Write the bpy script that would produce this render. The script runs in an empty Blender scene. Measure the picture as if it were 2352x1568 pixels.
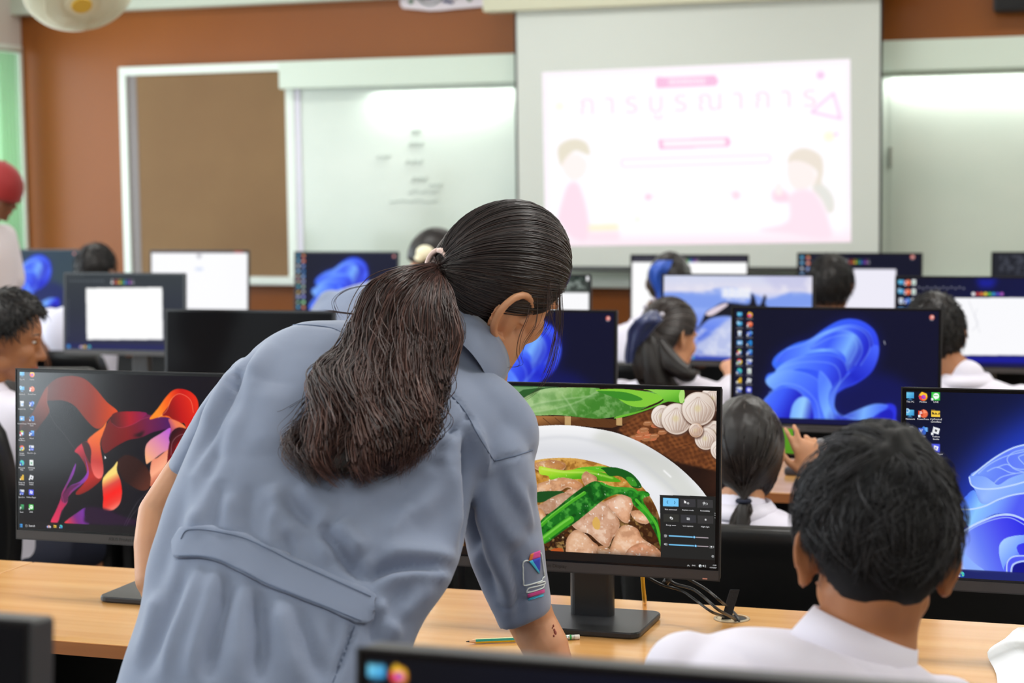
import bpy, bmesh, math, random
import numpy as np
from mathutils import Vector, Matrix
from mathutils.bvhtree import BVHTree

# ---------------------------------------------------------------- camera
YAW, PIT, ROL, FPX = 0.3262, 0.0877, -0.0118, 4256.0
CAMZ = 1.525
cf = np.array([-math.sin(YAW)*math.cos(PIT), math.cos(YAW)*math.cos(PIT), -math.sin(PIT)])
_r = np.array([math.cos(YAW), math.sin(YAW), 0.0]); _u = np.cross(_r, cf)
cr = math.cos(ROL)*_r + math.sin(ROL)*_u
cu = math.cos(ROL)*_u - math.sin(ROL)*_r
CAM = np.array([0.0, 0.0, CAMZ])
scene = bpy.context.scene
COL = scene.collection
cam = bpy.data.cameras.new('camera'); camo = bpy.data.objects.new('camera', cam); COL.objects.link(camo)
camo.matrix_world = Matrix(((cr[0], cu[0], -cf[0], 0), (cr[1], cu[1], -cf[1], 0), (cr[2], cu[2], -cf[2], CAMZ), (0, 0, 0, 1)))
cam.sensor_width = 36.0; cam.lens = FPX/2352*36; cam.clip_start = 0.05; cam.clip_end = 100
cam.dof.use_dof = True; cam.dof.focus_distance = 3.0; cam.dof.aperture_fstop = 4.8
scene.camera = camo

# ---------------------------------------------------------------- view, world, lights
scene.view_settings.view_transform = 'Standard'; scene.view_settings.look = 'None'
scene.view_settings.exposure = 0.0; scene.view_settings.gamma = 1.0
scene.view_settings.use_curve_mapping = False
world = bpy.data.worlds.new('sky'); scene.world = world; world.use_nodes = True
wn = world.node_tree.nodes; wl = world.node_tree.links
bg = wn['Background']; bg.inputs['Color'].default_value = (0.82, 0.92, 1.0, 1); bg.inputs['Strength'].default_value = 2.3
try:
    scene.cycles.max_bounces = 6; scene.cycles.diffuse_bounces = 4; scene.cycles.glossy_bounces = 3
    scene.cycles.use_denoising = True
    scene.cycles.sample_clamp_indirect = 4.0
except Exception: pass
def area(name, loc, sx, sy, power, col, rot=(0, 0, 0)):
    l = bpy.data.lights.new(name, 'AREA'); l.shape = 'RECTANGLE'; l.size = sx; l.size_y = sy; l.energy = power; l.color = col
    o = bpy.data.objects.new(name, l); o.location = loc; o.rotation_euler = rot; COL.objects.link(o); return o
LEFT_X, RIGHT_X, FRONT_Y, BACK_Y, CEIL_Z = -6.25, 3.2, 9.525, -5.0, 3.05
TUBE_SPOTS = [(x, y) for x in (-4.9, -2.6, -0.3, 1.9) for y in (-2.6, 0.4, 3.2, 5.9, 8.2)]
for (x, y) in TUBE_SPOTS:
    area('ceiling_tube_light', (x, y, CEIL_Z-0.10), 1.2, 0.22, {-2.6: 8.0, .4: 17.0, 8.2: 11.0}.get(y, 23.0), (1.0, 0.985, 0.95))
# daylight through the left windows
area('window_daylight', (LEFT_X-0.25, 2.3, 1.75), 13.0, 1.7, 310.0, (0.86, 0.95, 1.0), (0, math.radians(-90), 0)).data.shape = 'RECTANGLE'
bpy.data.objects['window_daylight'].data.size = 1.7; bpy.data.objects['window_daylight'].data.size_y = 13.0

# ---------------------------------------------------------------- geometry of the view used to place things
def ray(px, py):
    px = np.asarray(px, float); py = np.asarray(py, float)
    a = (px-1176)/FPX; b = (784-py)/FPX
    return cf + a[..., None]*cr + b[..., None]*cu
def P(px, py, d):
    """world point seen at photo pixel px,py, at distance d along the optical axis"""
    return CAM + ray(px, py)*d
def PY(px, py, Y):
    r = ray(px, py); return CAM + r*(Y/r[1])
def PZ(px, py, z):
    r = ray(px, py); return CAM + r*((z-CAMZ)/r[2])
def PX(px, py, X):
    r = ray(px, py); return CAM + r*(X/r[0])
def proj(V):
    V = np.asarray(V, float)-CAM; z = V@cf
    return np.stack([1176+FPX*(V@cr)/z, 784-FPX*(V@cu)/z], -1)
def nrm(v):
    v = np.asarray(v, float); return v/np.linalg.norm(v)
def s2l(c):
    c = np.asarray(c, float)/255.0
    return np.where(c <= .04045, c/12.92, ((c+.055)/1.055)**2.4)

# ---------------------------------------------------------------- materials
MATS = {}
def mat(name, rgb, rough=.6, metal=0.0, spec=.5, coat=0, emit=None, es=1.0, alpha=1, sss=0, sheen=0, noise=None, bump=None, attr=None, aniso=0):
    if name in MATS: return MATS[name]
    m = bpy.data.materials.new(name); m.use_nodes = True; nt = m.node_tree; n = nt.nodes; b = n['Principled BSDF']
    c = tuple(s2l(rgb))+(1,)
    b.inputs['Base Color'].default_value = c; b.inputs['Roughness'].default_value = rough; b.inputs['Metallic'].default_value = metal
    b.inputs['Specular IOR Level'].default_value = spec
    if coat: b.inputs['Coat Weight'].default_value = coat; b.inputs['Coat Roughness'].default_value = .12
    if emit is not None: b.inputs['Emission Color'].default_value = tuple(s2l(emit))+(1,); b.inputs['Emission Strength'].default_value = es
    if alpha < 1: b.inputs['Alpha'].default_value = alpha
    if sss: b.inputs['Subsurface Weight'].default_value = sss; b.inputs['Subsurface Radius'].default_value = (.9, .35, .2); b.inputs['Subsurface Scale'].default_value = .01
    if sheen: b.inputs['Sheen Weight'].default_value = sheen
    if aniso: b.inputs['Anisotropic'].default_value = aniso
    src = None
    if attr:
        a = n.new('ShaderNodeAttribute'); a.attribute_name = attr; src = a.outputs['Color']
        nt.links.new(src, b.inputs['Base Color'])
    if noise:   # (scale xyz, rgb2, contrast lo, hi, detail)
        sc, rgb2, lo, hi, det = noise
        tc = n.new('ShaderNodeTexCoord'); mp = n.new('ShaderNodeMapping'); mp.inputs['Scale'].default_value = sc
        nz = n.new('ShaderNodeTexNoise'); nz.inputs['Scale'].default_value = 1.0; nz.inputs['Detail'].default_value = det
        rp = n.new('ShaderNodeValToRGB'); rp.color_ramp.elements[0].position = lo; rp.color_ramp.elements[1].position = hi
        rp.color_ramp.elements[0].color = c; rp.color_ramp.elements[1].color = tuple(s2l(rgb2))+(1,)
        nt.links.new(tc.outputs['Object'], mp.inputs['Vector']); nt.links.new(mp.outputs['Vector'], nz.inputs['Vector'])
        nt.links.new(nz.outputs['Fac'], rp.inputs['Fac']); nt.links.new(rp.outputs['Color'], b.inputs['Base Color'])
    if bump:    # (scale xyz, strength, distance)
        sc, st, ds = bump
        tc = n.new('ShaderNodeTexCoord'); mp = n.new('ShaderNodeMapping'); mp.inputs['Scale'].default_value = sc
        nz = n.new('ShaderNodeTexNoise'); nz.inputs['Scale'].default_value = 1.0; nz.inputs['Detail'].default_value = 3
        bp = n.new('ShaderNodeBump'); bp.inputs['Strength'].default_value = st; bp.inputs['Distance'].default_value = ds
        nt.links.new(tc.outputs['Object'], mp.inputs['Vector']); nt.links.new(mp.outputs['Vector'], nz.inputs['Vector'])
        nt.links.new(nz.outputs['Fac'], bp.inputs['Height']); nt.links.new(bp.outputs['Normal'], b.inputs['Normal'])
    MATS[name] = m; return m

# ---------------------------------------------------------------- mesh helpers
class MB:
    def __init__(s): s.v = []; s.f = []; s.m = []
    def add(s, v, f, mi=0):
        o = len(s.v); s.v += [tuple(map(float, p)) for p in v]; s.f += [tuple(i+o for i in q) for q in f]; s.m += [mi]*len(f); return s
    def box(s, a, b, mi=0):
        x0, y0, z0 = a; x1, y1, z1 = b
        v = [(x0, y0, z0), (x1, y0, z0), (x1, y1, z0), (x0, y1, z0), (x0, y0, z1), (x1, y0, z1), (x1, y1, z1), (x0, y1, z1)]
        return s.add(v, [(0, 3, 2, 1), (4, 5, 6, 7), (0, 1, 5, 4), (1, 2, 6, 5), (2, 3, 7, 6), (3, 0, 4, 7)], mi)
    def rings(s, rs, cap=True, closed=True, mi=0):
        n = len(rs[0]); v = [p for r in rs for p in r]; f = []
        for i in range(len(rs)-1):
            for j in range(n if closed else n-1):
                k = (j+1) % n; f.append((i*n+j, i*n+k, (i+1)*n+k, (i+1)*n+j))
        if cap and closed:
            f.append(tuple(range(n-1, -1, -1))); f.append(tuple((len(rs)-1)*n+j for j in range(n)))
        return s.add(v, f, mi)
    def tube(s, pts, rad, n=10, cap=True, mi=0, flat=None):
        pts = np.asarray(pts, float); m = len(pts)
        if np.isscalar(rad): rad = [rad]*m
        T = np.gradient(pts, axis=0); T /= np.linalg.norm(T, axis=1)[:, None]+1e-12
        up = np.array([0, 0, 1.0]) if abs(T[0][2]) < .9 else np.array([0, 1.0, 0])
        a = nrm(np.cross(T[0], up)); rs = []
        for i in range(m):
            a = a-T[i]*(a@T[i]); a = nrm(a); b = np.cross(T[i], a)
            rs.append([pts[i]+rad[i]*(math.cos(2*math.pi*k/n)*a+math.sin(2*math.pi*k/n)*b*(flat or 1)) for k in range(n)])
        return s.rings(rs, cap, True, mi)
    def caps(s, a, ra, b, rb, n=14, mi=0):
        """tapered capsule"""
        a = np.asarray(a, float); b = np.asarray(b, float); t = nrm(b-a); pts = []; rad = []
        for k in range(5):
            th = math.pi/2*(1-k/5.0)*.98; pts.append(a-t*ra*math.sin(th)); rad.append(ra*math.cos(th))
        for k in range(1, 4): pts.append(a+(b-a)*k/4); rad.append(ra+(rb-ra)*k/4)
        for k in range(6):
            th = math.pi/2*(k/5.0)*.98; pts.append(b+t*rb*math.sin(th)); rad.append(rb*math.cos(th))
        return s.tube(pts, rad, n, True, mi)
    def ell(s, c, axes, n=20, m=12, mi=0):
        """ellipsoid; axes = three vectors"""
        c = np.asarray(c, float); A = np.asarray(axes, float); rs = []
        for i in range(m+1):
            th = math.pi*(.002+.996*i/m)
            rs.append([c+A[2]*math.cos(th)+math.sin(th)*(A[0]*math.cos(2*math.pi*j/n)+A[1]*math.sin(2*math.pi*j/n)) for j in range(n)])
        return s.rings(rs, True, True, mi)
    def prism(s, outline, h, mi=0):
        """outline: list of 3D points, h: vector"""
        o = np.asarray(outline, float); h = np.asarray(h, float)
        return s.rings([o, o+h], True, True, mi)
    def build(s, name, mats, parent=None, smooth=False, bevel=0, kind=None, origin=None):
        me = bpy.data.meshes.new(name)
        off = np.zeros(3)
        if parent is not None and origin is None: origin = ROOTLOC.get(parent.name, (0, 0, 0))
        if origin is not None: off = np.asarray(origin, float)
        me.from_pydata([tuple(np.asarray(p)-off) for p in s.v], [], s.f)
        bm = bmesh.new(); bm.from_mesh(me); bmesh.ops.recalc_face_normals(bm, faces=bm.faces); bm.to_mesh(me); bm.free()
        if not isinstance(mats, (list, tuple)): mats = [mats]
        for m in mats: me.materials.append(m)
        me.polygons.foreach_set('material_index', s.m)
        if smooth: me.polygons.foreach_set('use_smooth', [True]*len(s.f))
        me.update()
        o = bpy.data.objects.new(name, me); COL.objects.link(o)
        if parent is not None:
            o.parent = parent
            if parent.name in ROOTLOC: ROOTLOC[o.name] = tuple(map(float, off))
        if bevel:
            b = o.modifiers.new('bevel', 'BEVEL'); b.width = bevel; b.segments = 2; b.limit_method = 'ANGLE'; b.angle_limit = math.radians(40)
        if kind: o['kind'] = kind
        return o
ROOTLOC = {}
def thing(name, label, cat, loc=(0, 0, 0), group=None):
    o = bpy.data.objects.new(name, None); COL.objects.link(o); o.location = tuple(map(float, loc)); o.empty_display_size = .1
    ROOTLOC[o.name] = tuple(map(float, loc)); o['label'] = label; o['category'] = cat
    if group: o['group'] = group
    return o
def tag(o, label, cat, group=None):
    o['label'] = label; o['category'] = cat
    if group: o['group'] = group
    return o
def copy_tree(o, parent=None):
    c = o.copy(); COL.objects.link(c); c.parent = parent
    for ch in list(o.children): copy_tree(ch, c)
    return c
def spline(pts, n=8, closed=False):
    pts = np.asarray(pts, float); m = len(pts); out = []
    rng = range(m) if closed else range(m-1)
    for i in rng:
        if closed: p0, p1, p2, p3 = pts[(i-1) % m], pts[i], pts[(i+1) % m], pts[(i+2) % m]
        else: p0, p1, p2, p3 = pts[max(i-1, 0)], pts[i], pts[i+1], pts[min(i+2, m-1)]
        for k in range(n):
            t = k/n; out.append(.5*((2*p1)+(-p0+p2)*t+(2*p0-5*p1+4*p2-p3)*t*t+(-p0+3*p1-3*p2+p3)*t**3))
    if not closed: out.append(pts[-1])
    return np.array(out)
def rrect(w, h, r, n=5):
    out = []
    for cx, cy, a0 in ((w/2-r, h/2-r, 0), (-w/2+r, h/2-r, 90), (-w/2+r, -h/2+r, 180), (w/2-r, -h/2+r, 270)):
        for k in range(n+1):
            a = math.radians(a0+90*k/n); out.append((cx+r*math.cos(a), cy+r*math.sin(a)))
    return out
# ---------------------------------------------------------------- the room
M_wall = mat('terracotta_paint', (124, 67, 21), .34, spec=.28, noise=((.5, .5, .35), (146, 84, 33), .3, .7, 4), bump=((3, 3, 3), .12, .02))
M_wall2 = mat('cream_paint', (226, 222, 208), .6)
M_ceil = mat('ceiling_paint', (228, 234, 226), .8)
M_floor = mat('floor_tile', (150, 145, 138), .35, noise=((2, 2, 2), (128, 122, 116), .35, .65, 3))
M_white = mat('white_frame_paint', (236, 242, 236), .4)
X0, X1, Y0, Y1, Z1 = LEFT_X, RIGHT_X, BACK_Y, FRONT_Y, CEIL_Z
MB().box((X0-.2, Y0-.2, -.1), (X1+.2, Y1+.2, 0)).build('floor', M_floor, kind='structure')
MB().box((X0-.2, Y0-.2, Z1), (X1+.2, Y1+.2, Z1+.1)).build('ceiling', M_ceil, kind='structure')
MB().box((X0-.2, Y1, 0), (X1+.2, Y1+.15, Z1)).build('wall_front', M_wall, kind='structure')
MB().box((X1, Y0, 0), (X1+.15, Y1, Z1)).build('wall_right', M_wall2, kind='structure')
MB().box((X0-.2, Y0-.15, 0), (X1+.2, Y0, Z1)).build('wall_back', mat('dark_terracotta', (84, 50, 34), .6), kind='structure')
# ceiling beam running along the front wall
BEAM_Z = CAMZ+0.985
MB().box((X0, Y1-.10, BEAM_Z), (X1, Y1, Z1)).build('trim_1', mat('beam_paint', (196, 206, 192), .7), kind='structure')
# left wall: sill, lintel and end pieces around a long window band
WZ0, WZ1 = .50, 2.335
lw = MB(); lw.box((X0-.15, Y0, 0), (X0, Y1, WZ0)); lw.box((X0-.15, Y0, WZ1), (X0, Y1, Z1))
lw.box((X0-.15, Y0, WZ0), (X0, -4.3, WZ1)); lw.box((X0-.15, 9.515, WZ0), (X0, Y1, WZ1))
lw.build('wall_left', mat('grey_plaster', (214, 204, 198), .7), kind='structure')
M_glass = mat('window_glass', (235, 245, 240), .05, alpha=.12)
M_green = mat('green_curtain', (186, 238, 190), .8, alpha=.5)
ys = [-4.3, -1.95, .4, 2.7, 5.0, 7.3, 9.515]
for i in range(6):
    a, b = ys[i], ys[i+1]
    w = MB(); t = .03
    w.box((X0-.07, a, WZ0), (X0+.01, a+t, WZ1)); w.box((X0-.07, b-t, WZ0), (X0+.01, b, WZ1))
    w.box((X0-.07, a+t, WZ0), (X0+.01, b-t, WZ0+t)); w.box((X0-.07, a+t, WZ1-t), (X0+.01, b-t, WZ1))
    w.box((X0-.06, (a+b)/2-.02, WZ0+t), (X0+.0, (a+b)/2+.02, WZ1-t))
    o = w.build('window_%d' % (i+1), M_white, kind='structure')
    MB().box((X0-.036, a+t, WZ0+t), (X0-.030, b-t, WZ1-t)).build('pane', M_glass, o)
# green curtain drawn at the last window
cu_ = []
cz0, cz1 = 1.0, 2.285
pts = [(X0+.035+.018*math.sin(k*.9), 9.415-k*.0055) for k in range(42)]
rs = [[(x, y, cz1), (x, y, cz0), (x+.006, y, cz0), (x+.006, y, cz1)] for x, y in pts]
o = MB().rings(rs).build('curtain', M_green, smooth=True)
tag(o, 'pale green curtain hanging at the bright window beside the terracotta wall', 'curtain')
o = MB().tube([(X0+.035, 8.0, cz1+.015), (X0+.035, 9.46, cz1+.015)], .012).build('curtain_rail', M_white, smooth=True)
tag(o, 'white rail carrying the green curtain at the left window', 'curtain rail')

# ---------------------------------------------------------------- board across the front wall
def wx(px, Y=FRONT_Y): return PY(px, 400, Y)[0]
BX0 = wx(289); BTOP = CAMZ+.664; BBOT = BTOP-1.2
BX1 = 1.2
M_frame = mat('board_frame_white', (222, 232, 224), .35)
M_alu = mat('board_rail_metal', (200, 206, 200), .35, metal=.3)
board = thing('wall_board', 'long white framed sliding writing board across the terracotta front wall', 'board', (BX0, FRONT_Y, BBOT))
fy = FRONT_Y-.03
b = MB(); b.box((BX0, fy-.02, BTOP-.05), (BX1, FRONT_Y, BTOP)); b.box((BX0, fy-.02, BBOT), (BX0+.045, FRONT_Y, BTOP-.05)); b.box((BX1-.045, fy-.02, BBOT), (BX1, FRONT_Y, BTOP-.05))
b.build('frame', M_frame, board, bevel=.004)
bx_div = wx(668)
b = MB(); b.box((bx_div, fy-.10, BTOP-.155), (BX1, fy-.0, BTOP-.005)); b.build('light_valance', mat('valance_pale', (206, 220, 208), .5), board, bevel=.005)
b = MB(); b.box((BX0, fy-.03, BBOT-.045), (BX1, FRONT_Y, BBOT)); b.box((BX0, fy-.075, BBOT-.045), (BX1, fy-.03, BBOT-.03)); b.build('tray_rail', M_alu, board, bevel=.003)
MB().box((bx_div-.0, fy-.02, BBOT), (bx_div+.05, FRONT_Y, BTOP-.05)).build('divider', M_frame, board)
MB().box((bx_div+.05, fy-.012, BBOT), (bx_div+.085, FRONT_Y, BTOP-.15)).build('slide_rail', mat('lilac_rail', (216, 214, 228), .4), board)
MB().box((BX0+.045, fy-.004, BBOT), (BX0+.105, FRONT_Y, BTOP-.05)).build('slide_rail', mat('dark_rail', (120, 112, 110), .45), board)
M_brown = mat('brown_felt', (134, 106, 74), .95, noise=((1.2, 1.2, 1.2), (122, 94, 66), .3, .7, 6), bump=((200, 200, 200), .3, .002))
MB().box((BX0+.105, fy-.002, BBOT), (bx_div, FRONT_Y, BTOP-.05)).build('notice_panel', M_brown, board)
M_wb = mat('whiteboard_gloss', (196, 205, 194), .25, coat=.5, noise=((1.5, 1.5, 2.5), (188, 199, 188), .35, .65, 5))
MB().box((bx_div+.085, fy-.004, BBOT), (wx(1196), FRONT_Y, BTOP-.15)).build('whiteboard_panel', M_wb, board)
xr = wx(2046)
MB().box((wx(1196), fy-.0, BBOT), (xr, FRONT_Y, BTOP-.15)).build('whiteboard_panel', M_wb, board)
MB().box((xr, fy-.004, BBOT), (BX1-.045, FRONT_Y, BTOP-.15)).build('whiteboard_panel', M_wb, board)
# small latch on the right panel edge and faint ink smudges
lx = wx(2048); lz = PY(2048, 360, fy)[2]
MB().box((lx-.008, fy-.03, lz-.05), (lx+.006, fy-.004, lz+.05)).build('latch', mat('latch_grey', (120, 122, 112), .5), board, bevel=.003)
M_smudge = mat('ink_smudge', (188, 198, 192), .5, alpha=.75)
sm = MB(); rnd = random.Random(3)
for (px, py, w, h) in [(955, 330, 34, 10), (950, 372, 40, 9), (962, 412, 36, 10), (972, 440, 70, 5), (950, 462, 110, 4), (955, 300, 20, 8), (880, 360, 30, 5), (1000, 425, 30, 5)]:
    pts = []
    for k in range(26):
        a = k/25.0; q = PY(px-w/2+a*w, py+h*.5*math.sin(a*17+rnd.random()), fy-.008); pts.append(q)
    sm.tube(pts, .004, 4)
sm.build('ink_smudges', M_smudge, board)
# tubes behind the valance light the writing surface
M_tube = mat('lit_tube', (255, 255, 255), .5, emit=(250, 255, 252), es=6.0)
for (ax, bx) in ((wx(870), wx(1190)), (wx(2035), BX1-.1)):
    o = MB().tube([(ax, fy-.05, BTOP-.135), (bx, fy-.05, BTOP-.135)], .013).build('board_tube', M_tube, smooth=True)
    tag(o, 'lit fluorescent tube tucked under the board valance ' + ('left of the projection screen' if ax < -3 else 'right of the projection screen'), 'lamp')
    area('board_tube_light', ((ax+bx)/2, fy-.055, BTOP-.165), abs(bx-ax), .05, 6.5*abs(bx-ax), (.97, 1, .98), (math.radians(-14), 0, 0))

# ---------------------------------------------------------------- projection screen in front of the board
SY = FRONT_Y-.26
scr = thing('projection_screen', 'pull-down projection screen with black side borders showing a pink slide', 'projection screen', (0, SY, 1.0))
sx0 = PY(1184, 300, SY)[0]; sx1 = PY(2026, 300, SY)[0]
szb = PY(1600, 618, SY)[2]; szt = PY(1600, 18, SY)[2]+.25
bw = .012
MB().box((sx0+bw, SY, szb+.01), (sx1-bw, SY+.003, szt)).build('screen_sheet', mat('screen_sheet', (206, 212, 207), .75), scr)
for q0, q1 in ((sx0, sx0+bw), (sx1-bw, sx1)): MB().box((q0, SY-.0005, szb+.01), (q1, SY+.0035, szt)).build('black_border', mat('screen_border', (22, 24, 24), .7), scr)
MB().tube([(sx0-.01, SY, szb), (sx1+.01, SY, szb)], .014).build('weight_bar', mat('weight_bar', (60, 62, 62), .4), scr, smooth=True)
hx0 = PY(1117, 20, SY)[0]; hz = PY(1117, 30, SY)[2]
MB().box((hx0, SY-.06, hz), (sx1+.1, SY+.06, hz+.11)).build('screen_case', mat('cream_case', (202, 202, 178), .5), scr, bevel=.008)
for q0 in (hx0+.1, sx1): MB().box((q0, SY+.02, hz+.11), (q0+.04, SY+.2, hz+.13)).build('bracket', M_alu, scr)

# banner hanging beside the screen case
ban = thing('hanging_banner', 'white banner with a dark blue round emblem high on the front wall', 'banner', PY(1015, 0, FRONT_Y-.03))
p = [PY(x, y, FRONT_Y-.03) for x, y in ((919, -90), (919, 10), (925, 19), (960, 22), (985, 25), (1010, 24), (1050, 20), (1110, 15), (1113, 5), (1113, -90))]
MB().prism(p, (0, .008, 0)).build('banner_cloth', mat('banner_cloth', (222, 214, 222), .8), ban)
e = MB(); c = PY(987, -22, FRONT_Y-.036); R_ = .075
for rr, th in ((.078, .010), (.052, .006)):
    e.tube([c+np.array([rr*math.cos(a), 0, rr*math.sin(a)]) for a in np.linspace(0, 2*math.pi, 33)], th/2, 6)
e.build('emblem_ring', mat('emblem_grey_green', (120, 132, 132), .7), ban)
e = MB(); e.prism([c+np.array([.045*math.cos(a), 0, .045*math.sin(a)]) for a in np.linspace(0, 2*math.pi, 24, endpoint=False)], (0, .005, 0))
q0 = PY(1018, 2, FRONT_Y-.036); q1 = PY(1040, 6, FRONT_Y-.036); e.tube([q0, q1], .008, 6)
e.build('emblem', mat('emblem_navy', (38, 52, 104), .7), ban)
for px, py in ((943, 4), (1078, -2)): MB().prism([PY(px, py, FRONT_Y-.036)+np.array([.013*math.cos(a), 0, .013*math.sin(a)]) for a in np.linspace(0, 2*math.pi, 12, endpoint=False)], (0, .005, 0)).build('leaf_mark', mat('emblem_green', (70, 112, 80), .7), ban)

# loudspeaker top right
c = PY(2350, -60, FRONT_Y-.15)
l0 = PY(2281, 26, FRONT_Y-.15)
spk = thing('wall_speaker', 'black box loudspeaker mounted high on the front wall at the right', 'speaker', (l0[0]+.2, FRONT_Y-.1, l0[2]))
MB().box((l0[0], FRONT_Y-.15, l0[2]), (l0[0]+.4, FRONT_Y-.0, l0[2]+.26)).build('cabinet', mat('speaker_black', (26, 26, 28), .6), spk, bevel=.01)
MB().box((l0[0]+.015, FRONT_Y-.157, l0[2]+.015), (l0[0]+.385, FRONT_Y-.148, l0[2]+.245)).build('grille', mat('speaker_grille', (18, 18, 20), .8), spk)

# ---------------------------------------------------------------- ceiling tubes
M_fix = mat('fixture_white', (238, 238, 234), .4)
M_lit = mat('lit_tube_ceiling', (255, 255, 255), .5, emit=(255, 253, 246), es=5.0)
proto = None
for i, (x, y) in enumerate(TUBE_SPOTS):
    if proto is None:
        proto = thing('ceiling_light', 'twin tube fluorescent ceiling light above the classroom', 'ceiling light', (0, 0, 0), 'ceiling lights over the computer desks')
        MB().box((-.62, -.13, -.05), (.62, .13, 0)).build('housing', M_fix, proto, bevel=.008)
        for s in (-1, 1): MB().tube([(-.59, s*.06, -.065), (.59, s*.06, -.065)], .013, 8).build('tube', M_lit, proto, smooth=True)
        o = proto
    else: o = copy_tree(proto)
    o.location = (x, y, CEIL_Z)
    o['label'] = 'twin tube ceiling light ' + ['nearest the left windows', 'second column from the windows', 'third column from the windows', 'farthest from the windows'][i//5] + ', ' + ['behind the camera desks', 'above the nearest desk row', 'above the instructor desk row', 'above the third desk row', 'nearest the board wall'][i % 5]

# ---------------------------------------------------------------- orbit fan hanging top left
fc = P(182, -16, 6.9)
fan = thing('ceiling_fan', 'cream caged ceiling fan with a yellow hub, tilted near the top left corner', 'fan', (fc[0], fc[1], fc[2]))
fn = nrm(-cf*.50-cu*.80+cr*.26); fa = nrm(np.cross(fn, [0, 0, 1])); fb = np.cross(fn, fa)
M_cage = mat('fan_cream', (212, 212, 190), .45)
R_ = .200
def fpt(r, a, h): return fc+r*math.cos(a)*fa+r*math.sin(a)*fb+h*fn
g = MB(); rs = []
for (r, h) in ((.02, .045), (.06, .055), (.11, .052), (.16, .036), (.19, .012), (.2, -.01)):
    rs.append([fpt(r, 2*math.pi*k/64, h) for k in range(64)])
g2 = MB()
for k in range(110):
    a = 2*math.pi*k/110
    g2.tube([fpt(r, a, h) for (r, h) in ((.035, .05), (.08, .056), (.13, .046), (.17, .03), (.195, .006), (.2, -.03), (.17, -.07), (.06, -.09))], .0026, 4, mi=0)
for (r, h, t) in ((.2, -.01, .006), (.13, .046, .003), (.06, .055, .003), (.17, -.07, .003)):
    g2.tube([fpt(r, a, h) for a in np.linspace(0, 2*math.pi, 65)], t, 6)
g2.build('cage', M_cage, fan, smooth=True)
bl = MB()
for k in range(3):
    a0 = 2*math.pi*k/3
    rs = []
    for r in np.linspace(.03, .178, 7):
        w = .5 if r < .05 else .85
        rs.append([fpt(r, a0-w/2, .012), fpt(r, a0+w/2, -.028), fpt(r, a0+w/2, -.031), fpt(r, a0-w/2, .008)])
    bl.rings(rs)
bl.build('blades', mat('fan_blade', (188, 190, 164), .5), fan, smooth=True)
MB().tube([fpt(0, 0, .03), fpt(0, 0, .062)], .058, 24).build('hub_ring', M_cage, fan, smooth=False)
MB().tube([fpt(0, 0, .05), fpt(0, 0, .068)], [.042, .036], 24).build('hub_cap', mat('fan_yellow', (206, 170, 62), .5), fan)
MB().caps(fc-fn*.05, .055, fc-fn*.13, .05).build('motor', M_cage, fan, smooth=True)
top = np.array([fc[0], fc[1], CEIL_Z]); mt = fc-fn*.14
MB().tube([mt, mt+np.array([0, 0, .05])-fn*.03, np.array([mt[0]-fn[0]*.03, mt[1]-fn[1]*.03, CEIL_Z])], .014, 8).build('stem', M_cage, fan, smooth=True)

# ---------------------------------------------------------------- desks
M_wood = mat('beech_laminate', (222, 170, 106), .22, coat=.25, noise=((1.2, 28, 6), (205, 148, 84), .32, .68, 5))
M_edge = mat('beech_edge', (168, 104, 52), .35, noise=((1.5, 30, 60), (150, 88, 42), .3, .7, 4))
M_black = mat('black_panel', (14, 14, 16), .45)
MONY = [1.254, 2.991, 4.763, 6.361, 8.087]
DZ = .75; DW = 1.64
ord_ = ['nearest the camera', 'in the row the instructor leans on', 'in the second row from the camera desks', 'in the third row', 'in the row nearest the front wall']
def desk(x, Yf, label, w=DW, dep=.557):
    t = thing('computer_desk', label, 'desk', (x+w/2, Yf+dep/2, 0), 'beech computer desks in rows')
    g = .0015; th = .024
    o = MB().box((x+g, Yf, DZ-th+.0015), (x+w-g, Yf+dep, DZ)).build('tabletop', M_wood, t, bevel=.0012)
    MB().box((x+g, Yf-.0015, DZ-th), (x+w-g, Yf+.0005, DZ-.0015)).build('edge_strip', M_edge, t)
    for q in (x+.02, x+w-.045): MB().box((q, Yf+.03, 0), (q+.025, Yf+dep-.03, DZ-th)).build('side_panel', M_black, t)
    MB().box((x+.045, Yf+dep-.06, .06), (x+w-.045, Yf+dep-.045, DZ-th)).build('modesty_panel', M_black, t)
    return t
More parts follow.
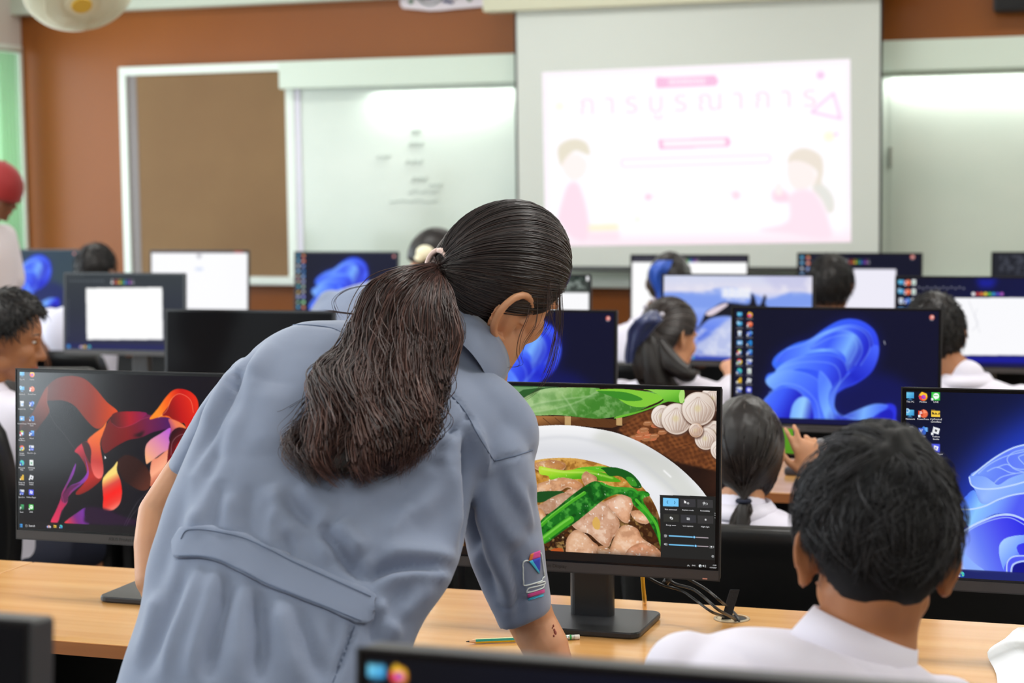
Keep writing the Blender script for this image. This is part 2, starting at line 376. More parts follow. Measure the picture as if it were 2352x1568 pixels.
# ---------------------------------------------------------------- pictures shown on the displays (drawn as vertex colours)
MW, MH, TILT = .54, .323, .055
class Cv:
    def __init__(s, W, H, col, mp=None):
        s.W, s.H = W, H; s.a = np.zeros((H, W, 3), np.float32)+np.array(col, np.float32); s.mp = mp or (lambda p: np.asarray(p, float))
        s.yy, s.xx = np.mgrid[0:H, 0:W].astype(np.float32)
    def uv(s, pts): return s.mp(np.asarray(pts, float))
    def mask(s, pts, blur=0, ss=2):
        q = s.uv(pts)*[s.W, s.H]
        m = np.zeros((s.H, s.W), np.float32)
        x0 = max(0, int(q[:, 0].min())-1); x1 = min(s.W, int(q[:, 0].max())+2); y0 = max(0, int(q[:, 1].min())-1); y1 = min(s.H, int(q[:, 1].max())+2)
        if x1 <= x0 or y1 <= y0: return m
        xs = (np.arange((x1-x0)*ss)+.5)/ss+x0; ys = (np.arange((y1-y0)*ss)+.5)/ss+y0
        ins = np.zeros((len(ys), len(xs)), bool)
        for i in range(len(q)):
            ax, ay = q[i]; bx, by = q[(i+1) % len(q)]
            if ay == by: continue
            lo, hi = min(ay, by), max(ay, by); r = np.where((ys > lo) & (ys <= hi))[0]
            if len(r) == 0: continue
            xi = ax+(ys[r]-ay)*(bx-ax)/(by-ay); ins[r] ^= xs[None, :] < xi[:, None]
        m[y0:y1, x0:x1] = ins.reshape(y1-y0, ss, x1-x0, ss).mean((1, 3))
        if blur: m = s.blur(m, blur)
        return m
    def blur(s, m, r):
        r = int(max(1, r))
        for _ in range(2):
            for ax in (0, 1):
                pad = [(0, 0)]*m.ndim; pad[ax] = (r+1, r); c = np.cumsum(np.pad(m, pad, mode='edge'), axis=ax)
                a = np.take(c, range(2*r+1, c.shape[ax]), ax); b = np.take(c, range(0, c.shape[ax]-2*r-1), ax); m = (a-b)/(2*r+1)
        return m
    def grad(s, p0, p1, stops):
        a, b = s.uv([p0, p1])*[s.W, s.H]; d = b-a; t = ((s.xx-a[0])*d[0]+(s.yy-a[1])*d[1])/(d@d+1e-9); t = np.clip(t, 0, 1)
        pos = [k/(len(stops)-1) for k in range(len(stops))]
        return np.stack([np.interp(t, pos, [c[i] for c in stops]) for i in range(3)], -1)
    def put(s, m, col, alpha=1.0):
        m = (m*alpha)[..., None]; s.a = s.a*(1-m)+np.asarray(col, np.float32)*m
    def fill(s, pts, col, alpha=1.0, blur=0, sm=0, g=None):
        """g=(p0,p1,[stops])"""
        if sm: pts = spline(pts, sm, True)
        m = s.mask(pts, blur); s.put(m, s.grad(*g) if g else col, alpha); return m
    def line(s, pts, w, col, alpha=1.0, sm=6, blur=0, closed=False):
        q = s.uv(pts)*[s.W, s.H]; q = spline(q, sm, closed) if sm and len(q) > 2 else q
        d = np.full((s.H, s.W), 1e9, np.float32)
        for i in range(len(q)-1):
            a, b = q[i], q[i+1]; x0 = int(max(0, min(a[0], b[0])-w-3)); x1 = int(min(s.W, max(a[0], b[0])+w+4)); y0 = int(max(0, min(a[1], b[1])-w-3)); y1 = int(min(s.H, max(a[1], b[1])+w+4))
            if x1 <= x0 or y1 <= y0: continue
            X = s.xx[y0:y1, x0:x1]-a[0]; Yv = s.yy[y0:y1, x0:x1]-a[1]; v = b-a; t = np.clip((X*v[0]+Yv*v[1])/(v@v+1e-9), 0, 1)
            d[y0:y1, x0:x1] = np.minimum(d[y0:y1, x0:x1], np.hypot(X-t*v[0], Yv-t*v[1]))
        m = np.clip(w/2+.5-d, 0, 1)
        if blur: m = s.blur(m, blur)
        s.put(m, col, alpha)
    def circ(s, c, r, col, alpha=1.0, blur=0, asp=1.0):
        """r in v units (fraction of height), c in mapped coordinates"""
        q = s.uv([c])[0]*[s.W, s.H]; R = r*s.H; d = np.hypot((s.xx-q[0])/asp, s.yy-q[1]); m = np.clip(R+.5-d, 0, 1)
        if blur: m = s.blur(m, blur)
        s.put(m, col, alpha)
    def noise(s, sx, sy, seed, oct=4):
        r = np.random.RandomState(seed); out = np.zeros((s.H, s.W), np.float32); amp = 1; tot = 0
        for o in range(oct):
            gw, gh = int(sx*2**o)+3, int(sy*2**o)+3; G = r.rand(gh, gw).astype(np.float32)
            u = s.xx/s.W*(gw-2); v = s.yy/s.H*(gh-2); i = u.astype(int); j = v.astype(int); fu = u-i; fv = v-j; fu = fu*fu*(3-2*fu); fv = fv*fv*(3-2*fv)
            out += amp*((G[j, i]*(1-fu)+G[j, i+1]*fu)*(1-fv)+(G[j+1, i]*(1-fu)+G[j+1, i+1]*fu)*fv); tot += amp; amp *= .55
        return out/tot
def scr_mat(name, es=1.0, rough=.16, spec=.04):
    if name in MATS: return MATS[name]
    m = bpy.data.materials.new(name); m.use_nodes = True; nt = m.node_tree; b = nt.nodes['Principled BSDF']
    a = nt.nodes.new('ShaderNodeAttribute'); a.attribute_name = 'Col'
    b.inputs['Base Color'].default_value = (.006, .006, .007, 1); b.inputs['Roughness'].default_value = rough; b.inputs['Specular IOR Level'].default_value = spec
    nt.links.new(a.outputs['Color'], b.inputs['Emission Color']); b.inputs['Emission Strength'].default_value = es
    MATS[name] = m; return m
M_scr = scr_mat('display_picture', 1.0); M_scrg = scr_mat('display_picture_glossy', 1.0, .10, .8)
def picture(name, cv, corner, m, parent, origin=None):
    """corner(u,v) -> 3D; mesh grid carrying the picture"""
    W, H = cv.W, cv.H; uu, vv = np.meshgrid(np.linspace(0, 1, W), np.linspace(0, 1, H)); V = corner(uu.ravel(), vv.ravel())
    if origin is not None: V = V-np.asarray(origin)
    idx = np.arange(W*H).reshape(H, W); F = np.stack([idx[:-1, :-1], idx[1:, :-1], idx[1:, 1:], idx[:-1, 1:]], -1).reshape(-1, 4)
    me = bpy.data.meshes.new(name); me.vertices.add(W*H); me.vertices.foreach_set('co', V.astype(np.float32).ravel())
    n = len(F); me.loops.add(n*4); me.loops.foreach_set('vertex_index', F.ravel().astype(np.int32)); me.polygons.add(n)
    me.polygons.foreach_set('loop_start', np.arange(0, n*4, 4, dtype=np.int32)); me.polygons.foreach_set('loop_total', np.full(n, 4, np.int32))
    me.update(calc_edges=True)
    at = me.color_attributes.new('Col', 'FLOAT_COLOR', 'POINT'); c = np.ones((W*H, 4), np.float32); c[:, :3] = s2l(np.clip(cv.a.reshape(-1, 3), 0, 400)); at.data.foreach_set('color', c.ravel())
    me.materials.append(m); o = bpy.data.objects.new(name, me); COL.objects.link(o)
    if parent is not None: o.parent = parent
    return o
def textmesh(name, items, corner, parent, w2h, m):
    """items: (text, u, v, size_in_v, align) laid on the surface corner(u,v,lift)"""
    V = []; F = []; dg = None
    for (txt, u, v, sz, al) in items:
        cd = bpy.data.curves.new('t', 'FONT'); cd.body = txt; cd.size = sz*1.35; cd.align_x = al; cd.resolution_u = 2
        ob = bpy.data.objects.new('t', cd); COL.objects.link(ob); dg = bpy.context.evaluated_depsgraph_get(); me = bpy.data.meshes.new_from_object(ob.evaluated_get(dg))
        if len(me.vertices):
            co = np.empty(len(me.vertices)*3, np.float32); me.vertices.foreach_get('co', co); co = co.reshape(-1, 3)
            q = corner(u+co[:, 0]/w2h, v-co[:, 1], .0006); k = len(V)
            V += [tuple(p) for p in q]; F += [tuple(i+k for i in p.vertices) for p in me.polygons]
        bpy.data.objects.remove(ob); bpy.data.curves.remove(cd); bpy.data.meshes.remove(me)
    me = bpy.data.meshes.new(name); me.from_pydata(V, [], F); me.materials.append(m); o = bpy.data.objects.new(name, me); COL.objects.link(o)
    if parent is not None: o.parent = parent
    return o
M_txt = mat('white_screen_text', (20, 20, 20), .5, emit=(235, 235, 238), es=1.0)
M_txtgrey = mat('grey_screen_text', (20, 20, 20), .5, emit=(150, 150, 155), es=.8)

# screen rectangle inside the panel
BZ, TZ, SH = .0085, .0070, .2945
SW = MW-2*BZ
class Mon:
    """panel plane: local coordinates, origin at the stand base centre on the desk"""
    def __init__(s, ztop=.4314, tilt=TILT, yaw=0.0): s.zt, s.t, s.yaw = ztop, tilt, yaw
    def pl(s, a, b, w=0):
        """a across in metres from the left edge, b down from the top, w towards the viewer"""
        a = np.asarray(a, float); b = np.asarray(b, float); w = np.asarray(w, float)+0*a+0*b; st, ct = math.sin(s.t), math.cos(s.t)
        x = a-MW/2+0*b; y = -b*st-w*ct+0*a; z = s.zt-b*ct+w*st
        cy, sy = math.cos(s.yaw), math.sin(s.yaw); return np.stack([x*cy-y*sy, x*sy+y*cy, z], -1)
    def sc(s, u, v, w=0.0): return s.pl(BZ+np.asarray(u)*SW, TZ+np.asarray(v)*SH, w+.0008)
def px2uv(loc, mon):
    """photo pixel -> position on that display"""
    A = mon.sc(0, 0)+loc; B = mon.sc(1, 0)+loc; C = mon.sc(0, 1)+loc; e1 = B-A; e2 = C-A; n = np.cross(e1, e2)
    def f(p):
        r = ray(p[:, 0], p[:, 1]); t = ((A-CAM)@n)/(r@n); q = CAM+r*t[:, None]-A; return np.stack([q@e1/(e1@e1), q@e2/(e2@e2)], -1)
    return f
M_mbody = mat('monitor_grey', (44, 45, 48), .42, metal=.2)
M_chin = mat('monitor_chin', (58, 57, 60), .45)
M_bez = mat('bezel_black', (8, 8, 10), .25)
M_base = mat('stand_grey', (50, 51, 54), .38, metal=.35)
M_logo = mat('engraved_text', (26, 26, 28), .5)
def monitor(loc, label, cv=None, lift=0.0, tilt=TILT, yaw=0.0, text=None, sm=None, dp=.012, group='computer monitors on the desks', off=False):
    mon = Mon(.4314+lift, tilt, yaw); t = thing('computer_monitor', label, 'monitor', loc, group); L = np.asarray(loc, float)
    t_ = .011
    def ring(w, inset=0.0): return [mon.pl(MW/2+x*(1-inset), MH/2+y*(1-inset*1.4), w) for x, y in rrect(MW, MH, .005)]
    b = MB(); b.rings([ring(-dp, .004), ring(-.002), ring(0)]); b.build('housing', M_mbody, t, origin=(0, 0, 0), smooth=False)
    # raised rim
    b = MB(); e = .0022
    b.rings([[mon.pl(x, y, w) for x, y, w in ((0, 0, 0), (e, e, 0), (e, e, .0016), (0, 0, .0016))]]+[[mon.pl(x, y, w) for x, y, w in c] for c in (
        ((MW, 0, 0), (MW-e, e, 0), (MW-e, e, .0016), (MW, 0, .0016)), ((MW, MH, 0), (MW-e, MH-e, 0), (MW-e, MH-e, .0016), (MW, MH, .0016)), ((0, MH, 0), (e, MH-e, 0), (e, MH-e, .0016), (0, MH, .0016)), ((0, 0, 0), (e, e, 0), (e, e, .0016), (0, 0, .0016)))], cap=False)
    b.build('rim', M_mbody, t, origin=(0, 0, 0))
    b = MB(); c = [mon.pl(*q) for q in ((e, e, .0004), (MW-e, e, .0004), (MW-e, MH-.018, .0004), (e, MH-.018, .0004))]; b.add(c, [(0, 3, 2, 1)]); b.build('bezel', M_bez, t, origin=(0, 0, 0))
    b = MB(); b.rings([[mon.pl(x, y, 0) for x, y in ((e, MH-.0175), (MW-e, MH-.0175), (MW-e, MH-e), (e, MH-e))], [mon.pl(x, y, .0018) for x, y in ((e, MH-.0175), (MW-e, MH-.0175), (MW-e, MH-e), (e, MH-e))]])
    b.build('chin', M_chin, t, origin=(0, 0, 0))
    b = MB(); b.rings([[mon.pl(MW/2+x, MH/2+.01+y, w) for x, y in rrect(q[0], q[1], .02)] for w, q in ((-dp, (.40, .22)), (-.02-dp, (.36, .19)), (-.028-dp, (.30, .15)))]); b.build('back_cover', M_mbody, t, origin=(0, 0, 0))
    # stand
    cy, sy = math.cos(yaw), math.sin(yaw)
    def W(x, y, z): return (x*cy-y*sy, x*sy+y*cy, z)
    b = MB(); yn = .085; sdx = .020
    b.rings([[W(sdx+x, yn+y, z) for x, y in rrect(.078, .026, .010, 4)] for z in (.010, .40)]); b.build('stand_column', M_base, t, origin=(0, 0, 0), smooth=False)
    b = MB(); b.box((-.05, .02, .22), (.05, .085, .31)); b.v = [W(*p) for p in b.v]; b.build('mount', M_mbody, t, origin=(0, 0, 0))
    b = MB(); b.rings([[W(sdx+x*s_, y*s_+.055, z) for x, y in rrect(.225, .170, .018, 5)] for z, s_ in ((0, .97), (.003, 1), (.009, 1), (.0115, .985))]); b.build('stand_base', M_base, t, origin=(0, 0, 0))
    s = MB(); q = mon.pl(.515, MH-.0035, .0019); s.box(q-[.004, .0006, .001], q+[.004, .0006, .001]); s.build('power_light', mat('power_light', (120, 90, 80), .5, emit=(190, 120, 100), es=.6), t, origin=(0, 0, 0))
    textmesh('chin_text', [('ASUS ProArt Display', .44, 0, .0065/SH, 'CENTER')], lambda u, v, w: mon.pl(u*MW, MH-.0075+v*SH, .0022), t, MW/SH, M_logo)
    if cv is not None: picture('screen', cv, mon.sc, sm or M_scr, t)
    if text: textmesh('screen_text', text, mon.sc, t, SW/SH, M_txt)
    return t, mon

# -- icons: small drawings in display coordinates
def icon(cv, k, u, v, s):
    """k: kind, centre u,v, s = icon height in v"""
    a = cv.H/cv.W; mp = cv.mp; cv.mp = lambda p: np.asarray(p, float)
    X = lambda x, y: (u+x*s*a, v+y*s)
    def poly(pts, col, g=None, **kw): cv.fill([X(*p) for p in pts], col, g=(X(*g[0]), X(*g[1]), g[2]) if g else None, **kw)
    def rect(x0, y0, x1, y1, col, g=None): poly([(x0, y0), (x1, y0), (x1, y1), (x0, y1)], col, g)
    def circ(x, y, r, col, al=1): cv.circ(X(x, y), r*s, col, al)
    if k in ('pc', 'net'):
        rect(-.45, -.38, .45, .25, (70, 175, 225), ((-.4, -.4), (.4, .3), [(120, 210, 240), (50, 140, 205)])); rect(-.08, .25, .08, .38, (60, 130, 180)); rect(-.25, .38, .25, .44, (70, 150, 200))
        if k == 'net': circ(-.33, -.3, .26, (175, 215, 240)); circ(-.33, -.3, .12, (90, 150, 210))
    elif k == 'fox': circ(0, .03, .46, (255, 150, 30)); poly([(-.4, -.1), (-.1, -.5), (.2, -.25), (.42, -.3), (.46, .1), (.1, .2)], (255, 200, 50)); poly([(-.44, -.05), (-.1, .0), (-.1, .4), (.25, .45), (-.1, .5), (-.4, .3)], (238, 60, 80)); circ(.04, .06, .22, (140, 70, 220)); circ(.1, .02, .13, (230, 80, 160))
    elif k == 'ppt': circ(.05, 0, .45, (235, 110, 70)); poly([(.05, -.45), (.48, -.05), (.05, 0)], (255, 150, 110)); rect(-.5, -.28, .02, .25, (200, 62, 38)); cv.line([X(-.33, .15), X(-.33, -.18), X(-.17, -.18), X(-.15, -.03), X(-.33, -.02)], max(1, s*cv.H*.07), (255, 255, 255), sm=0)
    elif k == 'bin': poly([(-.36, -.4), (.36, -.4), (.27, .45), (-.27, .45)], (222, 228, 235)); rect(-.36, -.42, .36, -.34, (250, 250, 250)); circ(0, .06, .17, (90, 150, 220)); circ(0, .06, .08, (222, 228, 235))
    elif k == 'visio': poly([(-.1, -.3), (.1, -.5), (.35, -.25), (.5, -.1), (.3, .2), (.0, .35)], (70, 130, 225)); poly([(.2, -.35), (.5, -.35), (.5, .1), (.2, .1)], (110, 175, 240)); circ(.0, .15, .3, (50, 100, 200)); rect(-.5, -.3, .05, .22, (48, 84, 200)); cv.line([X(-.36, -.18), X(-.23, .12), X(-.1, -.18)], max(1, s*cv.H*.07), (255, 255, 255), sm=0)
    elif k == 'ctrl': rect(-.48, -.36, .48, .36, (150, 205, 245)); rect(-.42, -.3, .42, .3, (95, 165, 230)); circ(-.12, .0, .18, (225, 240, 255)); poly([(-.12, 0), (-.12, -.18), (.06, 0)], (240, 150, 60)); rect(.15, -.15, .35, -.1, (255, 255, 255)); rect(.15, .05, .35, .1, (255, 255, 255))
    elif k == 'vsc': poly([(.12, -.5), (.45, -.35), (.45, .4), (.12, .5), (-.2, .1), (-.4, .25), (-.5, .15), (-.2, -.02), (-.5, -.2), (-.4, -.3), (-.2, -.12)], (40, 140, 225)); poly([(.15, -.15), (.15, .2), (-.05, .02)], (20, 25, 35))
    elif k == 'nb': poly([(0, -.5), (.42, -.25), (.42, .25), (0, .5), (-.42, .25), (-.42, -.25)], (170, 205, 70)); poly([(0, -.1), (.42, -.25), (.42, .25), (0, .5)], (60, 120, 190)); poly([(0, -.1), (-.42, -.25), (-.42, .25), (0, .5)], (215, 60, 90)); circ(0, 0, .2, (245, 245, 245))
    elif k == 'word': rect(-.15, -.45, .48, .45, (70, 140, 230), ((0, -.4), (0, .4), [(100, 180, 245), (30, 80, 180)])); rect(-.5, -.22, .08, .3, (30, 84, 190)); cv.line([X(-.4, -.1), X(-.3, .18), X(-.2, -.05), X(-.1, .18), X(0, -.1)], max(1, s*cv.H*.06), (255, 255, 255), sm=0)
    elif k == 'chrome': circ(0, 0, .46, (235, 200, 60)); poly([(-.42, -.2), (-.2, -.42), (.2, -.42), (.42, -.2), (0, -.15), (-.2, .1)], (225, 66, 52)); poly([(-.42, -.2), (-.2, .1), (.05, .2), (-.05, .46), (-.35, .32), (-.46, .05)], (52, 165, 82)); circ(0, 0, .23, (255, 255, 255)); circ(0, 0, .18, (72, 133, 237))
    elif k == 'dev': rect(-.48, -.42, .48, -.02, (225, 230, 240)); cv.line([X(-.3, -.35), X(-.3, -.08), X(-.15, -.2), X(-.3, -.35)], max(1, s*cv.H*.05), (60, 90, 180), sm=0); rect(-.4, .02, .42, .42, (55, 85, 205)); cv.line([X(-.05, .1), X(.1, .34), X(.25, .1)], max(1, s*cv.H*.06), (190, 205, 255), sm=0)
    elif k == 'edge': circ(0, 0, .46, (35, 130, 215)); poly([(-.4, -.15), (-.1, -.46), (.3, -.35), (.46, 0), (.2, .12), (-.05, 0), (-.2, -.1)], (70, 205, 190)); circ(-.1, .15, .2, (20, 80, 170)); poly([(.05, .1), (.4, .12), (.3, .35), (.1, .3)], (120, 225, 120))
    elif k == 'xls': rect(-.15, -.45, .48, .45, (35, 130, 75), ((0, -.4), (0, .4), [(70, 180, 110), (20, 95, 55)])); rect(-.5, -.2, .08, .32, (18, 105, 58)); cv.line([X(-.36, -.06), X(-.08, .2)], max(1, s*cv.H*.06), (255, 255, 255), sm=0); cv.line([X(-.08, -.06), X(-.36, .2)], max(1, s*cv.H*.06), (255, 255, 255), sm=0)
    elif k == 'doc': rect(-.35, -.46, .35, .46, (238, 242, 240)); cv.line([X(-.2, -.15), X(.1, .2)], max(1, s*cv.H*.08), (30, 130, 75), sm=0); cv.line([X(.1, -.15), X(-.2, .2)], max(1, s*cv.H*.08), (30, 130, 75), sm=0)
    elif k == 'bi': rect(.1, -.48, .42, .45, (235, 195, 50)); rect(-.15, -.2, .2, .45, (220, 170, 40)); rect(-.4, .1, -.05, .45, (240, 205, 90))
    elif k == 'stu': poly([(-.25, -.45), (.45, -.25), (.3, .4), (-.4, .2)], (235, 237, 240)); poly([(-.05, -.15), (.15, -.08), (.1, .12), (-.1, .06)], (25, 27, 35))
    elif k == 'play': poly([(-.42, -.46), (.42, -.46), (.46, -.42), (.46, .42), (.42, .46), (-.42, .46), (-.46, .42), (-.46, -.42)], (82, 92, 235)); poly([(-.18, -.3), (.3, -.16), (.18, .3), (-.3, .16)], (240, 242, 250)); poly([(-.04, -.1), (.1, -.06), (.06, .09), (-.08, .05)], (82, 92, 235))
    elif k == 'line': poly([(-.42, -.46), (.42, -.46), (.46, -.42), (.46, .42), (.42, .46), (-.42, .46), (-.46, .42), (-.46, -.42)], (60, 200, 70)); circ(0, -.05, .32, (245, 250, 245)); poly([(-.1, .2), (.15, .2), (-.05, .38)], (245, 250, 245)); rect(-.2, -.09, .2, .0, (60, 200, 70))
    elif k == 'fold': rect(-.46, -.3, .46, .36, (248, 205, 70)); rect(-.46, -.38, -.05, -.28, (225, 170, 45)); poly([(-.4, -.2), (-.1, .05), (.0, -.1), (.2, .1), (.4, -.15), (.4, .1), (-.4, .1)], (60, 50, 30))
    elif k == 'win': [rect(x, y, x+.42, y+.42, (70, 165, 240)) for x in (-.46, .04) for y in (-.46, .04)]
    elif k == 'cloud': circ(-.3, .05, .3, (150, 170, 230)); circ(.1, -.05, .36, (220, 160, 150)); circ(.45, .05, .28, (200, 205, 225))
    elif k == 'red': circ(0, -.05, .42, (225, 120, 110)); circ(.1, -.12, .2, (245, 200, 190)); rect(-.3, .35, .3, .5, (150, 150, 155))
    elif k == 'purple': circ(0, 0, .4, (110, 90, 235))
    if k in ('ppt', 'visio', 'vsc', 'nb', 'word', 'chrome', 'dev', 'edge', 'xls', 'bi', 'stu', 'line'): rect(-.5, .2, -.24, .48, (240, 242, 245))
    cv.mp = mp
TBI = [('win', .028), ('cloud', .135), ('fold', .17), ('edge', .205)]

# -- blue folded-petal wallpaper traced on the right display of the second row
def bloom_on(cv, bgc=(14, 15, 36), k=1.0, soft=1):
    """zoom coordinates of the traced display, already mapped by cv.mp"""
    D = lambda c: tuple(min(255, x*k) for x in c)
    cv.a[:] = cv.grad((700, 340), (1900, 1000), [bgc, (bgc[0]-1, bgc[1]-1, bgc[2]+8), (14, 15, 42) if bgc[0] < 20 else bgc])
    body = [(980, 650), (1010, 600), (1100, 545), (1190, 515), (1260, 465), (1340, 420), (1410, 408), (1480, 425), (1540, 475), (1562, 545), (1558, 620), (1520, 700), (1440, 760), (1370, 790), (1318, 830), (1310, 880), (1340, 925), (1390, 945), (1460, 950), (1530, 915), (1600, 870), (1650, 880), (1655, 940), (1620, 978), (1300, 984), (960, 975), (925, 925), (915, 880), (960, 820), (985, 795), (945, 750), (955, 710), (1000, 690)]
    cv.fill(body, (20, 30, 150), .55, blur=max(2, cv.H//18), sm=4)
    cv.fill([(1310, 800), (1420, 730), (1560, 700), (1680, 740), (1760, 830), (1660, 990), (1320, 985)], (16, 22, 110), .6, blur=max(2, cv.H//20), sm=4)
    cv.fill(body, None, sm=5, g=((1000, 500), (1500, 900), [D((62, 120, 255)), D((52, 84, 248)), D((44, 52, 226))]))
    L = D((122, 178, 255)); B = D((84, 128, 255)); Dk = D((28, 30, 190)); Md = D((60, 92, 250))
    def petal(pts, p0, p1, stops, edge=None, blur=0):
        cv.fill(pts, None, sm=5, g=(p0, p1, stops), blur=blur)
        if edge is not None: cv.line(pts[:edge], max(1, cv.H*.006), D((120, 165, 255)), .8, sm=5)
    petal([(1000, 640), (1050, 580), (1150, 545), (1260, 480), (1400, 440), (1500, 480), (1530, 560), (1480, 660), (1400, 700), (1380, 640), (1300, 590), (1180, 600), (1090, 640)], (1020, 500), (1500, 640), [Md, B, L, Md, Dk], 7)
    petal([(1180, 570), (1260, 500), (1360, 470), (1440, 500), (1470, 580), (1430, 660), (1380, 690), (1380, 620), (1330, 575), (1260, 570)], (1200, 500), (1460, 640), [B, Md, L, Dk], 6)
    petal([(1000, 690), (1060, 640), (1160, 610), (1280, 600), (1360, 630), (1390, 690), (1340, 760), (1290, 820), (1280, 740), (1220, 690), (1120, 680), (1040, 720), (990, 760)], (1000, 640), (1380, 780), [L, B, Md, Dk], 6)
    petal([(945, 745), (1000, 700), (1100, 690), (1200, 720), (1260, 780), (1280, 860), (1290, 980), (1150, 980), (1160, 880), (1120, 800), (1040, 770), (985, 790)], (950, 700), (1280, 980), [D((140, 196, 255)), B, Md, B], 6)
    petal([(920, 880), (960, 820), (1030, 780), (1110, 790), (1160, 850), (1180, 980), (985, 978), (930, 930)], (930, 820), (1170, 960), [B, Md, Dk, Md], 6)
    petal([(1085, 980), (1085, 900), (1110, 850), (1150, 830), (1190, 860), (1200, 980)], (1085, 900), (1200, 930), [L, D((150, 205, 255)), Dk], 5)
    petal([(1240, 690), (1300, 760), (1310, 860), (1340, 930), (1420, 970), (1300, 982), (1250, 900), (1230, 800)], (1230, 800), (1400, 900), [B, L, Dk], 5)
    petal([(1560, 560), (1550, 640), (1500, 710), (1420, 760), (1340, 800), (1320, 880), (1340, 930), (1300, 900), (1290, 820), (1330, 750), (1410, 700), (1480, 640), (1520, 560)], (1540, 560), (1300, 880), [D((70, 100, 255)), D((30, 40, 200)), B], None)
    petal([(1350, 950), (1450, 900), (1540, 870), (1610, 880), (1560, 930), (1450, 975)], (1350, 900), (1600, 960), [Dk, L, Md], 4)
    petal([(1500, 975), (1560, 920), (1620, 900), (1640, 940), (1600, 978)], (1500, 940), (1640, 960), [Md, Dk, Dk], None)
    for q in ([(1060, 570), (1160, 540), (1280, 480), (1400, 450), (1490, 490), (1510, 570), (1460, 660)], [(1200, 560), (1300, 510), (1400, 500), (1440, 560), (1400, 650)], [(1010, 680), (1100, 650), (1220, 640), (1320, 660), (1350, 740), (1300, 830), (1310, 960)], [(960, 810), (1040, 760), (1140, 780), (1220, 860), (1240, 980)], [(1400, 700), (1340, 770), (1310, 850), (1340, 920), (1430, 950)]):
        cv.line(q, max(1, cv.H*.007), D((130, 176, 255)), .75, sm=6)
    if soft: cv.a = cv.blur(cv.a, soft)
def zmap(base, sc, off=(1360, 560)): return lambda p: base(np.asarray(p, float)/sc+off)
# ---------------------------------------------------------------- desks and displays, row by row
xq = PZ(40, 1303, DZ)[0]
desk(xq, MONY[1]-.30, 'beech computer desk the instructor leans on, under the food picture monitor')
desk(xq-DW, MONY[1]-.30, 'beech desk end showing at the left edge beside the ribbon wallpaper monitor')
desk(xq+DW, MONY[1]-.30, 'beech computer desk in front of the seated boy at the right')
for k in range(2): desk(-1.95+DW*k, MONY[0]-.30, ['beech desk under the black display edge at the bottom left corner', 'beech desk under the blurred display at the bottom edge'][k])
names2 = ['left desk of the second row, behind the ribbon wallpaper monitor', 'desk of the second row behind the instructor', 'desk of the second row by the girl with the phone']
for k in range(3): desk(xq-DW+DW*k-.55, MONY[2]-.30, 'beech '+names2[k])
names3 = ['desk of the third row at the far left', 'desk of the third row under the blank canvas monitor', 'desk of the third row under the whale picture monitor', 'right desk of the third row under the drawing program monitor']
for k in range(4): desk(xq-2*DW+DW*k-.0, MONY[3]-.30, 'beech '+names3[k])
names4 = ['leftmost desk of the last row by the terracotta wall', 'desk of the last row under the white document monitor', 'desk of the last row under the big white page monitor', 'right desk of the last row below the projection screen']
for k in range(4): desk(-5.75+DW*k, MONY[4]-.30, 'beech '+names4[k])

def spot(px, py, Y, right=False):
    p = PY(px, py, Y); xl = p[0]-(MW if right else 0); return (xl+MW/2, Y, DZ), p[2]-DZ-.4314
def setup(px, py, Y, right=False, tilt=TILT, yaw=0):
    loc, lift = spot(px, py, Y, right); m = Mon(.4314+lift, tilt, yaw); return loc, lift, px2uv(np.array(loc), m)

# ===== food picture display
loc, lift, mp = setup(1658, 888, MONY[1], True)
LF, LIFTF = loc, lift
cv = Cv(660, 371, (44, 25, 17), zmap(mp, 3.137, (1100, 860)))
n1 = cv.noise(16, 10, 1, 5); n2 = cv.noise(60, 34, 2, 3); n3 = cv.noise(120, 68, 3, 2)
cv.a = cv.a*(.6+.8*n1[..., None])
cv.fill([(-1400, 60), (600, 60), (520, 200), (300, 300), (-1400, 420)], (64, 96, 58), blur=3)
cv.fill([(-200, 290), (300, 298), (600, 300), (1000, 325), (1170, 275), (1120, 330), (960, 385), (700, 372), (420, 372), (-200, 420)], (138, 92, 50), g=((500, 300), (520, 380), [(170, 116, 66), (96, 58, 30)]))
for k in range(-2, 14):
    x = k*88+20; cv.line([(x, 312), (x+60, 362)], 1.6, (88, 52, 28), .8, sm=0)
for x in (640, 1010): cv.fill([(x-22, 300), (x+22, 302), (x+22, 368), (x-22, 366)], (196, 160, 108))
weave = [(1120, 300), (1250, 250), (1400, 380), (1500, 420), (1720, 560), (1740, 700), (1560, 660), (1400, 620), (1240, 540), (1050, 440), (1000, 400)]
mk = cv.mask(weave, 2); cv.put(mk, (92, 50, 26))
for (dx, dy) in ((.35, 1), (-.8, .5)):
    w = (np.sin((cv.xx*dx+cv.yy*dy)*.62+n1*9)*.5+.5)*np.clip(n2*2-.3, 0, 1); cv.put(mk*w, (150, 88, 46), .55)
rg = random.Random(5)
for k in range(34):
    x = rg.uniform(1060, 1330); y = 470-.72*(x-1060)+rg.uniform(-10, 150)
    cv.fill([(x-34, y+8), (x-20, y-13), (x+18, y-15), (x+36, y-2), (x+20, y+15), (x-18, y+18)], (176+rg.randint(-20, 30), 112, 72), sm=3); cv.line([(x-22, y-4), (x+16, y-8)], 1.3, (226, 178, 140), .7, sm=0)
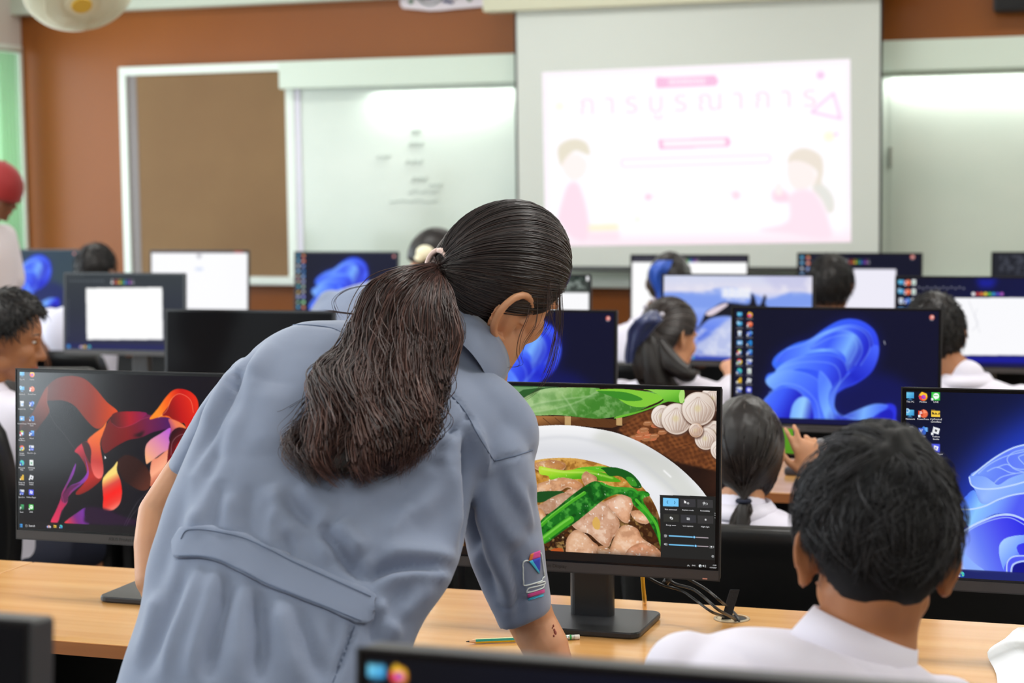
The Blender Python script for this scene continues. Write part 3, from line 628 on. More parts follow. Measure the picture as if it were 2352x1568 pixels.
# garlic
def garlic(x, y, r, c=(222, 204, 190)):
    cv.circ((x+4, y+8), r*1.04/1180, (92, 62, 50), blur=2)
    cv.circ((x, y), r/1180, c); m = cv.mask([(x+r*math.cos(a), y+r*math.sin(a)) for a in np.linspace(0, 6.2, 24)])
    sh = cv.grad((x-r*.7, y-r*.7), (x+r*.8, y+r), [(250, 240, 232), c, (150, 120, 104)]); cv.put(m, sh, .85)
    for k in range(-3, 4):
        cv.line([(x+k*3, y-r*.75), (x+k*r*.27, y), (x+k*r*.16, y+r*.8)], 1.4, (176, 146, 132), .45, sm=5)
        cv.line([(x+k*3+7, y-r*.7), (x+k*r*.27+9, y), (x+k*r*.16+7, y+r*.75)], 1.6, (252, 244, 238), .4, sm=5)
    cv.circ((x-5, y-r*.02), r*.2/1180, (222, 206, 160), .8, blur=2)
for g_ in ((1680, 175, 84), (1318, 300, 76), (1420, 318, 104), (1690, 420, 82), (1630, 460, 74), (1578, 246, 112), (1560, 400, 48, (206, 168, 140)), (1740, 540, 70)): garlic(*g_)
# leaves
cv.fill([(40, 88), (460, 92), (400, 150), (300, 190), (225, 245), (120, 200), (-200, 190), (-600, 120)], (46, 92, 44), sm=4)
cv.fill([(-600, 90), (460, 92), (320, 110), (200, 175), (-100, 170)], (112, 156, 104), sm=3)
cv.fill([(330, 160), (440, 140), (330, 200), (230, 245), (190, 215)], (30, 58, 34), sm=4)
leaf = [(232, 262), (300, 185), (400, 130), (520, 98), (840, 95), (900, 120), (1180, 118), (1330, 150), (1240, 215), (1150, 262), (1000, 302), (850, 318), (700, 305), (560, 292), (400, 294)]
m = cv.fill(leaf, None, sm=4, g=((500, 90), (700, 320), [(166, 200, 138), (150, 190, 118), (98, 158, 68), (66, 132, 44)]))
cv.put(m*np.clip((n2-.45)*4, 0, 1), (186, 216, 160), .4); cv.put(m*np.clip((.42-n1)*5, 0, 1), (84, 140, 64), .5)
for q in ([(260, 270), (420, 210), (600, 180), (840, 150)], [(300, 280), (520, 250), (700, 200), (860, 120)], [(700, 290), (640, 200), (600, 150)]):
    cv.line(q, 3, (206, 228, 182), .45, sm=6, blur=1); cv.line([(a, b+12) for a, b in q], 5, (84, 140, 66), .35, sm=6, blur=2)
cv.fill([(840, 112), (1080, 108), (1330, 160), (1200, 232), (1080, 222), (960, 150)], (134, 206, 60), sm=4); cv.fill([(860, 118), (1060, 130), (1180, 180), (1060, 190), (900, 140)], (60, 140, 40), sm=4)
cv.fill([(1000, 300), (1180, 255), (1330, 185), (1240, 120), (1185, 108), (1440, 108), (1476, 114), (1480, 170), (1466, 208), (1360, 196), (1240, 246), (1100, 292), (980, 318)], None, sm=3, g=((1250, 105), (1300, 240), [(150, 214, 82), (128, 204, 66), (86, 168, 40)]))
cv.fill([(1455, 112), (1478, 114), (1480, 170), (1466, 206), (1446, 200), (1440, 150)], (178, 226, 120), sm=4)
# plate
plate = [(-700, 900), (-500, 620), (-100, 460), (300, 392), (430, 372), (620, 365), (800, 384), (1000, 424), (1200, 508), (1400, 636), (1550, 770), (1640, 880), (1720, 1010), (1790, 1180), (1800, 1400), (-700, 1500)]
cv.fill([(x+14, y+14) for x, y in plate], (20, 12, 8), .6, blur=5, sm=5)
m = cv.fill(plate, (232, 232, 234), sm=5); cv.put(m, cv.grad((620, 360), (620, 1150), [(252, 252, 253), (222, 223, 228), (240, 241, 245), (236, 237, 240), (226, 226, 226)]))
cv.put(m*cv.mask([(900, 380), (1400, 620), (1720, 1000), (1700, 1100), (1400, 880), (1100, 620), (800, 470)], 8), (204, 206, 194), .55)
cv.line([(100, 560), (400, 470), (640, 450), (900, 500), (1100, 590), (1300, 740), (1470, 900)], 5, (206, 208, 214), .6, sm=8, blur=3)
cv.line([(1330, 690), (1380, 735)], 3, (255, 255, 255), 1, sm=0, blur=1)
soup = [(-300, 900), (0, 720), (250, 640), (380, 622), (500, 604), (700, 604), (900, 650), (1060, 716), (1180, 812), (1262, 930), (1310, 1060), (1345, 1220), (1360, 1400), (-300, 1400)]
m = cv.fill(soup, None, sm=5, g=((700, 600), (760, 1340), [(214, 160, 76), (196, 136, 52), (120, 72, 24), (48, 26, 12), (40, 22, 12)]))
cv.put(m*np.clip((n2-.52)*7, 0, 1), (232, 190, 110), .55); cv.put(m*np.clip((.45-n2)*6, 0, 1), (120, 66, 16), .5)
cv.put(m*cv.mask([(1120, 840), (1260, 900), (1340, 1200), (1330, 1340), (1180, 1330), (1150, 1000)], 6), (66, 34, 14), .55)
def meat(pts, a, b, seed):
    cv.fill([(x+10, y+14) for x, y in pts], (52, 28, 16), .6, blur=3, sm=4)
    m = cv.fill(pts, (210, 160, 130), sm=4); xs = [p[0] for p in pts]; ys_ = [p[1] for p in pts]
    cv.put(m, cv.grad((min(xs), min(ys_)), (max(xs), max(ys_)), [a, tuple((x+y)/2 for x, y in zip(a, b)), b]))
    nn = cv.noise(34, 22, seed, 4); cv.put(m*np.clip((nn-.55)*6, 0, 1), (250, 222, 198), .6); cv.put(m*np.clip((.45-nn)*6, 0, 1), (170, 116, 82), .5); ed = np.clip(m-cv.blur(m, 5), 0, 1); cv.put(ed*2.2, (156, 98, 62), .55); cv.put(np.clip(np.roll(m, 3, 0)*m-np.roll(m, -3, 0)*m, 0, 1), (255, 232, 208), .25)
    cv.put(m*np.clip((n3-.7)*9, 0, 1), (255, 246, 236), .45)
    cv.line(pts[:max(3, len(pts)//2)], 1.4, (246, 206, 172), .3, sm=4, blur=1)
meat([(380, 650), (520, 615), (620, 640), (600, 690), (460, 700)], (226, 176, 120), (186, 124, 62), 11)
stem = [(436, 662), (500, 672), (620, 690), (740, 680), (900, 706), (980, 740), (1020, 772), (900, 768), (760, 752), (620, 756), (520, 756), (500, 730), (440, 716)]
cv.fill([(680, 690), (740, 668), (900, 662), (1050, 690), (1050, 706), (900, 700), (760, 700)], (96, 190, 40), sm=4)
cv.fill(stem, None, sm=4, g=((600, 665), (620, 760), [(190, 226, 60), (150, 214, 44), (84, 170, 24)]))
cv.line([(450, 676), (600, 700), (800, 706), (960, 744)], 3, (214, 240, 120), .7, blur=1)
cv.fill([(880, 672), (980, 668), (1080, 700), (1140, 752), (1172, 812), (1110, 812), (1060, 760), (1010, 730), (940, 730), (900, 690)], (24, 92, 26), sm=4)
cv.fill([(1060, 740), (1110, 745), (1140, 800), (1090, 795)], (60, 150, 40), sm=4)
meat([(395, 812), (440, 782), (520, 760), (600, 742), (700, 762), (748, 800), (705, 836), (640, 812), (590, 836), (520, 852), (440, 846), (395, 860)], (236, 190, 150), (214, 150, 104), 12)
cv.fill([(400, 850), (600, 840), (600, 880), (520, 900), (420, 920)], (28, 78, 30), sm=4)
meat([(740, 742), (768, 698), (800, 712), (848, 742), (838, 800), (780, 816)], (240, 196, 158), (222, 160, 112), 13)
meat([(620, 850), (680, 820), (760, 850), (740, 900), (680, 910)], (232, 168, 132), (206, 136, 96), 14)
meat([(330, 960), (430, 940), (520, 888), (620, 850), (700, 880), (740, 950), (680, 1020), (590, 1060), (500, 1000), (400, 1020)], (206, 170, 146), (188, 146, 116), 15)
meat([(380, 1000), (440, 960), (480, 1010), (470, 1060), (400, 1080)], (232, 180, 130), (210, 150, 96), 16)
meat([(880, 942), (960, 890), (1060, 862), (1110, 920), (1090, 1000), (1080, 1062), (1036, 1060), (980, 1010)], (226, 178, 152), (232, 176, 136), 17)
meat([(1092, 992), (1150, 978), (1230, 1010), (1240, 1046), (1200, 1076), (1130, 1052)], (238, 190, 150), (222, 160, 118), 18)
meat([(668, 1070), (720, 1050), (760, 980), (840, 922), (890, 918), (940, 970), (1010, 1050), (1000, 1130), (960, 1180), (930, 1240), (870, 1212), (800, 1150), (740, 1130), (690, 1104)], (222, 180, 154), (206, 156, 124), 19)
meat([(628, 1290), (632, 1190), (690, 1120), (760, 1142), (820, 1200), (862, 1240), (870, 1330), (628, 1330)], (232, 188, 152), (216, 166, 132), 20)
meat([(850, 1250), (900, 1232), (950, 1270), (940, 1330), (860, 1330)], (206, 160, 120), (190, 136, 96), 21)
meat([(950, 1240), (1000, 1120), (1060, 1082), (1140, 1110), (1180, 1180), (1290, 1256), (1310, 1340), (1000, 1340), (940, 1300)], (232, 188, 152), (226, 160, 120), 22)
meat([(1110, 1230), (1200, 1210), (1290, 1290), (1290, 1340), (1080, 1340), (1060, 1280)], (228, 160, 124), (226, 164, 126), 23)
cv.fill([(820, 1050), (845, 1022), (872, 1060), (868, 1110), (838, 1112), (818, 1080)], (222, 176, 92), sm=4)
cv.fill([(520, 1260), (600, 1250), (600, 1320), (520, 1310)], (186, 86, 36), sm=3)
def green(pts, a, b, seed=30):
    m = cv.fill(pts, None, sm=4, g=(pts[0], pts[len(pts)//2], [a, b, a])); nn = cv.noise(50, 30, seed, 3)
    cv.put(m*np.clip((nn-.55)*6, 0, 1), (96, 190, 70), .6); cv.put(m*np.clip((.42-nn)*7, 0, 1), (10, 60, 14), .6)
green([(440, 1180), (440, 1060), (560, 960), (680, 860), (800, 780), (860, 770), (960, 812), (1060, 812), (1130, 850), (1124, 910), (1080, 880), (1000, 860), (900, 900), (800, 980), (700, 1060), (600, 1130), (480, 1215)], (30, 120, 30), (20, 96, 26))
green([(1110, 850), (1200, 840), (1230, 870), (1180, 900), (1240, 1000), (1290, 1060), (1310, 1240), (1280, 1160), (1200, 1020), (1110, 930)], (34, 128, 30), (50, 160, 34), 31)
for q, w in (([(440, 1200), (520, 1140), (600, 1080), (660, 1040)], 15), ([(430, 1100), (520, 1020), (640, 930), (760, 850)], 7)): cv.line(q, w, (72, 170, 36), 1, sm=5); cv.line([(a-4, b-9) for a, b in q], w*.3, (130, 214, 80), .8, sm=5)
cv.line([(1130, 900), (1230, 1010), (1280, 1090), (1310, 1220)], 6, (78, 180, 44), 1, sm=6)
cv.line([(880, 780), (960, 812), (1100, 822), (1140, 850)], 5, (60, 160, 44), 1, sm=5)
m = cv.mask(soup); cv.put(m*np.clip((n3-.80)*12, 0, 1)*np.clip((n2-.50)*6, 0, 1), (255, 250, 244), .85)
# bottom strip and task bar, quick settings panel (photo pixel coordinates from here on)
cv.mp = mp
cv.a = cv.a*.98
q = lambda *a: list(a)
cv.fill([(1530, 1274), (1622, 1282), (1622, 1292), (1530, 1288)], (232, 226, 236)); cv.fill([(1640, 1140), (1652, 1140), (1652, 1296), (1622, 1292), (1622, 1284), (1644, 1284)], (140, 92, 66))
u0, v0 = 0, .952
cv.mp = lambda p: np.asarray(p, float)
cv.fill([(0, v0), (1, v0), (1, 1), (0, 1)], (32, 24, 20)); cv.fill([(.6, v0), (1, v0), (1, 1), (.6, 1)], (27, 25, 24), blur=8)
cv.mp = mp
def rr(pts, col, **kw): cv.fill(pts, col, **kw)
rr([(1515, 1136), (1646, 1140), (1647.5, 1286), (1517.5, 1279)], (37, 37, 36))
for (x0, y0, x1, y1, c, sl) in ((1522.7, 1142.5, 1558, 1162, (118, 200, 248), 1.7), (1561.8, 1144.3, 1597, 1163.5, (58, 57, 60), 1.6), (1601, 1146.2, 1636.8, 1165.2, (58, 57, 58), 1.6), (1523.6, 1179, 1558.8, 1197.5, (52, 52, 48), 1.6), (1563, 1181, 1598.2, 1199.5, (56, 56, 60), 1.6), (1602, 1183, 1637.8, 1201.5, (56, 55, 55), 1.6)):
    rr([(x0, y0), (x1, y0+sl), (x1, y1+sl*.5), (x0, y1)], c)
W_ = (236, 238, 240)
cv.line([(1533, 1149), (1531, 1152), (1533, 1155)], .9, (20, 60, 90), sm=0); cv.line([(1548, 1150), (1550, 1153), (1548, 1156)], .9, (20, 60, 90), sm=0)
cv.fill([(1571, 1148), (1571, 1156), (1573.3, 1154), (1575, 1156.3), (1576, 1155.6), (1574.6, 1153.5), (1577, 1153)], (255, 255, 255)); cv.circ((1579.5, 1154.5), .0055, W_); cv.circ((1579.5, 1154.5), .003, (58, 57, 60))
cv.line([(1613, 1154), (1620, 1154.4)], 1.2, W_, sm=0); cv.line([(1616, 1152), (1614.5, 1158.5)], 1, W_, sm=0); cv.line([(1616.5, 1152), (1618.5, 1158.5)], 1, W_, sm=0); cv.line([(1622, 1154), (1624, 1156), (1622, 1158.3)], 1, W_, sm=0)
cv.circ((1540, 1188), .0065, W_); cv.circ((1542.3, 1189.5), .0062, W_); cv.circ((1541, 1189), .0035, (52, 52, 48))
cv.fill([(1577, 1188), (1583.5, 1188.4), (1583.5, 1193.8), (1577, 1193.4)], W_); cv.fill([(1578, 1190), (1582.6, 1190.3), (1582.6, 1192), (1578, 1191.8)], (90, 90, 95))
cv.circ((1619.7, 1192.3), .0062, (150, 150, 152)); cv.circ((1619.7, 1192.3), .0035, W_)
for (y0, y1, tx_, ty) in ((1229.2, 1234, 1593.6, 1232.2), (1249.2, 1253.8, 1596.8, 1252.3)):
    cv.line([(1536.4, y0), (1625.3, y1)], 1.8, (190, 176, 184), sm=0); cv.line([(1536.4, y0), (tx_, ty)], 2.4, (118, 200, 248), sm=0); cv.circ((tx_, ty), .0085, (26, 46, 66)); cv.circ((tx_, ty), .006, (140, 212, 255))
cv.circ((1527.8, 1229.2), .0055, W_); cv.circ((1527.8, 1229.2), .003, (37, 37, 36)); 
for k in range(8): a = k*math.pi/4; cv.line([(1527.8+2.6*math.cos(a), 1229.2+2.6*math.sin(a)), (1527.8+3.8*math.cos(a), 1229.2+3.8*math.sin(a))], .7, W_, .8, sm=0)
def spkr(x, y):
    cv.fill([(x-3.2, y-1), (x-1.6, y-1), (x, y-3), (x, y+3), (x-1.6, y+1), (x-3.2, y+1)], W_); cv.line([(x+1.2, y-1.5), (x+1.8, y), (x+1.2, y+1.5)], .7, W_); cv.line([(x+2.6, y-2.5), (x+3.4, y), (x+2.6, y+2.5)], .7, W_)
spkr(1528, 1248.8); spkr(1616.5, 1298.6)
cv.line([(1629, 1253), (1635, 1253.4)], .8, W_, sm=0); cv.line([(1629, 1256.5), (1635, 1257)], .8, W_, sm=0); cv.circ((1633, 1254), .004, W_); cv.line([(1637, 1252.5), (1638.6, 1254.5), (1637, 1256.3)], .8, W_, sm=0)
cv.circ((1636.2, 1276.2), .0068, W_); cv.circ((1636.2, 1276.2), .0048, (37, 37, 36)); cv.circ((1636.2, 1276.2), .0022, W_)
for y in (1177.5, 1182, 1188): cv.circ((1641.3, y), .0022, (210, 210, 212))
cv.line([(1577.8, 1298.3), (1580, 1295.8), (1582.2, 1298.5)], .9, W_, sm=0)
cv.circ((1607.3, 1298.2), .0085, (222, 226, 228)); cv.circ((1608.5, 1299.8), .0045, (120, 126, 130))
def tx(mp, s, x, y, px, al='CENTER', H=413.0):
    u, v = mp(np.array([[x, y]], float))[0]; return (s, float(u), float(v), px/H, al)
T = [tx(mp, 'Not connected', 1541, 1171.2, 3.5), tx(mp, 'Airplane mode', 1580, 1172.5, 3.5), tx(mp, 'Accessibility', 1619.4, 1174.2, 3.5),
     tx(mp, 'Energy saver', 1541.5, 1207, 3.5), tx(mp, 'Live captions', 1580.5, 1209, 3.5), tx(mp, 'Night light', 1620, 1210.8, 3.5),
     tx(mp, 'ENG', 1593.5, 1299.4, 3.1), tx(mp, '12:50', 1645.6, 1299.2, 3.0, 'RIGHT'), tx(mp, '17/7/2569', 1645.8, 1305.0, 3.0, 'RIGHT')]
monitor(loc, 'dark grey monitor showing a plate of stir-fried pork and greens, beside the instructor', cv, lift, text=T)

# ===== ribbon wallpaper display (left)
loc, lift, mp = setup(36, 845, MONY[1])
LR = loc
cv = Cv(520, 292, (15, 15, 22), zmap(mp, 2.0407, (0, 800)))
cv.a = cv.grad((100, 100), (1400, 800), [(16, 16, 20), (15, 15, 26), (12, 12, 16)])
F = cv.fill
F([(70, 470), (60, 400), (110, 340), (160, 300), (200, 210), (225, 175), (260, 145), (300, 132), (350, 130), (400, 145), (450, 190), (500, 250), (552, 295), (520, 320), (500, 345), (470, 375), (440, 370), (400, 330), (350, 270), (300, 246), (250, 245), (222, 250), (222, 300), (180, 330), (150, 380), (90, 460)], None, sm=5, g=((160, 300), (560, 320), [(70, 24, 12), (110, 34, 20), (140, 36, 14), (236, 78, 16)]))
F([(100, 480), (90, 400), (160, 290), (222, 178), (222, 250), (232, 300), (190, 360), (150, 420)], None, sm=4, g=((120, 420), (210, 240), [(30, 14, 10), (130, 46, 22)]))
cv.line([(224, 180), (220, 260), (250, 340), (300, 400), (350, 470)], .8, (120, 110, 112), .5)
F([(350, 480), (390, 440), (414, 440), (430, 480), (432, 560), (482, 600), (430, 655), (375, 684), (355, 676), (400, 620), (404, 560), (372, 500)], None, sm=4, g=((360, 470), (440, 670), [(206, 40, 66), (120, 24, 40), (190, 36, 30), (120, 24, 20)]))
F([(385, 440), (410, 440), (428, 480), (426, 540), (402, 500), (392, 470)], (58, 14, 22), sm=4)
F([(410, 430), (440, 400), (480, 370), (500, 345), (488, 390), (472, 430), (472, 470), (484, 540), (484, 590), (464, 610), (440, 590), (426, 540), (428, 480), (420, 450)], None, sm=4, g=((480, 370), (455, 610), [(250, 120, 40), (232, 96, 44), (198, 56, 52), (250, 120, 110)]))
F([(486, 486), (474, 440), (490, 380), (520, 325), (560, 298), (640, 298), (720, 315), (790, 320), (806, 350), (800, 372), (720, 392), (660, 418), (600, 430), (540, 462), (500, 490)], None, sm=4, g=((490, 400), (800, 360), [(110, 16, 18), (128, 14, 22), (110, 20, 70), (76, 22, 96)]))
F([(520, 325), (545, 300), (640, 296), (690, 305), (650, 340), (600, 365), (550, 370), (524, 350)], None, sm=4, g=((520, 330), (690, 310), [(70, 12, 18), (176, 12, 34), (130, 18, 92)]))
cv.line([(524, 350), (560, 370), (620, 355), (680, 325), (760, 318)], .9, (200, 90, 130), .6)
F([(620, 410), (680, 385), (660, 415)], (20, 10, 14), blur=2)
F([(700, 332), (740, 280), (780, 225), (812, 196), (850, 190), (895, 205), (925, 240), (928, 290), (905, 345), (882, 392), (862, 350), (820, 340), (790, 325), (750, 322)], None, sm=5, g=((740, 300), (930, 250), [(255, 142, 36), (250, 90, 22), (206, 18, 16), (240, 48, 18)]))
F([(760, 312), (790, 270), (816, 225), (850, 215), (890, 240), (905, 290), (890, 340), (860, 350), (820, 340), (790, 318)], None, sm=5, g=((790, 300), (900, 270), [(140, 14, 16), (196, 20, 18), (226, 40, 20)]))
cv.line([(740, 325), (780, 290), (800, 240), (840, 212), (890, 240), (905, 300)], .9, (255, 190, 150), .7)
F([(680, 470), (700, 432), (750, 400), (800, 372), (792, 420), (796, 466), (760, 490), (700, 534), (684, 536)], None, sm=4, g=((690, 520), (800, 390), [(250, 176, 130), (224, 140, 170), (190, 96, 214)]))
F([(800, 372), (790, 330), (840, 345), (872, 372), (850, 390), (800, 430)], None, sm=4, g=((790, 400), (870, 350), [(120, 40, 140), (236, 120, 90), (255, 140, 60)]))
F([(708, 535), (740, 510), (796, 470), (790, 520), (770, 560), (740, 620), (704, 645)], None, sm=4, g=((710, 520), (770, 620), [(236, 140, 110), (255, 176, 140), (160, 60, 40)]))
F([(796, 430), (806, 390), (840, 370), (885, 385), (905, 420), (900, 480), (860, 540), (790, 556), (786, 500)], None, sm=4, g=((800, 400), (900, 500), [(40, 12, 20), (120, 16, 24), (190, 24, 20)]))
cv.line([(800, 500), (806, 440), (840, 405), (890, 400)], 1, (220, 200, 200), .5)
F([(820, 480), (870, 420), (1000, 420), (1100, 520), (1000, 640), (860, 600)], None, sm=4, g=((820, 480), (1100, 560), [(190, 20, 18), (220, 60, 20), (90, 20, 60)]))
F([(548, 540), (575, 505), (605, 499), (650, 520), (690, 560), (706, 600), (698, 655), (660, 665), (610, 640), (575, 610)], None, sm=4, g=((560, 520), (700, 650), [(50, 18, 16), (44, 16, 14), (96, 48, 34)]))
F([(480, 620), (500, 585), (530, 555), (552, 528), (548, 570), (566, 620), (572, 680), (560, 730), (525, 758), (484, 754), (484, 700)], None, sm=4, g=((490, 610), (555, 750), [(250, 220, 120), (220, 70, 60), (250, 24, 20), (240, 60, 50), (255, 150, 130)]))
F([(237, 815), (262, 760), (284, 706), (292, 672), (318, 620), (356, 536), (346, 590), (312, 650), (302, 680), (330, 642), (372, 624), (404, 590), (410, 560), (398, 510), (414, 560), (412, 606), (380, 640), (340, 672), (318, 700), (314, 726), (290, 760), (270, 815)], None, sm=3, g=((250, 815), (400, 560), [(230, 50, 90), (190, 40, 90), (120, 50, 140), (150, 60, 190)]))
F([(288, 700), (312, 655), (380, 630), (330, 670), (312, 722), (296, 720)], (86, 20, 70), .8, sm=3)
cv.line([(292, 690), (300, 722), (316, 716), (318, 700)], .8, (200, 90, 150), .8)
F([(308, 820), (318, 800), (360, 770), (402, 744), (398, 780), (420, 822)], None, sm=3, g=((310, 815), (400, 760), [(235, 60, 70), (120, 40, 130), (120, 50, 170)]))
F([(402, 744), (450, 742), (520, 760), (590, 790), (680, 822), (420, 822), (398, 780)], (38, 14, 46), blur=2, sm=3)
for q in ([(580, 828), (610, 770), (650, 710), (700, 660)], [(590, 830), (625, 770), (700, 700)], [(270, 815), (290, 770), (300, 740)]): cv.line(q, .9, (120, 110, 120), .5)
cv.a = cv.blur(cv.a, 1)*.35+cv.a*.65
cv.mp = lambda p: np.asarray(p, float)
cv.fill([(0, .952), (1, .952), (1, 1), (0, 1)], (24, 24, 27), .85)
U = lambda x, y: mp(np.array([[30+x/3.92, 840+y/3.92]]))[0]
ics = ['pc', 'net', 'bin', 'ctrl', 'nb', 'chrome', 'edge', 'bi', 'dev', 'xls']; ic2 = ['fox', 'ppt', 'visio', 'vsc', 'word', 'dev', 'doc', 'stu', 'play', 'line']
tn = ['This PC', 'Network', 'Recycle Bin', 'Control Panel', 'Apache\nNetBeans', 'Google\nChrome', 'Microsoft\nEdge', 'Power BI\nDesktop', 'Dev-C++', 'Excel']; tn2 = ['Firefox', 'PowerPoint', 'Visio', 'Visual Studio\nCode', 'Word', 'Dev-C++ (2)', 'RF052028\nแบบฟ...', 'Roblox\nStudio', 'Roblox Player', 'LINE']
T = []
for k in range(10):
    y = 76+k*132.5
    for (cx, nm, tt) in ((84-k*.6, ics[k], tn[k]), (172-k*.8, ic2[k], tn2[k])):
        u, v = U(cx, y); icon(cv, nm, u, v, .038); u2, v2 = U(cx, y+52); T.append((tt, float(u2), float(v2), .0088, 'CENTER'))
for nm, x in (('win', 72), ('cloud', 320), ('fold', 380), ('edge', 432)):
    u, v = U(x, 1435 if x < 100 else 1442); icon(cv, nm, u, v, .024)
u, v = U(120, 1434); cv.circ((u, v), .008, (190, 190, 190)); cv.circ((u, v), .005, (28, 28, 30)); u, v = U(142, 1445); T.append(('Search', float(u), float(v), .013, 'LEFT'))
u, v = U(828, 822); 
cv.fill([(u-.002, v-.012), (u-.002, v+.012), (u+.006, v+.005)], (235, 235, 235))
monitor(loc, 'monitor with red and purple ribbon wallpaper at the left, partly behind the instructor', cv, lift, text=T, sm=M_scrg)

# ===== right display with pale blue petals
loc, lift, mp = setup(2070, 888, MONY[1])
LB = loc
cv = Cv(460, 258, (17, 20, 52), zmap(mp, 2.215, (1640, 860)))
g0 = cv.grad((950, 70), (1750, 700), [(14, 16, 32), (18, 24, 66), (22, 34, 120)])
cv.a = g0
cv.fill([(1240, 560), (1400, 360), (1560, 250), (1800, 180), (2100, 300), (2300, 800), (2000, 1060), (1300, 1040), (1200, 800)], (36, 70, 226), .75, blur=22, sm=4)
A_, B_, C_, E_ = (150, 186, 255), (120, 158, 252), (70, 80, 240), (196, 220, 255)
def band(pts, p0, p1, st, edge, w=2.2):
    cv.fill([(x+3, y+16) for x, y in pts], (40, 60, 200), .5, blur=4, sm=5); cv.fill(pts, None, sm=6, g=(p0, p1, st)); cv.line(edge, w, E_, .95, sm=7)
band([(1306, 520), (1350, 480), (1430, 420), (1510, 376), (1577, 356), (1700, 330), (1850, 360), (1960, 470), (1900, 640), (1600, 620), (1400, 600)], (1320, 500), (1800, 560), [B_, (96, 124, 250), (110, 140, 250), (60, 70, 235)], [(1306, 520), (1350, 480), (1430, 420), (1510, 376), (1577, 356), (1700, 330)])
for e in ([(1345, 500), (1400, 455), (1480, 415), (1577, 390)], [(1390, 490), (1440, 470), (1500, 495), (1530, 500)], [(1440, 470), (1490, 455), (1530, 480), (1577, 495)], [(1577, 380), (1520, 395), (1490, 430), (1520, 470), (1580, 480), (1660, 460)], [(1577, 405), (1548, 420), (1577, 455)], [(1420, 555), (1460, 520), (1540, 500), (1600, 495)]): cv.line(e, 1.6, (170, 200, 255), .75, sm=7)
band([(1298, 522), (1320, 515), (1380, 520), (1420, 545), (1450, 560), (1520, 520), (1640, 490), (1760, 490), (1760, 640), (1577, 610), (1450, 640), (1362, 660), (1330, 590)], (1320, 520), (1480, 660), [B_, A_, (126, 166, 252)], [(1298, 522), (1310, 560), (1350, 578), (1430, 578), (1520, 560), (1640, 530), (1760, 530)])
band([(1240, 664), (1280, 620), (1325, 588), (1362, 655), (1450, 640), (1540, 606), (1700, 590), (1800, 640), (1800, 800), (1600, 740), (1450, 705), (1340, 755), (1300, 776), (1262, 720)], (1250, 650), (1500, 760), [(60, 100, 245), (140, 200, 255), (120, 160, 255), (80, 92, 245)], [(1240, 664), (1252, 682), (1310, 682), (1380, 665), (1450, 632), (1540, 606), (1700, 590)])
band([(1232, 850), (1240, 825), (1290, 780), (1380, 735), (1450, 712), (1530, 716), (1640, 770), (1760, 900), (1800, 1005), (1300, 998), (1262, 950)], (1250, 940), (1620, 820), [(160, 190, 255), (100, 124, 248), (70, 72, 240), (40, 40, 230)], [(1240, 825), (1290, 780), (1380, 735), (1450, 712), (1530, 716), (1640, 770)], 3)
cv.line([(1246, 838), (1300, 788), (1380, 748), (1460, 726), (1520, 730), (1600, 775)], 1.6, (170, 196, 255), .8, sm=7)
cv.fill([(1226, 920), (1262, 960), (1300, 998), (1380, 1000), (1330, 960), (1260, 900)], (140, 176, 255), sm=4)
cv.fill([(1450, 890), (1462, 850), (1500, 825), (1577, 815), (1660, 830), (1600, 850), (1540, 880), (1600, 1004), (1490, 1004), (1460, 950)], None, sm=5, g=((1455, 850), (1600, 960), [(170, 210, 255), (120, 160, 255), (50, 50, 235)]))
cv.fill([(1490, 1004), (1490, 950), (1520, 925), (1577, 918), (1660, 940), (1660, 1004)], (80, 90, 245), sm=4); cv.line([(1488, 1004), (1492, 950), (1524, 922), (1590, 918)], 2, E_, .9)
cv.fill([(1520, 1004), (1530, 965), (1577, 950), (1640, 960), (1640, 1004)], (16, 18, 140), sm=4); cv.line([(1510, 1004), (1522, 962), (1577, 945), (1640, 956)], 2.5, E_, .9)
for k in range(3):   # outer folds continuing beyond the frame
    band([(1760+k*90, 560+k*70), (1900+k*70, 460+k*90), (2050, 620+k*80), (2020, 860+k*40), (1860, 1000), (1740, 900)], (1760, 600), (2060, 900), [A_, C_, (40, 44, 220)], [(1760+k*90, 560+k*70), (1900+k*70, 460+k*90), (2050, 620+k*80)])
cv.mp = lambda p: np.asarray(p, float)
cv.fill([(0, .952), (1, .952), (1, 1), (0, 1)], (28, 34, 96), .9)
T = []
gi = [('pc', 'fox', 'line'), ('net', 'ppt', 'fold'), ('bin', 'visio', 'stu'), ('ctrl', 'vsc', 'play'), ('nb', 'word', None), ('chrome', 'dev', None), ('edge', 'xls', None)]
gt = [('This PC', 'Firefox', 'LINE'), ('Network', 'PowerPoint', 'จากอินเทอร์\nเน็ตเตรียม'), ('Recycle Bin', 'Visio', 'Roblox\nStudio'), ('Control Panel', 'Visual Studio\nCode', 'Roblox Player'), ('Apache\nNetBeans', 'Word', ''), ('Google\nChrome', 'Dev-C++', ''), ('Microsoft\nEdge', 'Excel', '')]
for r_ in range(7):
    for c_ in range(3):
        if not gi[r_][c_]: continue
        x = 2091+c_*29.5; y = 909.5+r_*39.6+c_*.4; u, v = mp(np.array([[x, y]]))[0]; icon(cv, gi[r_][c_], u, v, .05)
        u, v = mp(np.array([[x, y+14.6]]))[0]; T.append((gt[r_][c_], float(u), float(v), .0100, 'CENTER'))
for nm, x in (('win', 2090), ('cloud', 2176), ('fold', 2192), ('edge', 2209)):
    u, v = mp(np.array([[x, 1313+(x-2176)*.05]]))[0]; icon(cv, nm, u, .977, .032)
monitor(loc, 'monitor with pale blue petal wallpaper and three icon columns at the right edge', cv, lift, text=T)

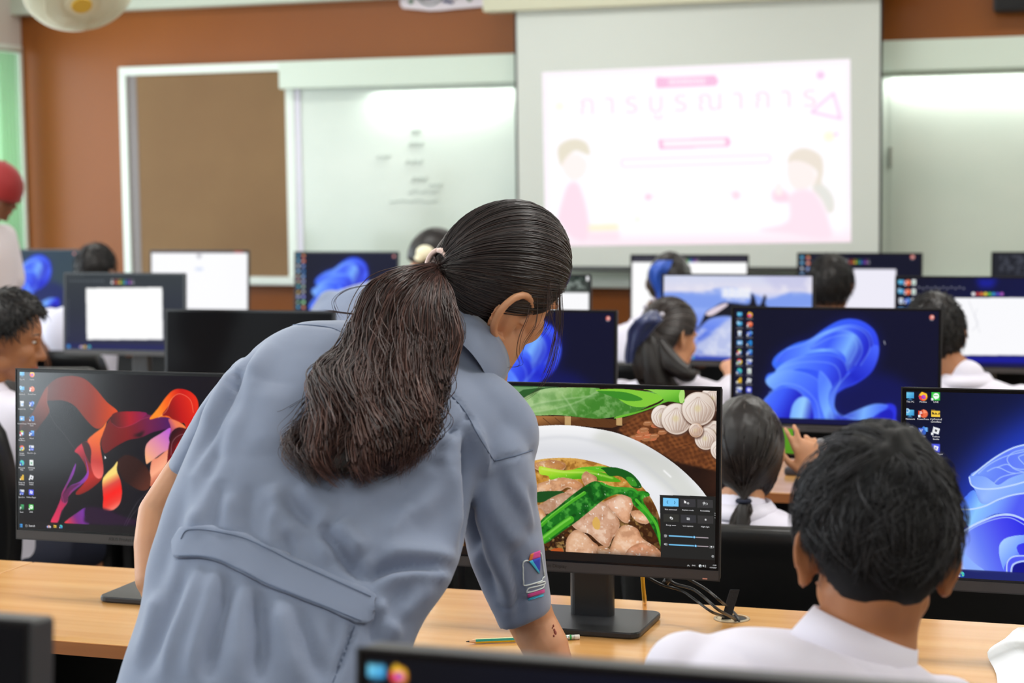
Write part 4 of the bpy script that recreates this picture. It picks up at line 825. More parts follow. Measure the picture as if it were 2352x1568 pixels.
# ===== shared builder for the far displays
def two_icons(cv, n=11, s=.05, x0=.028, dx=.05, rows=None, dy=.083, v0=.05):
    for k in range(n):
        icon(cv, ics[k % 10], x0, v0+k*dy, s); icon(cv, ic2[(k) % 10], x0+dx, v0+k*dy, s)
        for j in (0, 1): cv.mp = lambda p: np.asarray(p, float); cv.fill([(x0+dx*j-.016, v0+k*dy+s*.62), (x0+dx*j+.016, v0+k*dy+s*.62), (x0+dx*j+.016, v0+k*dy+s*.62+.012), (x0+dx*j-.016, v0+k*dy+s*.62+.012)], (120, 120, 124), .8)
def taskbar(cv, col=(20, 20, 40)):
    cv.mp = lambda p: np.asarray(p, float); cv.fill([(0, .952), (1, .952), (1, 1), (0, 1)], col)
    for nm, x in TBI: icon(cv, nm, x, .976, .03)
    cv.fill([(.93, .968), (.985, .968), (.985, .986), (.93, .986)], (150, 150, 160), .6)
I = lambda p: np.asarray(p, float)
# reference mapping of the traced petals (right display of row two)
loc2, lift2, mp2 = setup(1680, 703, MONY[2])
def bloom_cv(W, icons=True, **kw):
    cv = Cv(W, int(W*9/16), (14, 15, 36), zmap(mp2, 2.371)); bloom_on(cv, **kw); cv.mp = I
    if icons: two_icons(cv)
    taskbar(cv, (16, 18, 66)); icon(cv, 'red', .965, .055, .05); return cv
cv = bloom_cv(430)
cv.mp = mp2; cv.line([(2031, 787), (2030, 783), (2032, 790)], 1.5, (220, 220, 225), .8, sm=0)
monitor(loc2, 'monitor with blue petal wallpaper behind the girl with the phone', cv, lift2)
loc, lift = spot(1418, 712, MONY[2], True)
monitor(loc, 'monitor with blue petal wallpaper behind the instructor\'s face', bloom_cv(300), lift)
loc, lift = spot(378, 709, MONY[2])
cv = Cv(60, 34, (7, 7, 8)); monitor(loc, 'switched off black monitor behind the instructor\'s left shoulder', cv, lift)

def paint_bar(cv, dark=(40, 50, 54), y=.07):
    r = random.Random(2)
    cv.mp = I
    for k in range(14): cv.fill([(.03+k*.022, y-.012), (.042+k*.022, y-.012), (.042+k*.022, y+.012+.01*(k % 2)), (.03+k*.022, y+.012)], (110, 116, 122), .6)
    for k, c in enumerate(((245, 245, 245), (190, 60, 60), (230, 120, 50), (235, 210, 60), (90, 190, 80), (60, 150, 210), (90, 80, 200), (170, 90, 190), (150, 150, 160))): cv.circ((.40+k*.022, y+.02), .016, c); cv.circ((.40+k*.022, y-.015), .012, tuple(int(x*.7) for x in c))
    for k in range(5): cv.fill([(.02+k*.03, .018), (.035+k*.03, .018), (.035+k*.03, .030), (.02+k*.03, .030)], (130, 134, 138), .5)
# row three
loc, lift, mp = setup(146, 625, MONY[3])
cv = Cv(260, 146, (42, 47, 52)); cv.a = cv.grad((0, 0), (0, 1), [(48, 54, 58), (38, 42, 56), (36, 38, 70)]); paint_bar(cv, y=.09); cv.mp = mp
cv.fill([(198, 662), (372, 660), (374, 779), (200, 779)], (255, 255, 255)); cv.mp = I; cv.fill([(0, .92), (1, .92), (1, 1), (0, 1)], (30, 32, 84)); [icon(cv, n_, x_, .965, .045) for n_, x_ in TBI]
for k in range(10): cv.fill([(.02, .35+k*.05), (.03, .35+k*.05), (.03, .37+k*.05), (.02, .37+k*.05)], (110, 116, 130), .5)
monitor(loc, 'monitor with a small blank white canvas in a dark drawing program', cv, lift)
loc, lift = spot(1358, 630, MONY[3], True)
cv = Cv(200, 112, (250, 250, 252)); cv.mp = I; cv.fill([(0, 0), (.98, 0), (.98, .13), (.76, .13), (.76, .02), (.7, .13), (0, .13)], (40, 52, 46)); cv.fill([(.76, .06), (1, .06), (1, .2), (.76, .2)], (60, 66, 62)); cv.put((cv.noise(40, 30, 7, 2) > .55)*cv.mask([(.1, .02), (.97, .02), (.97, .17), (.1, .17)]), (120, 130, 124)); taskbar(cv)
monitor(loc, 'white page monitor mostly hidden behind the instructor\'s head', cv, lift)
# whale picture
loc, lift, mp = setup(1520, 628, MONY[3])
cv = Cv(320, 180, (160, 180, 235), zmap(mp, 2.371)); cv.a = cv.grad((800, 160), (800, 640), [(206, 214, 240), (226, 222, 238), (150, 176, 246), (110, 140, 240), (84, 110, 214), (64, 84, 190)])
nz = cv.noise(10, 6, 9, 4)
cv.fill([(380, 270), (480, 262), (600, 262), (700, 240), (820, 250), (960, 300), (1080, 262), (1220, 280), (1220, 340), (380, 345)], (128, 158, 238), blur=2, sm=3)
cv.fill([(900, 160), (1300, 160), (1300, 260), (1000, 250)], (196, 196, 230), .7, blur=6); cv.put(np.clip((nz-.55)*5, 0, 1)*cv.mask([(380, 170), (1220, 170), (1220, 270), (380, 270)], 4), (240, 236, 244), .7)
for (t_, u_, s_) in ((0, 0, 0),):
    cv.fill([(706, 240), (862, 244), (862, 298), (706, 294)], (245, 246, 252), .85, blur=2)
cv.fill([(560, 560), (640, 500), (760, 400), (900, 390), (1100, 440), (1160, 560), (1100, 620), (700, 620)], (196, 204, 236), .9, blur=3, sm=4); cv.put(np.clip((cv.noise(30, 16, 4, 3)-.5)*5, 0, 1)*cv.mask([(520, 460), (1220, 430), (1220, 640), (380, 640)], 4), (222, 226, 244), .6)
orc = [(545, 470), (575, 462), (598, 420), (622, 372), (660, 350), (708, 322), (770, 322), (840, 330), (862, 318), (868, 270), (884, 290), (896, 330), (915, 332), (930, 300), (938, 278), (948, 292), (944, 335), (1010, 380), (1080, 470), (1120, 560), (1040, 600), (960, 520), (860, 430), (760, 396), (700, 394), (640, 408), (600, 440), (575, 468)]
cv.fill(orc, (24, 24, 34), sm=3, blur=1); cv.fill([(622, 376), (660, 350), (720, 325), (740, 330), (716, 350), (660, 386), (628, 390)], (226, 210, 222), sm=4); cv.mp = I; taskbar(cv, (60, 80, 180))
u, v = mp(np.array([[1660, 800]]))[0]
textmesh_items = []
zz = zmap(mp, 2.371)
def tz(s, x, y, sz): u, v = zz(np.array([[x, y]], float))[0]; return (s, float(u), float(v), sz, 'CENTER')
monitor(loc, 'monitor with a leaping black and white whale picture above blue water', cv, lift, text=[tz('12:50', 785, 288, .11), tz('Fri, 17 July', 785, 312, .04), tz('12:50', 640, 606, .055)])
loc, lift, mp = setup(2056, 633, MONY[3])
cv = Cv(300, 168, (15, 17, 40), zmap(mp, 2.371)); cv.a = cv.grad((1660, 170), (2350, 620), [(16, 18, 32), (14, 18, 60), (18, 20, 70)]); cv.fill([(2090, 190), (2210, 190), (2180, 240), (2110, 240)], (24, 34, 190), .7, blur=5)
cv.fill([(1975, 295), (2352, 293), (2620, 292), (2620, 605), (1975, 605)], (250, 250, 253)); cv.line([(2050, 310), (2070, 360), (2085, 400), (2100, 430), (2070, 470)], 1, (190, 190, 200), .7); cv.line([(2095, 350), (2085, 400), (2110, 480)], 1, (200, 200, 210), .7)
cv.fill([(1960, 612), (2700, 612), (2700, 650), (1960, 655)], (20, 26, 170), .8, blur=2)
for k, c in enumerate(((245, 245, 245), (190, 60, 60), (230, 120, 50), (235, 210, 60), (90, 190, 80), (60, 150, 210), (90, 80, 200), (170, 90, 190))): cv.circ((2075+k*22, 272), .02, c)
for k in range(12): cv.circ((1780+k*22, 236+6*(k % 2)), .012, (110, 112, 130))
cv.mp = I; [icon(cv, q_, .025+.04*j, .055+r_*.105, .07) for r_, row in enumerate((('pc', 'ppt', 'doc'), ('net', 'ppt', 'doc'), ('bin', 'visio', 'stu'), ('ctrl', 'vsc', 'play'), ('nb', 'word', 'line'), ('chrome', 'dev', 'xls'))) for j, q_ in enumerate(row)]
taskbar(cv, (18, 20, 80))
monitor(loc, 'monitor with a white sketch page in front of the boy at the right edge', cv, lift)
# row four
loc, lift = spot(180, 572, MONY[4], True)
cvb = bloom_cv(200, icons=False, bgc=(52, 70, 78), k=1.0)  # room reflection on the glass put into the background colour
monitor(loc, 'monitor with blue petals on grey-green at the far left beside the red cap', cvb, lift)
loc, lift = spot(345, 574, MONY[4])
cv = Cv(180, 101, (252, 252, 255)); cv.mp = I; cv.fill([(0, 0), (1, 0), (1, .03), (0, .03)], (70, 40, 44)); cv.fill([(.86, 0), (.95, 0), (.95, .025), (.86, .025)], (210, 60, 80)); cv.fill([(.47, .05), (.53, .05), (.51, .12), (.49, .12)], (120, 120, 130), .5, blur=1); cv.fill([(.46, .27), (.54, .27), (.54, .31), (.46, .31)], (200, 212, 240), .9, blur=1); taskbar(cv)
monitor(loc, 'monitor showing a nearly blank white page in front of the brown panel', cv, lift)
loc, lift = spot(676, 577, MONY[4])
monitor(loc, 'monitor with blue petals and dense icons below the whiteboard', bloom_cv(220), lift)
loc, lift = spot(1448, 584, MONY[4])
cv = Cv(180, 101, (255, 255, 255)); cv.mp = I; cv.fill([(0, 0), (1, 0), (1, .10), (0, .10)], (48, 46, 60)); paint_bar(cv, y=.06); taskbar(cv)
monitor(loc, 'monitor with a white page under a dark toolbar below the projection screen', cv, lift)
loc, lift = spot(1831, 580, MONY[4])
cv = Cv(200, 112, (18, 20, 40)); two_icons(cv, 10); cv.mp = I; paint_bar(cv, y=.1)
for k in range(2): pass
cv.fill([(.38, .22), (.80, .22), (.80, .85), (.38, .85)], (238, 236, 248)); taskbar(cv); icon(cv, 'red', .93, .04, .07)
monitor(loc, 'dark monitor with a lilac white page beside the short-haired boy', cv, lift)
loc, lift = spot(2277, 578, MONY[4])
cv = Cv(160, 90, (34, 36, 44)); cv.put((cv.noise(50, 30, 5, 2) > .6)*cv.mask([(.05, .03), (.9, .03), (.9, .3), (.05, .3)]), (80, 84, 96), .6); cv.mp = I; cv.fill([(.2, .45), (.8, .45), (.8, .9), (.2, .9)], (230, 230, 238)); taskbar(cv)
monitor(loc, 'dark monitor cut by the right edge in the last row', cv, lift)
# row nearest the camera
loc, lift = spot(820, 1484, MONY[0]); lift += 0
cv = Cv(300, 169, (15, 15, 24)); cv.a = cv.grad((0, 0), (1, 1), [(14, 14, 18), (12, 14, 36), (18, 24, 90)]); cv.mp = I
for k in range(8):
    for j, nm in enumerate((ics[k], ic2[k])):
        icon(cv, nm, .0165+j*.033, .040+k*.083, .050); cv.fill([(.005+j*.033, .076+k*.083), (.028+j*.033, .076+k*.083), (.028+j*.033, .087+k*.083), (.005+j*.033, .087+k*.083)], (150, 155, 150), .6)
cv.mp = zmap(px2uv(np.array(loc), Mon(.4314+lift)), 3.92, (800, 1440))
cv.mp = I; cv.circ((.62, .052), .016, (120, 120, 125), blur=1)
cv.mp = zmap(mp2, 2.371); cv.mp = I; taskbar(cv, (20, 24, 70))
monitor(loc, 'blurred monitor edge across the bottom, closest to the camera, with two icons', cv, lift, tilt=.09, dp=.032)
loc, lift = spot(76, 1424, MONY[0], True)
cv = Cv(60, 34, (9, 9, 11)); monitor(loc, 'blurred black monitor corner at the bottom left of the picture', cv, lift, tilt=.09, dp=.032)

# ===== slide on the projection screen, projector light put in as emission
pr = [PY(x, y, SY-.0015) for x, y in ((1245, 166), (1953, 135), (1955, 556), (1253, 566))]
def slide(u, v, w=0.0):
    u = np.asarray(u, float)[..., None]; v = np.asarray(v, float)[..., None]; q = pr[0]*(1-u)*(1-v)+pr[1]*u*(1-v)+pr[2]*u*v+pr[3]*(1-u)*v; return q+np.array([0, -w, 0])
class SM:
    pass
def smap(p):
    p = np.asarray(p, float)/1.973+[1160, 0]; u = (p[:, 0]-1249)/(1954-1249); top = 166+(135-166)*u; bot = 566+(556-566)*u; return np.stack([u, (p[:, 1]-top)/(bot-top)], -1)
cv = Cv(360, 216, (262, 258, 264), smap)
e_ = np.minimum.reduce([cv.xx/cv.W*1.7, (1-cv.xx/cv.W)*1.7, cv.yy/cv.H, 1-cv.yy/cv.H]); cv.put(np.clip(1-e_*14, 0, 1), (250, 232, 244), .6); cv.put(np.clip(1-(1-cv.yy/cv.H)*10, 0, 1), (252, 216, 232), .7)
PK = (246, 168, 214)
cv.fill([(706, 352), (975, 342), (990, 366), (978, 388), (706, 400)], PK); cv.fill([(765, 358), (930, 352), (930, 380), (765, 386)], (255, 238, 250), .8, blur=1)
cv.fill([(714, 630), (1030, 618), (1042, 642), (1030, 664), (718, 674)], PK); cv.fill([(732, 636), (1018, 626), (1018, 656), (736, 664)], (255, 246, 252), blur=1)
cv.line([(545, 718), (1205, 698), (1218, 714), (1205, 732), (548, 752), (536, 736), (545, 718)], 2, (252, 206, 232), .9, sm=0)
cv.line([(1490, 420), (1395, 505), (1520, 535), (1490, 420)], 3.2, (240, 190, 232), .95, sm=0, blur=1)
cv.circ((1435, 340), .022, (242, 190, 232), blur=1); cv.circ((662, 888), .02, (252, 200, 224), blur=1); cv.circ((1060, 880), .024, (252, 212, 230), blur=1); cv.circ((1470, 615), .03, (248, 246, 200), .8, blur=2); cv.circ((1500, 605), .012, (240, 200, 236), blur=1); cv.circ((255, 480), .025, (252, 250, 214), .8, blur=2); cv.circ((610, 990), .02, (236, 250, 220), .8, blur=2)
cv.line([(700, 582), (1000, 570), (1360, 582)], 2, (244, 240, 246), .8, sm=0, blur=1); cv.line([(660, 884), (1060, 866)], 1.2, (252, 214, 232), .8, sm=0)
# two plain figures
cv.fill([(244, 700), (250, 660), (290, 634), (340, 628), (385, 650), (396, 700), (360, 690), (330, 680), (300, 700), (275, 740), (258, 750)], (226, 216, 190), sm=4, blur=1)
cv.fill([(262, 752), (300, 700), (350, 700), (384, 740), (360, 800), (300, 810)], (255, 242, 238), sm=4, blur=1)
cv.fill([(232, 1000), (280, 850), (320, 820), (350, 850), (380, 960), (385, 1080), (300, 1075), (240, 1000)], (252, 214, 232), sm=4, blur=2); cv.fill([(385, 1016), (525, 1012), (525, 1042), (385, 1046)], (250, 240, 196), blur=2); cv.fill([(380, 1050), (530, 1044), (530, 1090), (385, 1090)], (252, 222, 236), blur=2)
cv.fill([(1292, 740), (1300, 700), (1340, 672), (1390, 674), (1440, 710), (1446, 780), (1440, 830), (1480, 880), (1492, 940), (1470, 960), (1440, 900), (1400, 850), (1420, 780), (1370, 740), (1320, 730)], (232, 218, 200), sm=4, blur=1)
cv.fill([(1400, 840), (1450, 840), (1485, 890), (1488, 940), (1466, 960), (1440, 900)], (222, 222, 214), sm=4, blur=2)
cv.fill([(1290, 745), (1340, 730), (1400, 760), (1410, 820), (1350, 862), (1300, 830)], (255, 238, 234), sm=4, blur=1)
cv.fill([(1300, 880), (1380, 855), (1430, 900), (1470, 1000), (1470, 1080), (1300, 1060), (1160, 1040), (1290, 1000)], (253, 220, 236), sm=4, blur=2); cv.fill([(1225, 860), (1280, 860), (1300, 910), (1230, 910)], (250, 206, 226), sm=3, blur=2); cv.fill([(1236, 830), (1262, 824), (1268, 880), (1238, 884)], (255, 240, 238), blur=1)
cv.a = 264-(264-cv.a)*np.float32(.75)
M_slide = scr_mat('projected_light', 1.0, .8, .1)
picture('projected_slide', cv, slide, M_slide, scr, origin=ROOTLOC[scr.name])
o = textmesh('slide_title', [('ก า ร บู ร ณ า ก า ร', float(smap([[885, 480]])[0][0]), float(smap([[885, 500]])[0][1]), .125, 'CENTER')], lambda u, v, w: slide(u, v, .002)-np.array(ROOTLOC[scr.name]), scr, 1.72, mat('slide_title_pink', (20, 20, 20), .6, emit=(250, 222, 236), es=1.0))
textmesh('slide_tag_text', [('วิชาการงาน', float(smap([[846, 372]])[0][0]), float(smap([[846, 384]])[0][1]), .055, 'CENTER')], lambda u, v, w: slide(u, v, .002)-np.array(ROOTLOC[scr.name]), scr, 1.72, mat('slide_tag_pink', (20, 20, 20), .6, emit=(248, 206, 234), es=1.0))
# ---------------------------------------------------------------- people: helpers
M_skin = mat('skin_warm', (206, 150, 112), .5, sss=.12, noise=((14, 14, 14), (196, 136, 98), .3, .7, 3))
M_skin2 = mat('skin_tan', (176, 118, 80), .5, sss=.1, noise=((14, 14, 14), (164, 106, 70), .3, .7, 3))
M_skin3 = mat('skin_deep', (112, 70, 48), .5, sss=.08)
M_shirt = mat('white_uniform', (226, 222, 238), .8, sheen=.2, bump=((900, 900, 900), .12, .0005))
M_tee = mat('white_tee', (218, 210, 216), .85)
M_navy = mat('navy_cloth', (28, 32, 52), .85)
M_hairb = mat('hair_black', (24, 22, 24), .42, spec=.5)
def hmat(name, rough=.33, spec=.6):
    if name in MATS: return MATS[name]
    m = mat(name, (30, 22, 20), rough, spec=spec, attr='Col', aniso=.4); return m
M_hair = hmat('hair_strands', .36, .55)
M_hairdull = hmat('hair_strands_soft', .5, .35)
M_shoe = mat('black_shoe', (22, 22, 24), .4)

def solid(name, mb, voxel, smooth, m, parent, origin=None, post=None, factor=.6):
    """one continuous surface: closed shells fused by a voxel remesh, then relaxed"""
    me = bpy.data.meshes.new('tmp'); me.from_pydata(mb.v, [], mb.f); bm = bmesh.new(); bm.from_mesh(me); bmesh.ops.recalc_face_normals(bm, faces=bm.faces); bm.to_mesh(me); bm.free()
    ob = bpy.data.objects.new('tmp', me); COL.objects.link(ob)
    r = ob.modifiers.new('r', 'REMESH'); r.mode = 'VOXEL'; r.voxel_size = voxel
    if smooth: s = ob.modifiers.new('s', 'SMOOTH'); s.factor = factor; s.iterations = smooth
    dg = bpy.context.evaluated_depsgraph_get(); out = bpy.data.meshes.new_from_object(ob.evaluated_get(dg)); bpy.data.objects.remove(ob); bpy.data.meshes.remove(me)
    n = len(out.vertices); co = np.empty(n*3, np.float32); out.vertices.foreach_get('co', co); co = co.reshape(-1, 3).astype(float)
    if post is not None:
        no = np.empty(n*3, np.float32); out.vertices.foreach_get('normal', no); co = post(co, no.reshape(-1, 3).astype(float))
    out.name = name
    off = np.asarray(origin if origin is not None else ROOTLOC.get(parent.name, (0, 0, 0)) if parent else (0, 0, 0))
    out.vertices.foreach_set('co', (co-off).astype(np.float32).ravel()); out.polygons.foreach_set('use_smooth', [True]*len(out.polygons)); out.materials.clear(); out.materials.append(m); out.update()
    o = bpy.data.objects.new(name, out); COL.objects.link(o); o.parent = parent; ROOTLOC[o.name] = tuple(map(float, off))
    return o, co
def strands(name, lines, rad, cols, m, parent, n=3, tip=.15):
    """lines: (S,N,3) array; cols: (S,3) sRGB"""
    L = np.asarray(lines, float); S, N, _ = L.shape; T = np.gradient(L, axis=1); T /= np.linalg.norm(T, axis=2, keepdims=True)+1e-9
    ref = np.where(np.abs(T[..., 2:3]) > .9, [[[0, 1.0, 0]]], [[[0, 0, 1.0]]]); A = np.cross(T, ref); A /= np.linalg.norm(A, axis=2, keepdims=True)+1e-9; B = np.cross(T, A)
    t = np.linspace(0, 1, N); prof = np.minimum(1, .5+t*6)*(1-(1-tip)*np.clip((t-.55)/.45, 0, 1)**1.5); rad = np.broadcast_to(np.asarray(rad, float), (S,))
    V = np.stack([L+(A*math.cos(2*math.pi*k/n)+B*math.sin(2*math.pi*k/n))*(rad[:, None, None]*prof[None, :, None]) for k in range(n)], 2)
    if parent is not None: V = V-np.asarray(ROOTLOC.get(parent.name, (0, 0, 0)))
    idx = np.arange(S*N*n).reshape(S, N, n); F = []
    for k in range(n):
        k2 = (k+1) % n; F.append(np.stack([idx[:, :-1, k], idx[:, :-1, k2], idx[:, 1:, k2], idx[:, 1:, k]], -1).reshape(-1, 4))
    F = np.concatenate(F); me = bpy.data.meshes.new(name); nv = S*N*n; me.vertices.add(nv); me.vertices.foreach_set('co', V.reshape(-1, 3).astype(np.float32).ravel())
    q = len(F); me.loops.add(q*4); me.loops.foreach_set('vertex_index', F.ravel().astype(np.int32)); me.polygons.add(q); me.polygons.foreach_set('loop_start', np.arange(0, q*4, 4, dtype=np.int32)); me.polygons.foreach_set('loop_total', np.full(q, 4, np.int32)); me.polygons.foreach_set('use_smooth', [True]*q)
    me.update(calc_edges=True); at = me.color_attributes.new('Col', 'FLOAT_COLOR', 'POINT'); c = np.ones((S, N*n, 4), np.float32); c[:, :, :3] = s2l(np.asarray(cols))[:, None, :]; at.data.foreach_set('color', c.ravel())
    me.materials.append(m); o = bpy.data.objects.new(name, me); COL.objects.link(o); o.parent = parent; ROOTLOC[o.name] = ROOTLOC.get(parent.name, (0, 0, 0)); o['kind'] = 'stuff'; return o
def paint_attr(o, rgb, fn=None):
    me = o.data; at = me.color_attributes.new('Col', 'FLOAT_COLOR', 'POINT'); c = np.ones((len(me.vertices), 4), np.float32); c[:, :3] = s2l(rgb); at.data.foreach_set('color', c.ravel())
class Head:
    """head frame: F face direction, U up, S towards the person's right ear"""
    def __init__(s, C, F, U, sc=1.0):
        s.C = np.asarray(C, float); s.F = nrm(F); U = np.asarray(U, float); s.U = nrm(U-s.F*(U@s.F)); s.S = np.cross(s.F, s.U); s.sc = sc
    def p(s, f, r, u): return s.C+(s.F*f+s.S*r+s.U*u)*s.sc
    def skin(s, mb, ears=True, earsize=1.0, face=True):
        k = s.sc
        mb.ell(s.p(0, 0, .012), [s.F*.095*k, s.S*.075*k, s.U*.098*k], 28, 18)
        mb.ell(s.p(.030, 0, -.045), [s.F*.066*k, s.S*.060*k, s.U*.066*k], 22, 14)
        mb.ell(s.p(.045, 0, -.078), [s.F*.046*k, s.S*.042*k, s.U*.036*k], 18, 12)
        for r in (-1, 1): mb.ell(s.p(.055, r*.036, -.030), [s.F*.034*k, s.S*.026*k, s.U*.030*k], 14, 10); mb.ell(s.p(.0, r*.052, -.070), [s.F*.040*k, s.S*.014*k, s.U*.024*k], 14, 10)
        if face:
            mb.caps(s.p(.088, 0, -.002), .008*k, s.p(.108, 0, -.034), .0115*k)
            for r in (-1, 1): mb.ell(s.p(.100, r*.011, -.038), [s.F*.008*k, s.S*.008*k, s.U*.007*k], 10, 8); mb.ell(s.p(.080, r*.030, .016), [s.F*.012*k, s.S*.022*k, s.U*.008*k], 12, 8)
            mb.ell(s.p(.093, 0, -.060), [s.F*.008*k, s.S*.021*k, s.U*.006*k], 12, 8); mb.ell(s.p(.090, 0, -.070), [s.F*.009*k, s.S*.018*k, s.U*.0065*k], 12, 8)
            mb.ell(s.p(.080, 0, -.096), [s.F*.014*k, s.S*.016*k, s.U*.014*k], 12, 8)
        if ears:
            for r in (-1, 1): s.ear(mb, r, earsize)
    def ear(s, mb, r, e=1.0, out=.6, df=0, du=0, ol=0):
        k = s.sc*e; c = s.p(-.004+df, r*.074, -.012+du); o = nrm(s.S*r*out*1.3-s.F*1.0*1); o = nrm(s.S*r*out-s.F*.9)   # outward-back lean
        # rim curve in the plane spanned by U and o
        pts = []
        for a, q in ((-100, .020), (-60, .022), (-20, .026), (20, .030), (55, .033), (85, .034), (115, .031), (145, .026), (170, .018)):
            A = math.radians(a); pts.append(c+(o*math.cos(A)*q*.95+s.U*math.sin(A)*q*1.02)*k+s.S*r*.004)
        mb.tube([q+s.S*r*ol for q in spline(pts, 3)], .0046*k, 8)
        mb.ell(c+o*.007*k+s.S*r*(.001-ol*.1), [o*.021*k, s.U*.027*k, np.cross(o, s.U)*(.0042 if not ol else .0026)*k], 16, 10)
        mb.ell(c-s.U*.026*k+o*.006*k, [o*.010*k, s.U*.010*k, np.cross(o, s.U)*.006*k], 12, 8)
        mb.ell(c-o*.006*k, [o*.014*k, s.U*.022*k, s.S*.010*k], 12, 8)
    def eyes(s, parent, closed=False):
        k = s.sc; b = MB(); d = MB()
        if closed:
            for r in (-1, 1): d.tube(spline([s.p(.086, r*.020, .000), s.p(.0875, r*.031, -.004), s.p(.078, r*.045, .000)], 4), .0012*k, 6)
            d.build('eyelashes', M_hairb, parent, smooth=True)
        else:
          for r in (-1, 1):
            b.ell(s.p(.0785, r*.031, .004), [s.F*.0075*k, s.S*.0125*k, s.U*.006*k], 14, 10); d.ell(s.p(.0845, r*.031, .003), [s.F*.003*k, s.S*.0052*k, s.U*.0052*k], 12, 8)
        if not closed: b.build('eyes', mat('eye_white', (232, 228, 224), .3), parent, smooth=True); d.build('irises', mat('iris_dark', (36, 22, 16), .2), parent, smooth=True)
        d = MB()
        for r in (-1, 1): d.tube(spline([s.p(.087, r*.014, .020), s.p(.088, r*.030, .026), s.p(.076, r*.048, .020)], 4), [.0022*k]*9, 6)
        d.build('eyebrows', M_hairb, parent, smooth=True)
        d = MB(); d.tube(spline([s.p(.086, -.020, -.065), s.p(.1005, 0, -.065), s.p(.086, .020, -.065)], 5), .0034*k, 8); d.build('lips', mat('lips', (170, 92, 84), .45), parent, smooth=True)
    def dirs(s, f, r, u): return f[..., None]*s.F+r[..., None]*s.S+u[..., None]*s.U
    def hairmask(s, f, r, u, front=.28, nape=-.55):
        """>0 where hair grows; unit direction components"""
        m1 = .50*u-.86*f+front; m2 = u+.06; m3 = -f-.28-.25*np.clip(-u-.3, 0, 1)
        return np.minimum(np.minimum(m1, np.maximum(m2, m3)), u-nape)
    def rad(s, f, r, u):
        """skull radius in direction"""
        return s.sc/np.sqrt((f/.095)**2+(r/.075)**2+((u)/.104)**2)
    def cap(s, name, parent, m, thick=.012, front=.28, nape=-.55, n=72, bump=0, seed=0, extra=None, lowback=0):
        th = np.linspace(.001, math.pi-.001, n//2+1); ph = np.linspace(0, 2*math.pi, n, endpoint=False); rs = []
        rng = np.random.RandomState(seed); a1, a2, a3 = rng.rand(3)*6
        for t in th:
            f = math.sin(t)*np.cos(ph); r = math.sin(t)*np.sin(ph); u = np.full_like(ph, math.cos(t)); mk = np.clip(s.hairmask(f, r, u, front, nape)/.09, -1, 1)
            T_ = np.where(mk > 0, thick*np.sqrt(np.clip(mk, 0, 1)), .014*mk)
            if bump: T_ = T_+bump*(np.sin(f*19+a1)*np.sin(r*23+a2)+.6*np.sin(u*31+a3+r*9))*(mk > .6)*np.clip((u+.35)*4, 0, 1)
            if extra is not None: T_ = T_+extra(f, r, u)*(mk > 0)
            R = s.rad(f, r, u)+T_*s.sc
            rs.append(list(s.p(0, 0, .010)+s.dirs(f, r, u)*R[:, None]))
        o = MB().rings(rs).build(name, m, parent, smooth=True); return o
def hand(mb, w, d, nrmv, side, k=1.0, curl=(.3, .3, .35, .4), spread=.16, thumb=.6):
    """w wrist point, d direction of the fingers, nrmv back-of-hand normal, side +1/-1 thumb side along cross(d,n)"""
    d = nrm(d); n_ = nrm(np.asarray(nrmv)-d*(np.asarray(nrmv)@d)); x = np.cross(d, n_)*side
    pc = w+d*.045*k; mb.ell(pc, [d*.050*k, x*.038*k, n_*.0145*k], 18, 12); mb.caps(w-d*.01*k, .024*k, w+d*.02*k, .024*k, 12)
    for i, (off, L, R) in enumerate(((.028, .074, .0088), (.0095, .082, .0090), (-.0095, .076, .0086), (-.0275, .060, .0076))):
        a = (off/.028)*spread; dd = nrm(d+x*a); p0 = w+d*.072*k+x*off*k; c = curl[i]; seg = [L*.45, L*.30, L*.25]; cur = p0; ang = 0
        for j, s_ in enumerate(seg):
            ang += c*(.5 if j == 0 else 1.0); q = nrm(dd*math.cos(ang)-n_*math.sin(ang)); nx = cur+q*s_*k; mb.caps(cur, R*k*(1-.08*j), nx, R*k*(1-.08*(j+1)), 10); cur = nx
    t0 = w+d*.018*k+x*.026*k; t1 = t0+nrm(d*.7+x*thumb-n_*.25)*.040*k; t2 = t1+nrm(d*.9+x*thumb*.55-n_*.35)*.030*k; mb.caps(t0, .0125*k, t1, .0105*k, 10); mb.caps(t1, .0105*k, t2, .0085*k, 10)
def loft(mb, st, n=40, sub=5, mi=0):
    """st: list of (centre, axis A vector, axis B vector[, exponent]) -> smooth tube"""
    C = spline([s[0] for s in st], sub); A = spline([s[1] for s in st], sub); B = spline([s[2] for s in st], sub); rs = []
    for c, a, b in zip(C, A, B):
        r = []
        for k in range(n):
            t = 2*math.pi*k/n; x, y = math.cos(t), math.sin(t); e = .86; r.append(c+a*math.copysign(abs(x)**e, x)+b*math.copysign(abs(y)**e, y))
        rs.append(r)
    return mb.rings(rs, True, True, mi)
def polydist(q, pl):
    """distance and signed side of points q (N,2) to polyline pl, plus parameter along it"""
    best = np.full(len(q), 1e9); sg = np.zeros(len(q)); tt = np.zeros(len(q)); L = len(pl)-1
    for i in range(L):
        a, b = pl[i], pl[i+1]; v = b-a; w = q-a; t = np.clip((w@v)/(v@v+1e-9), 0, 1); dx = w-t[:, None]*v; d = np.hypot(dx[:, 0], dx[:, 1]); m = d < best
        best[m] = d[m]; sg[m] = np.sign(v[0]*w[m, 1]-v[1]*w[m, 0]); tt[m] = (i+t[m])/L
    return best, sg, tt
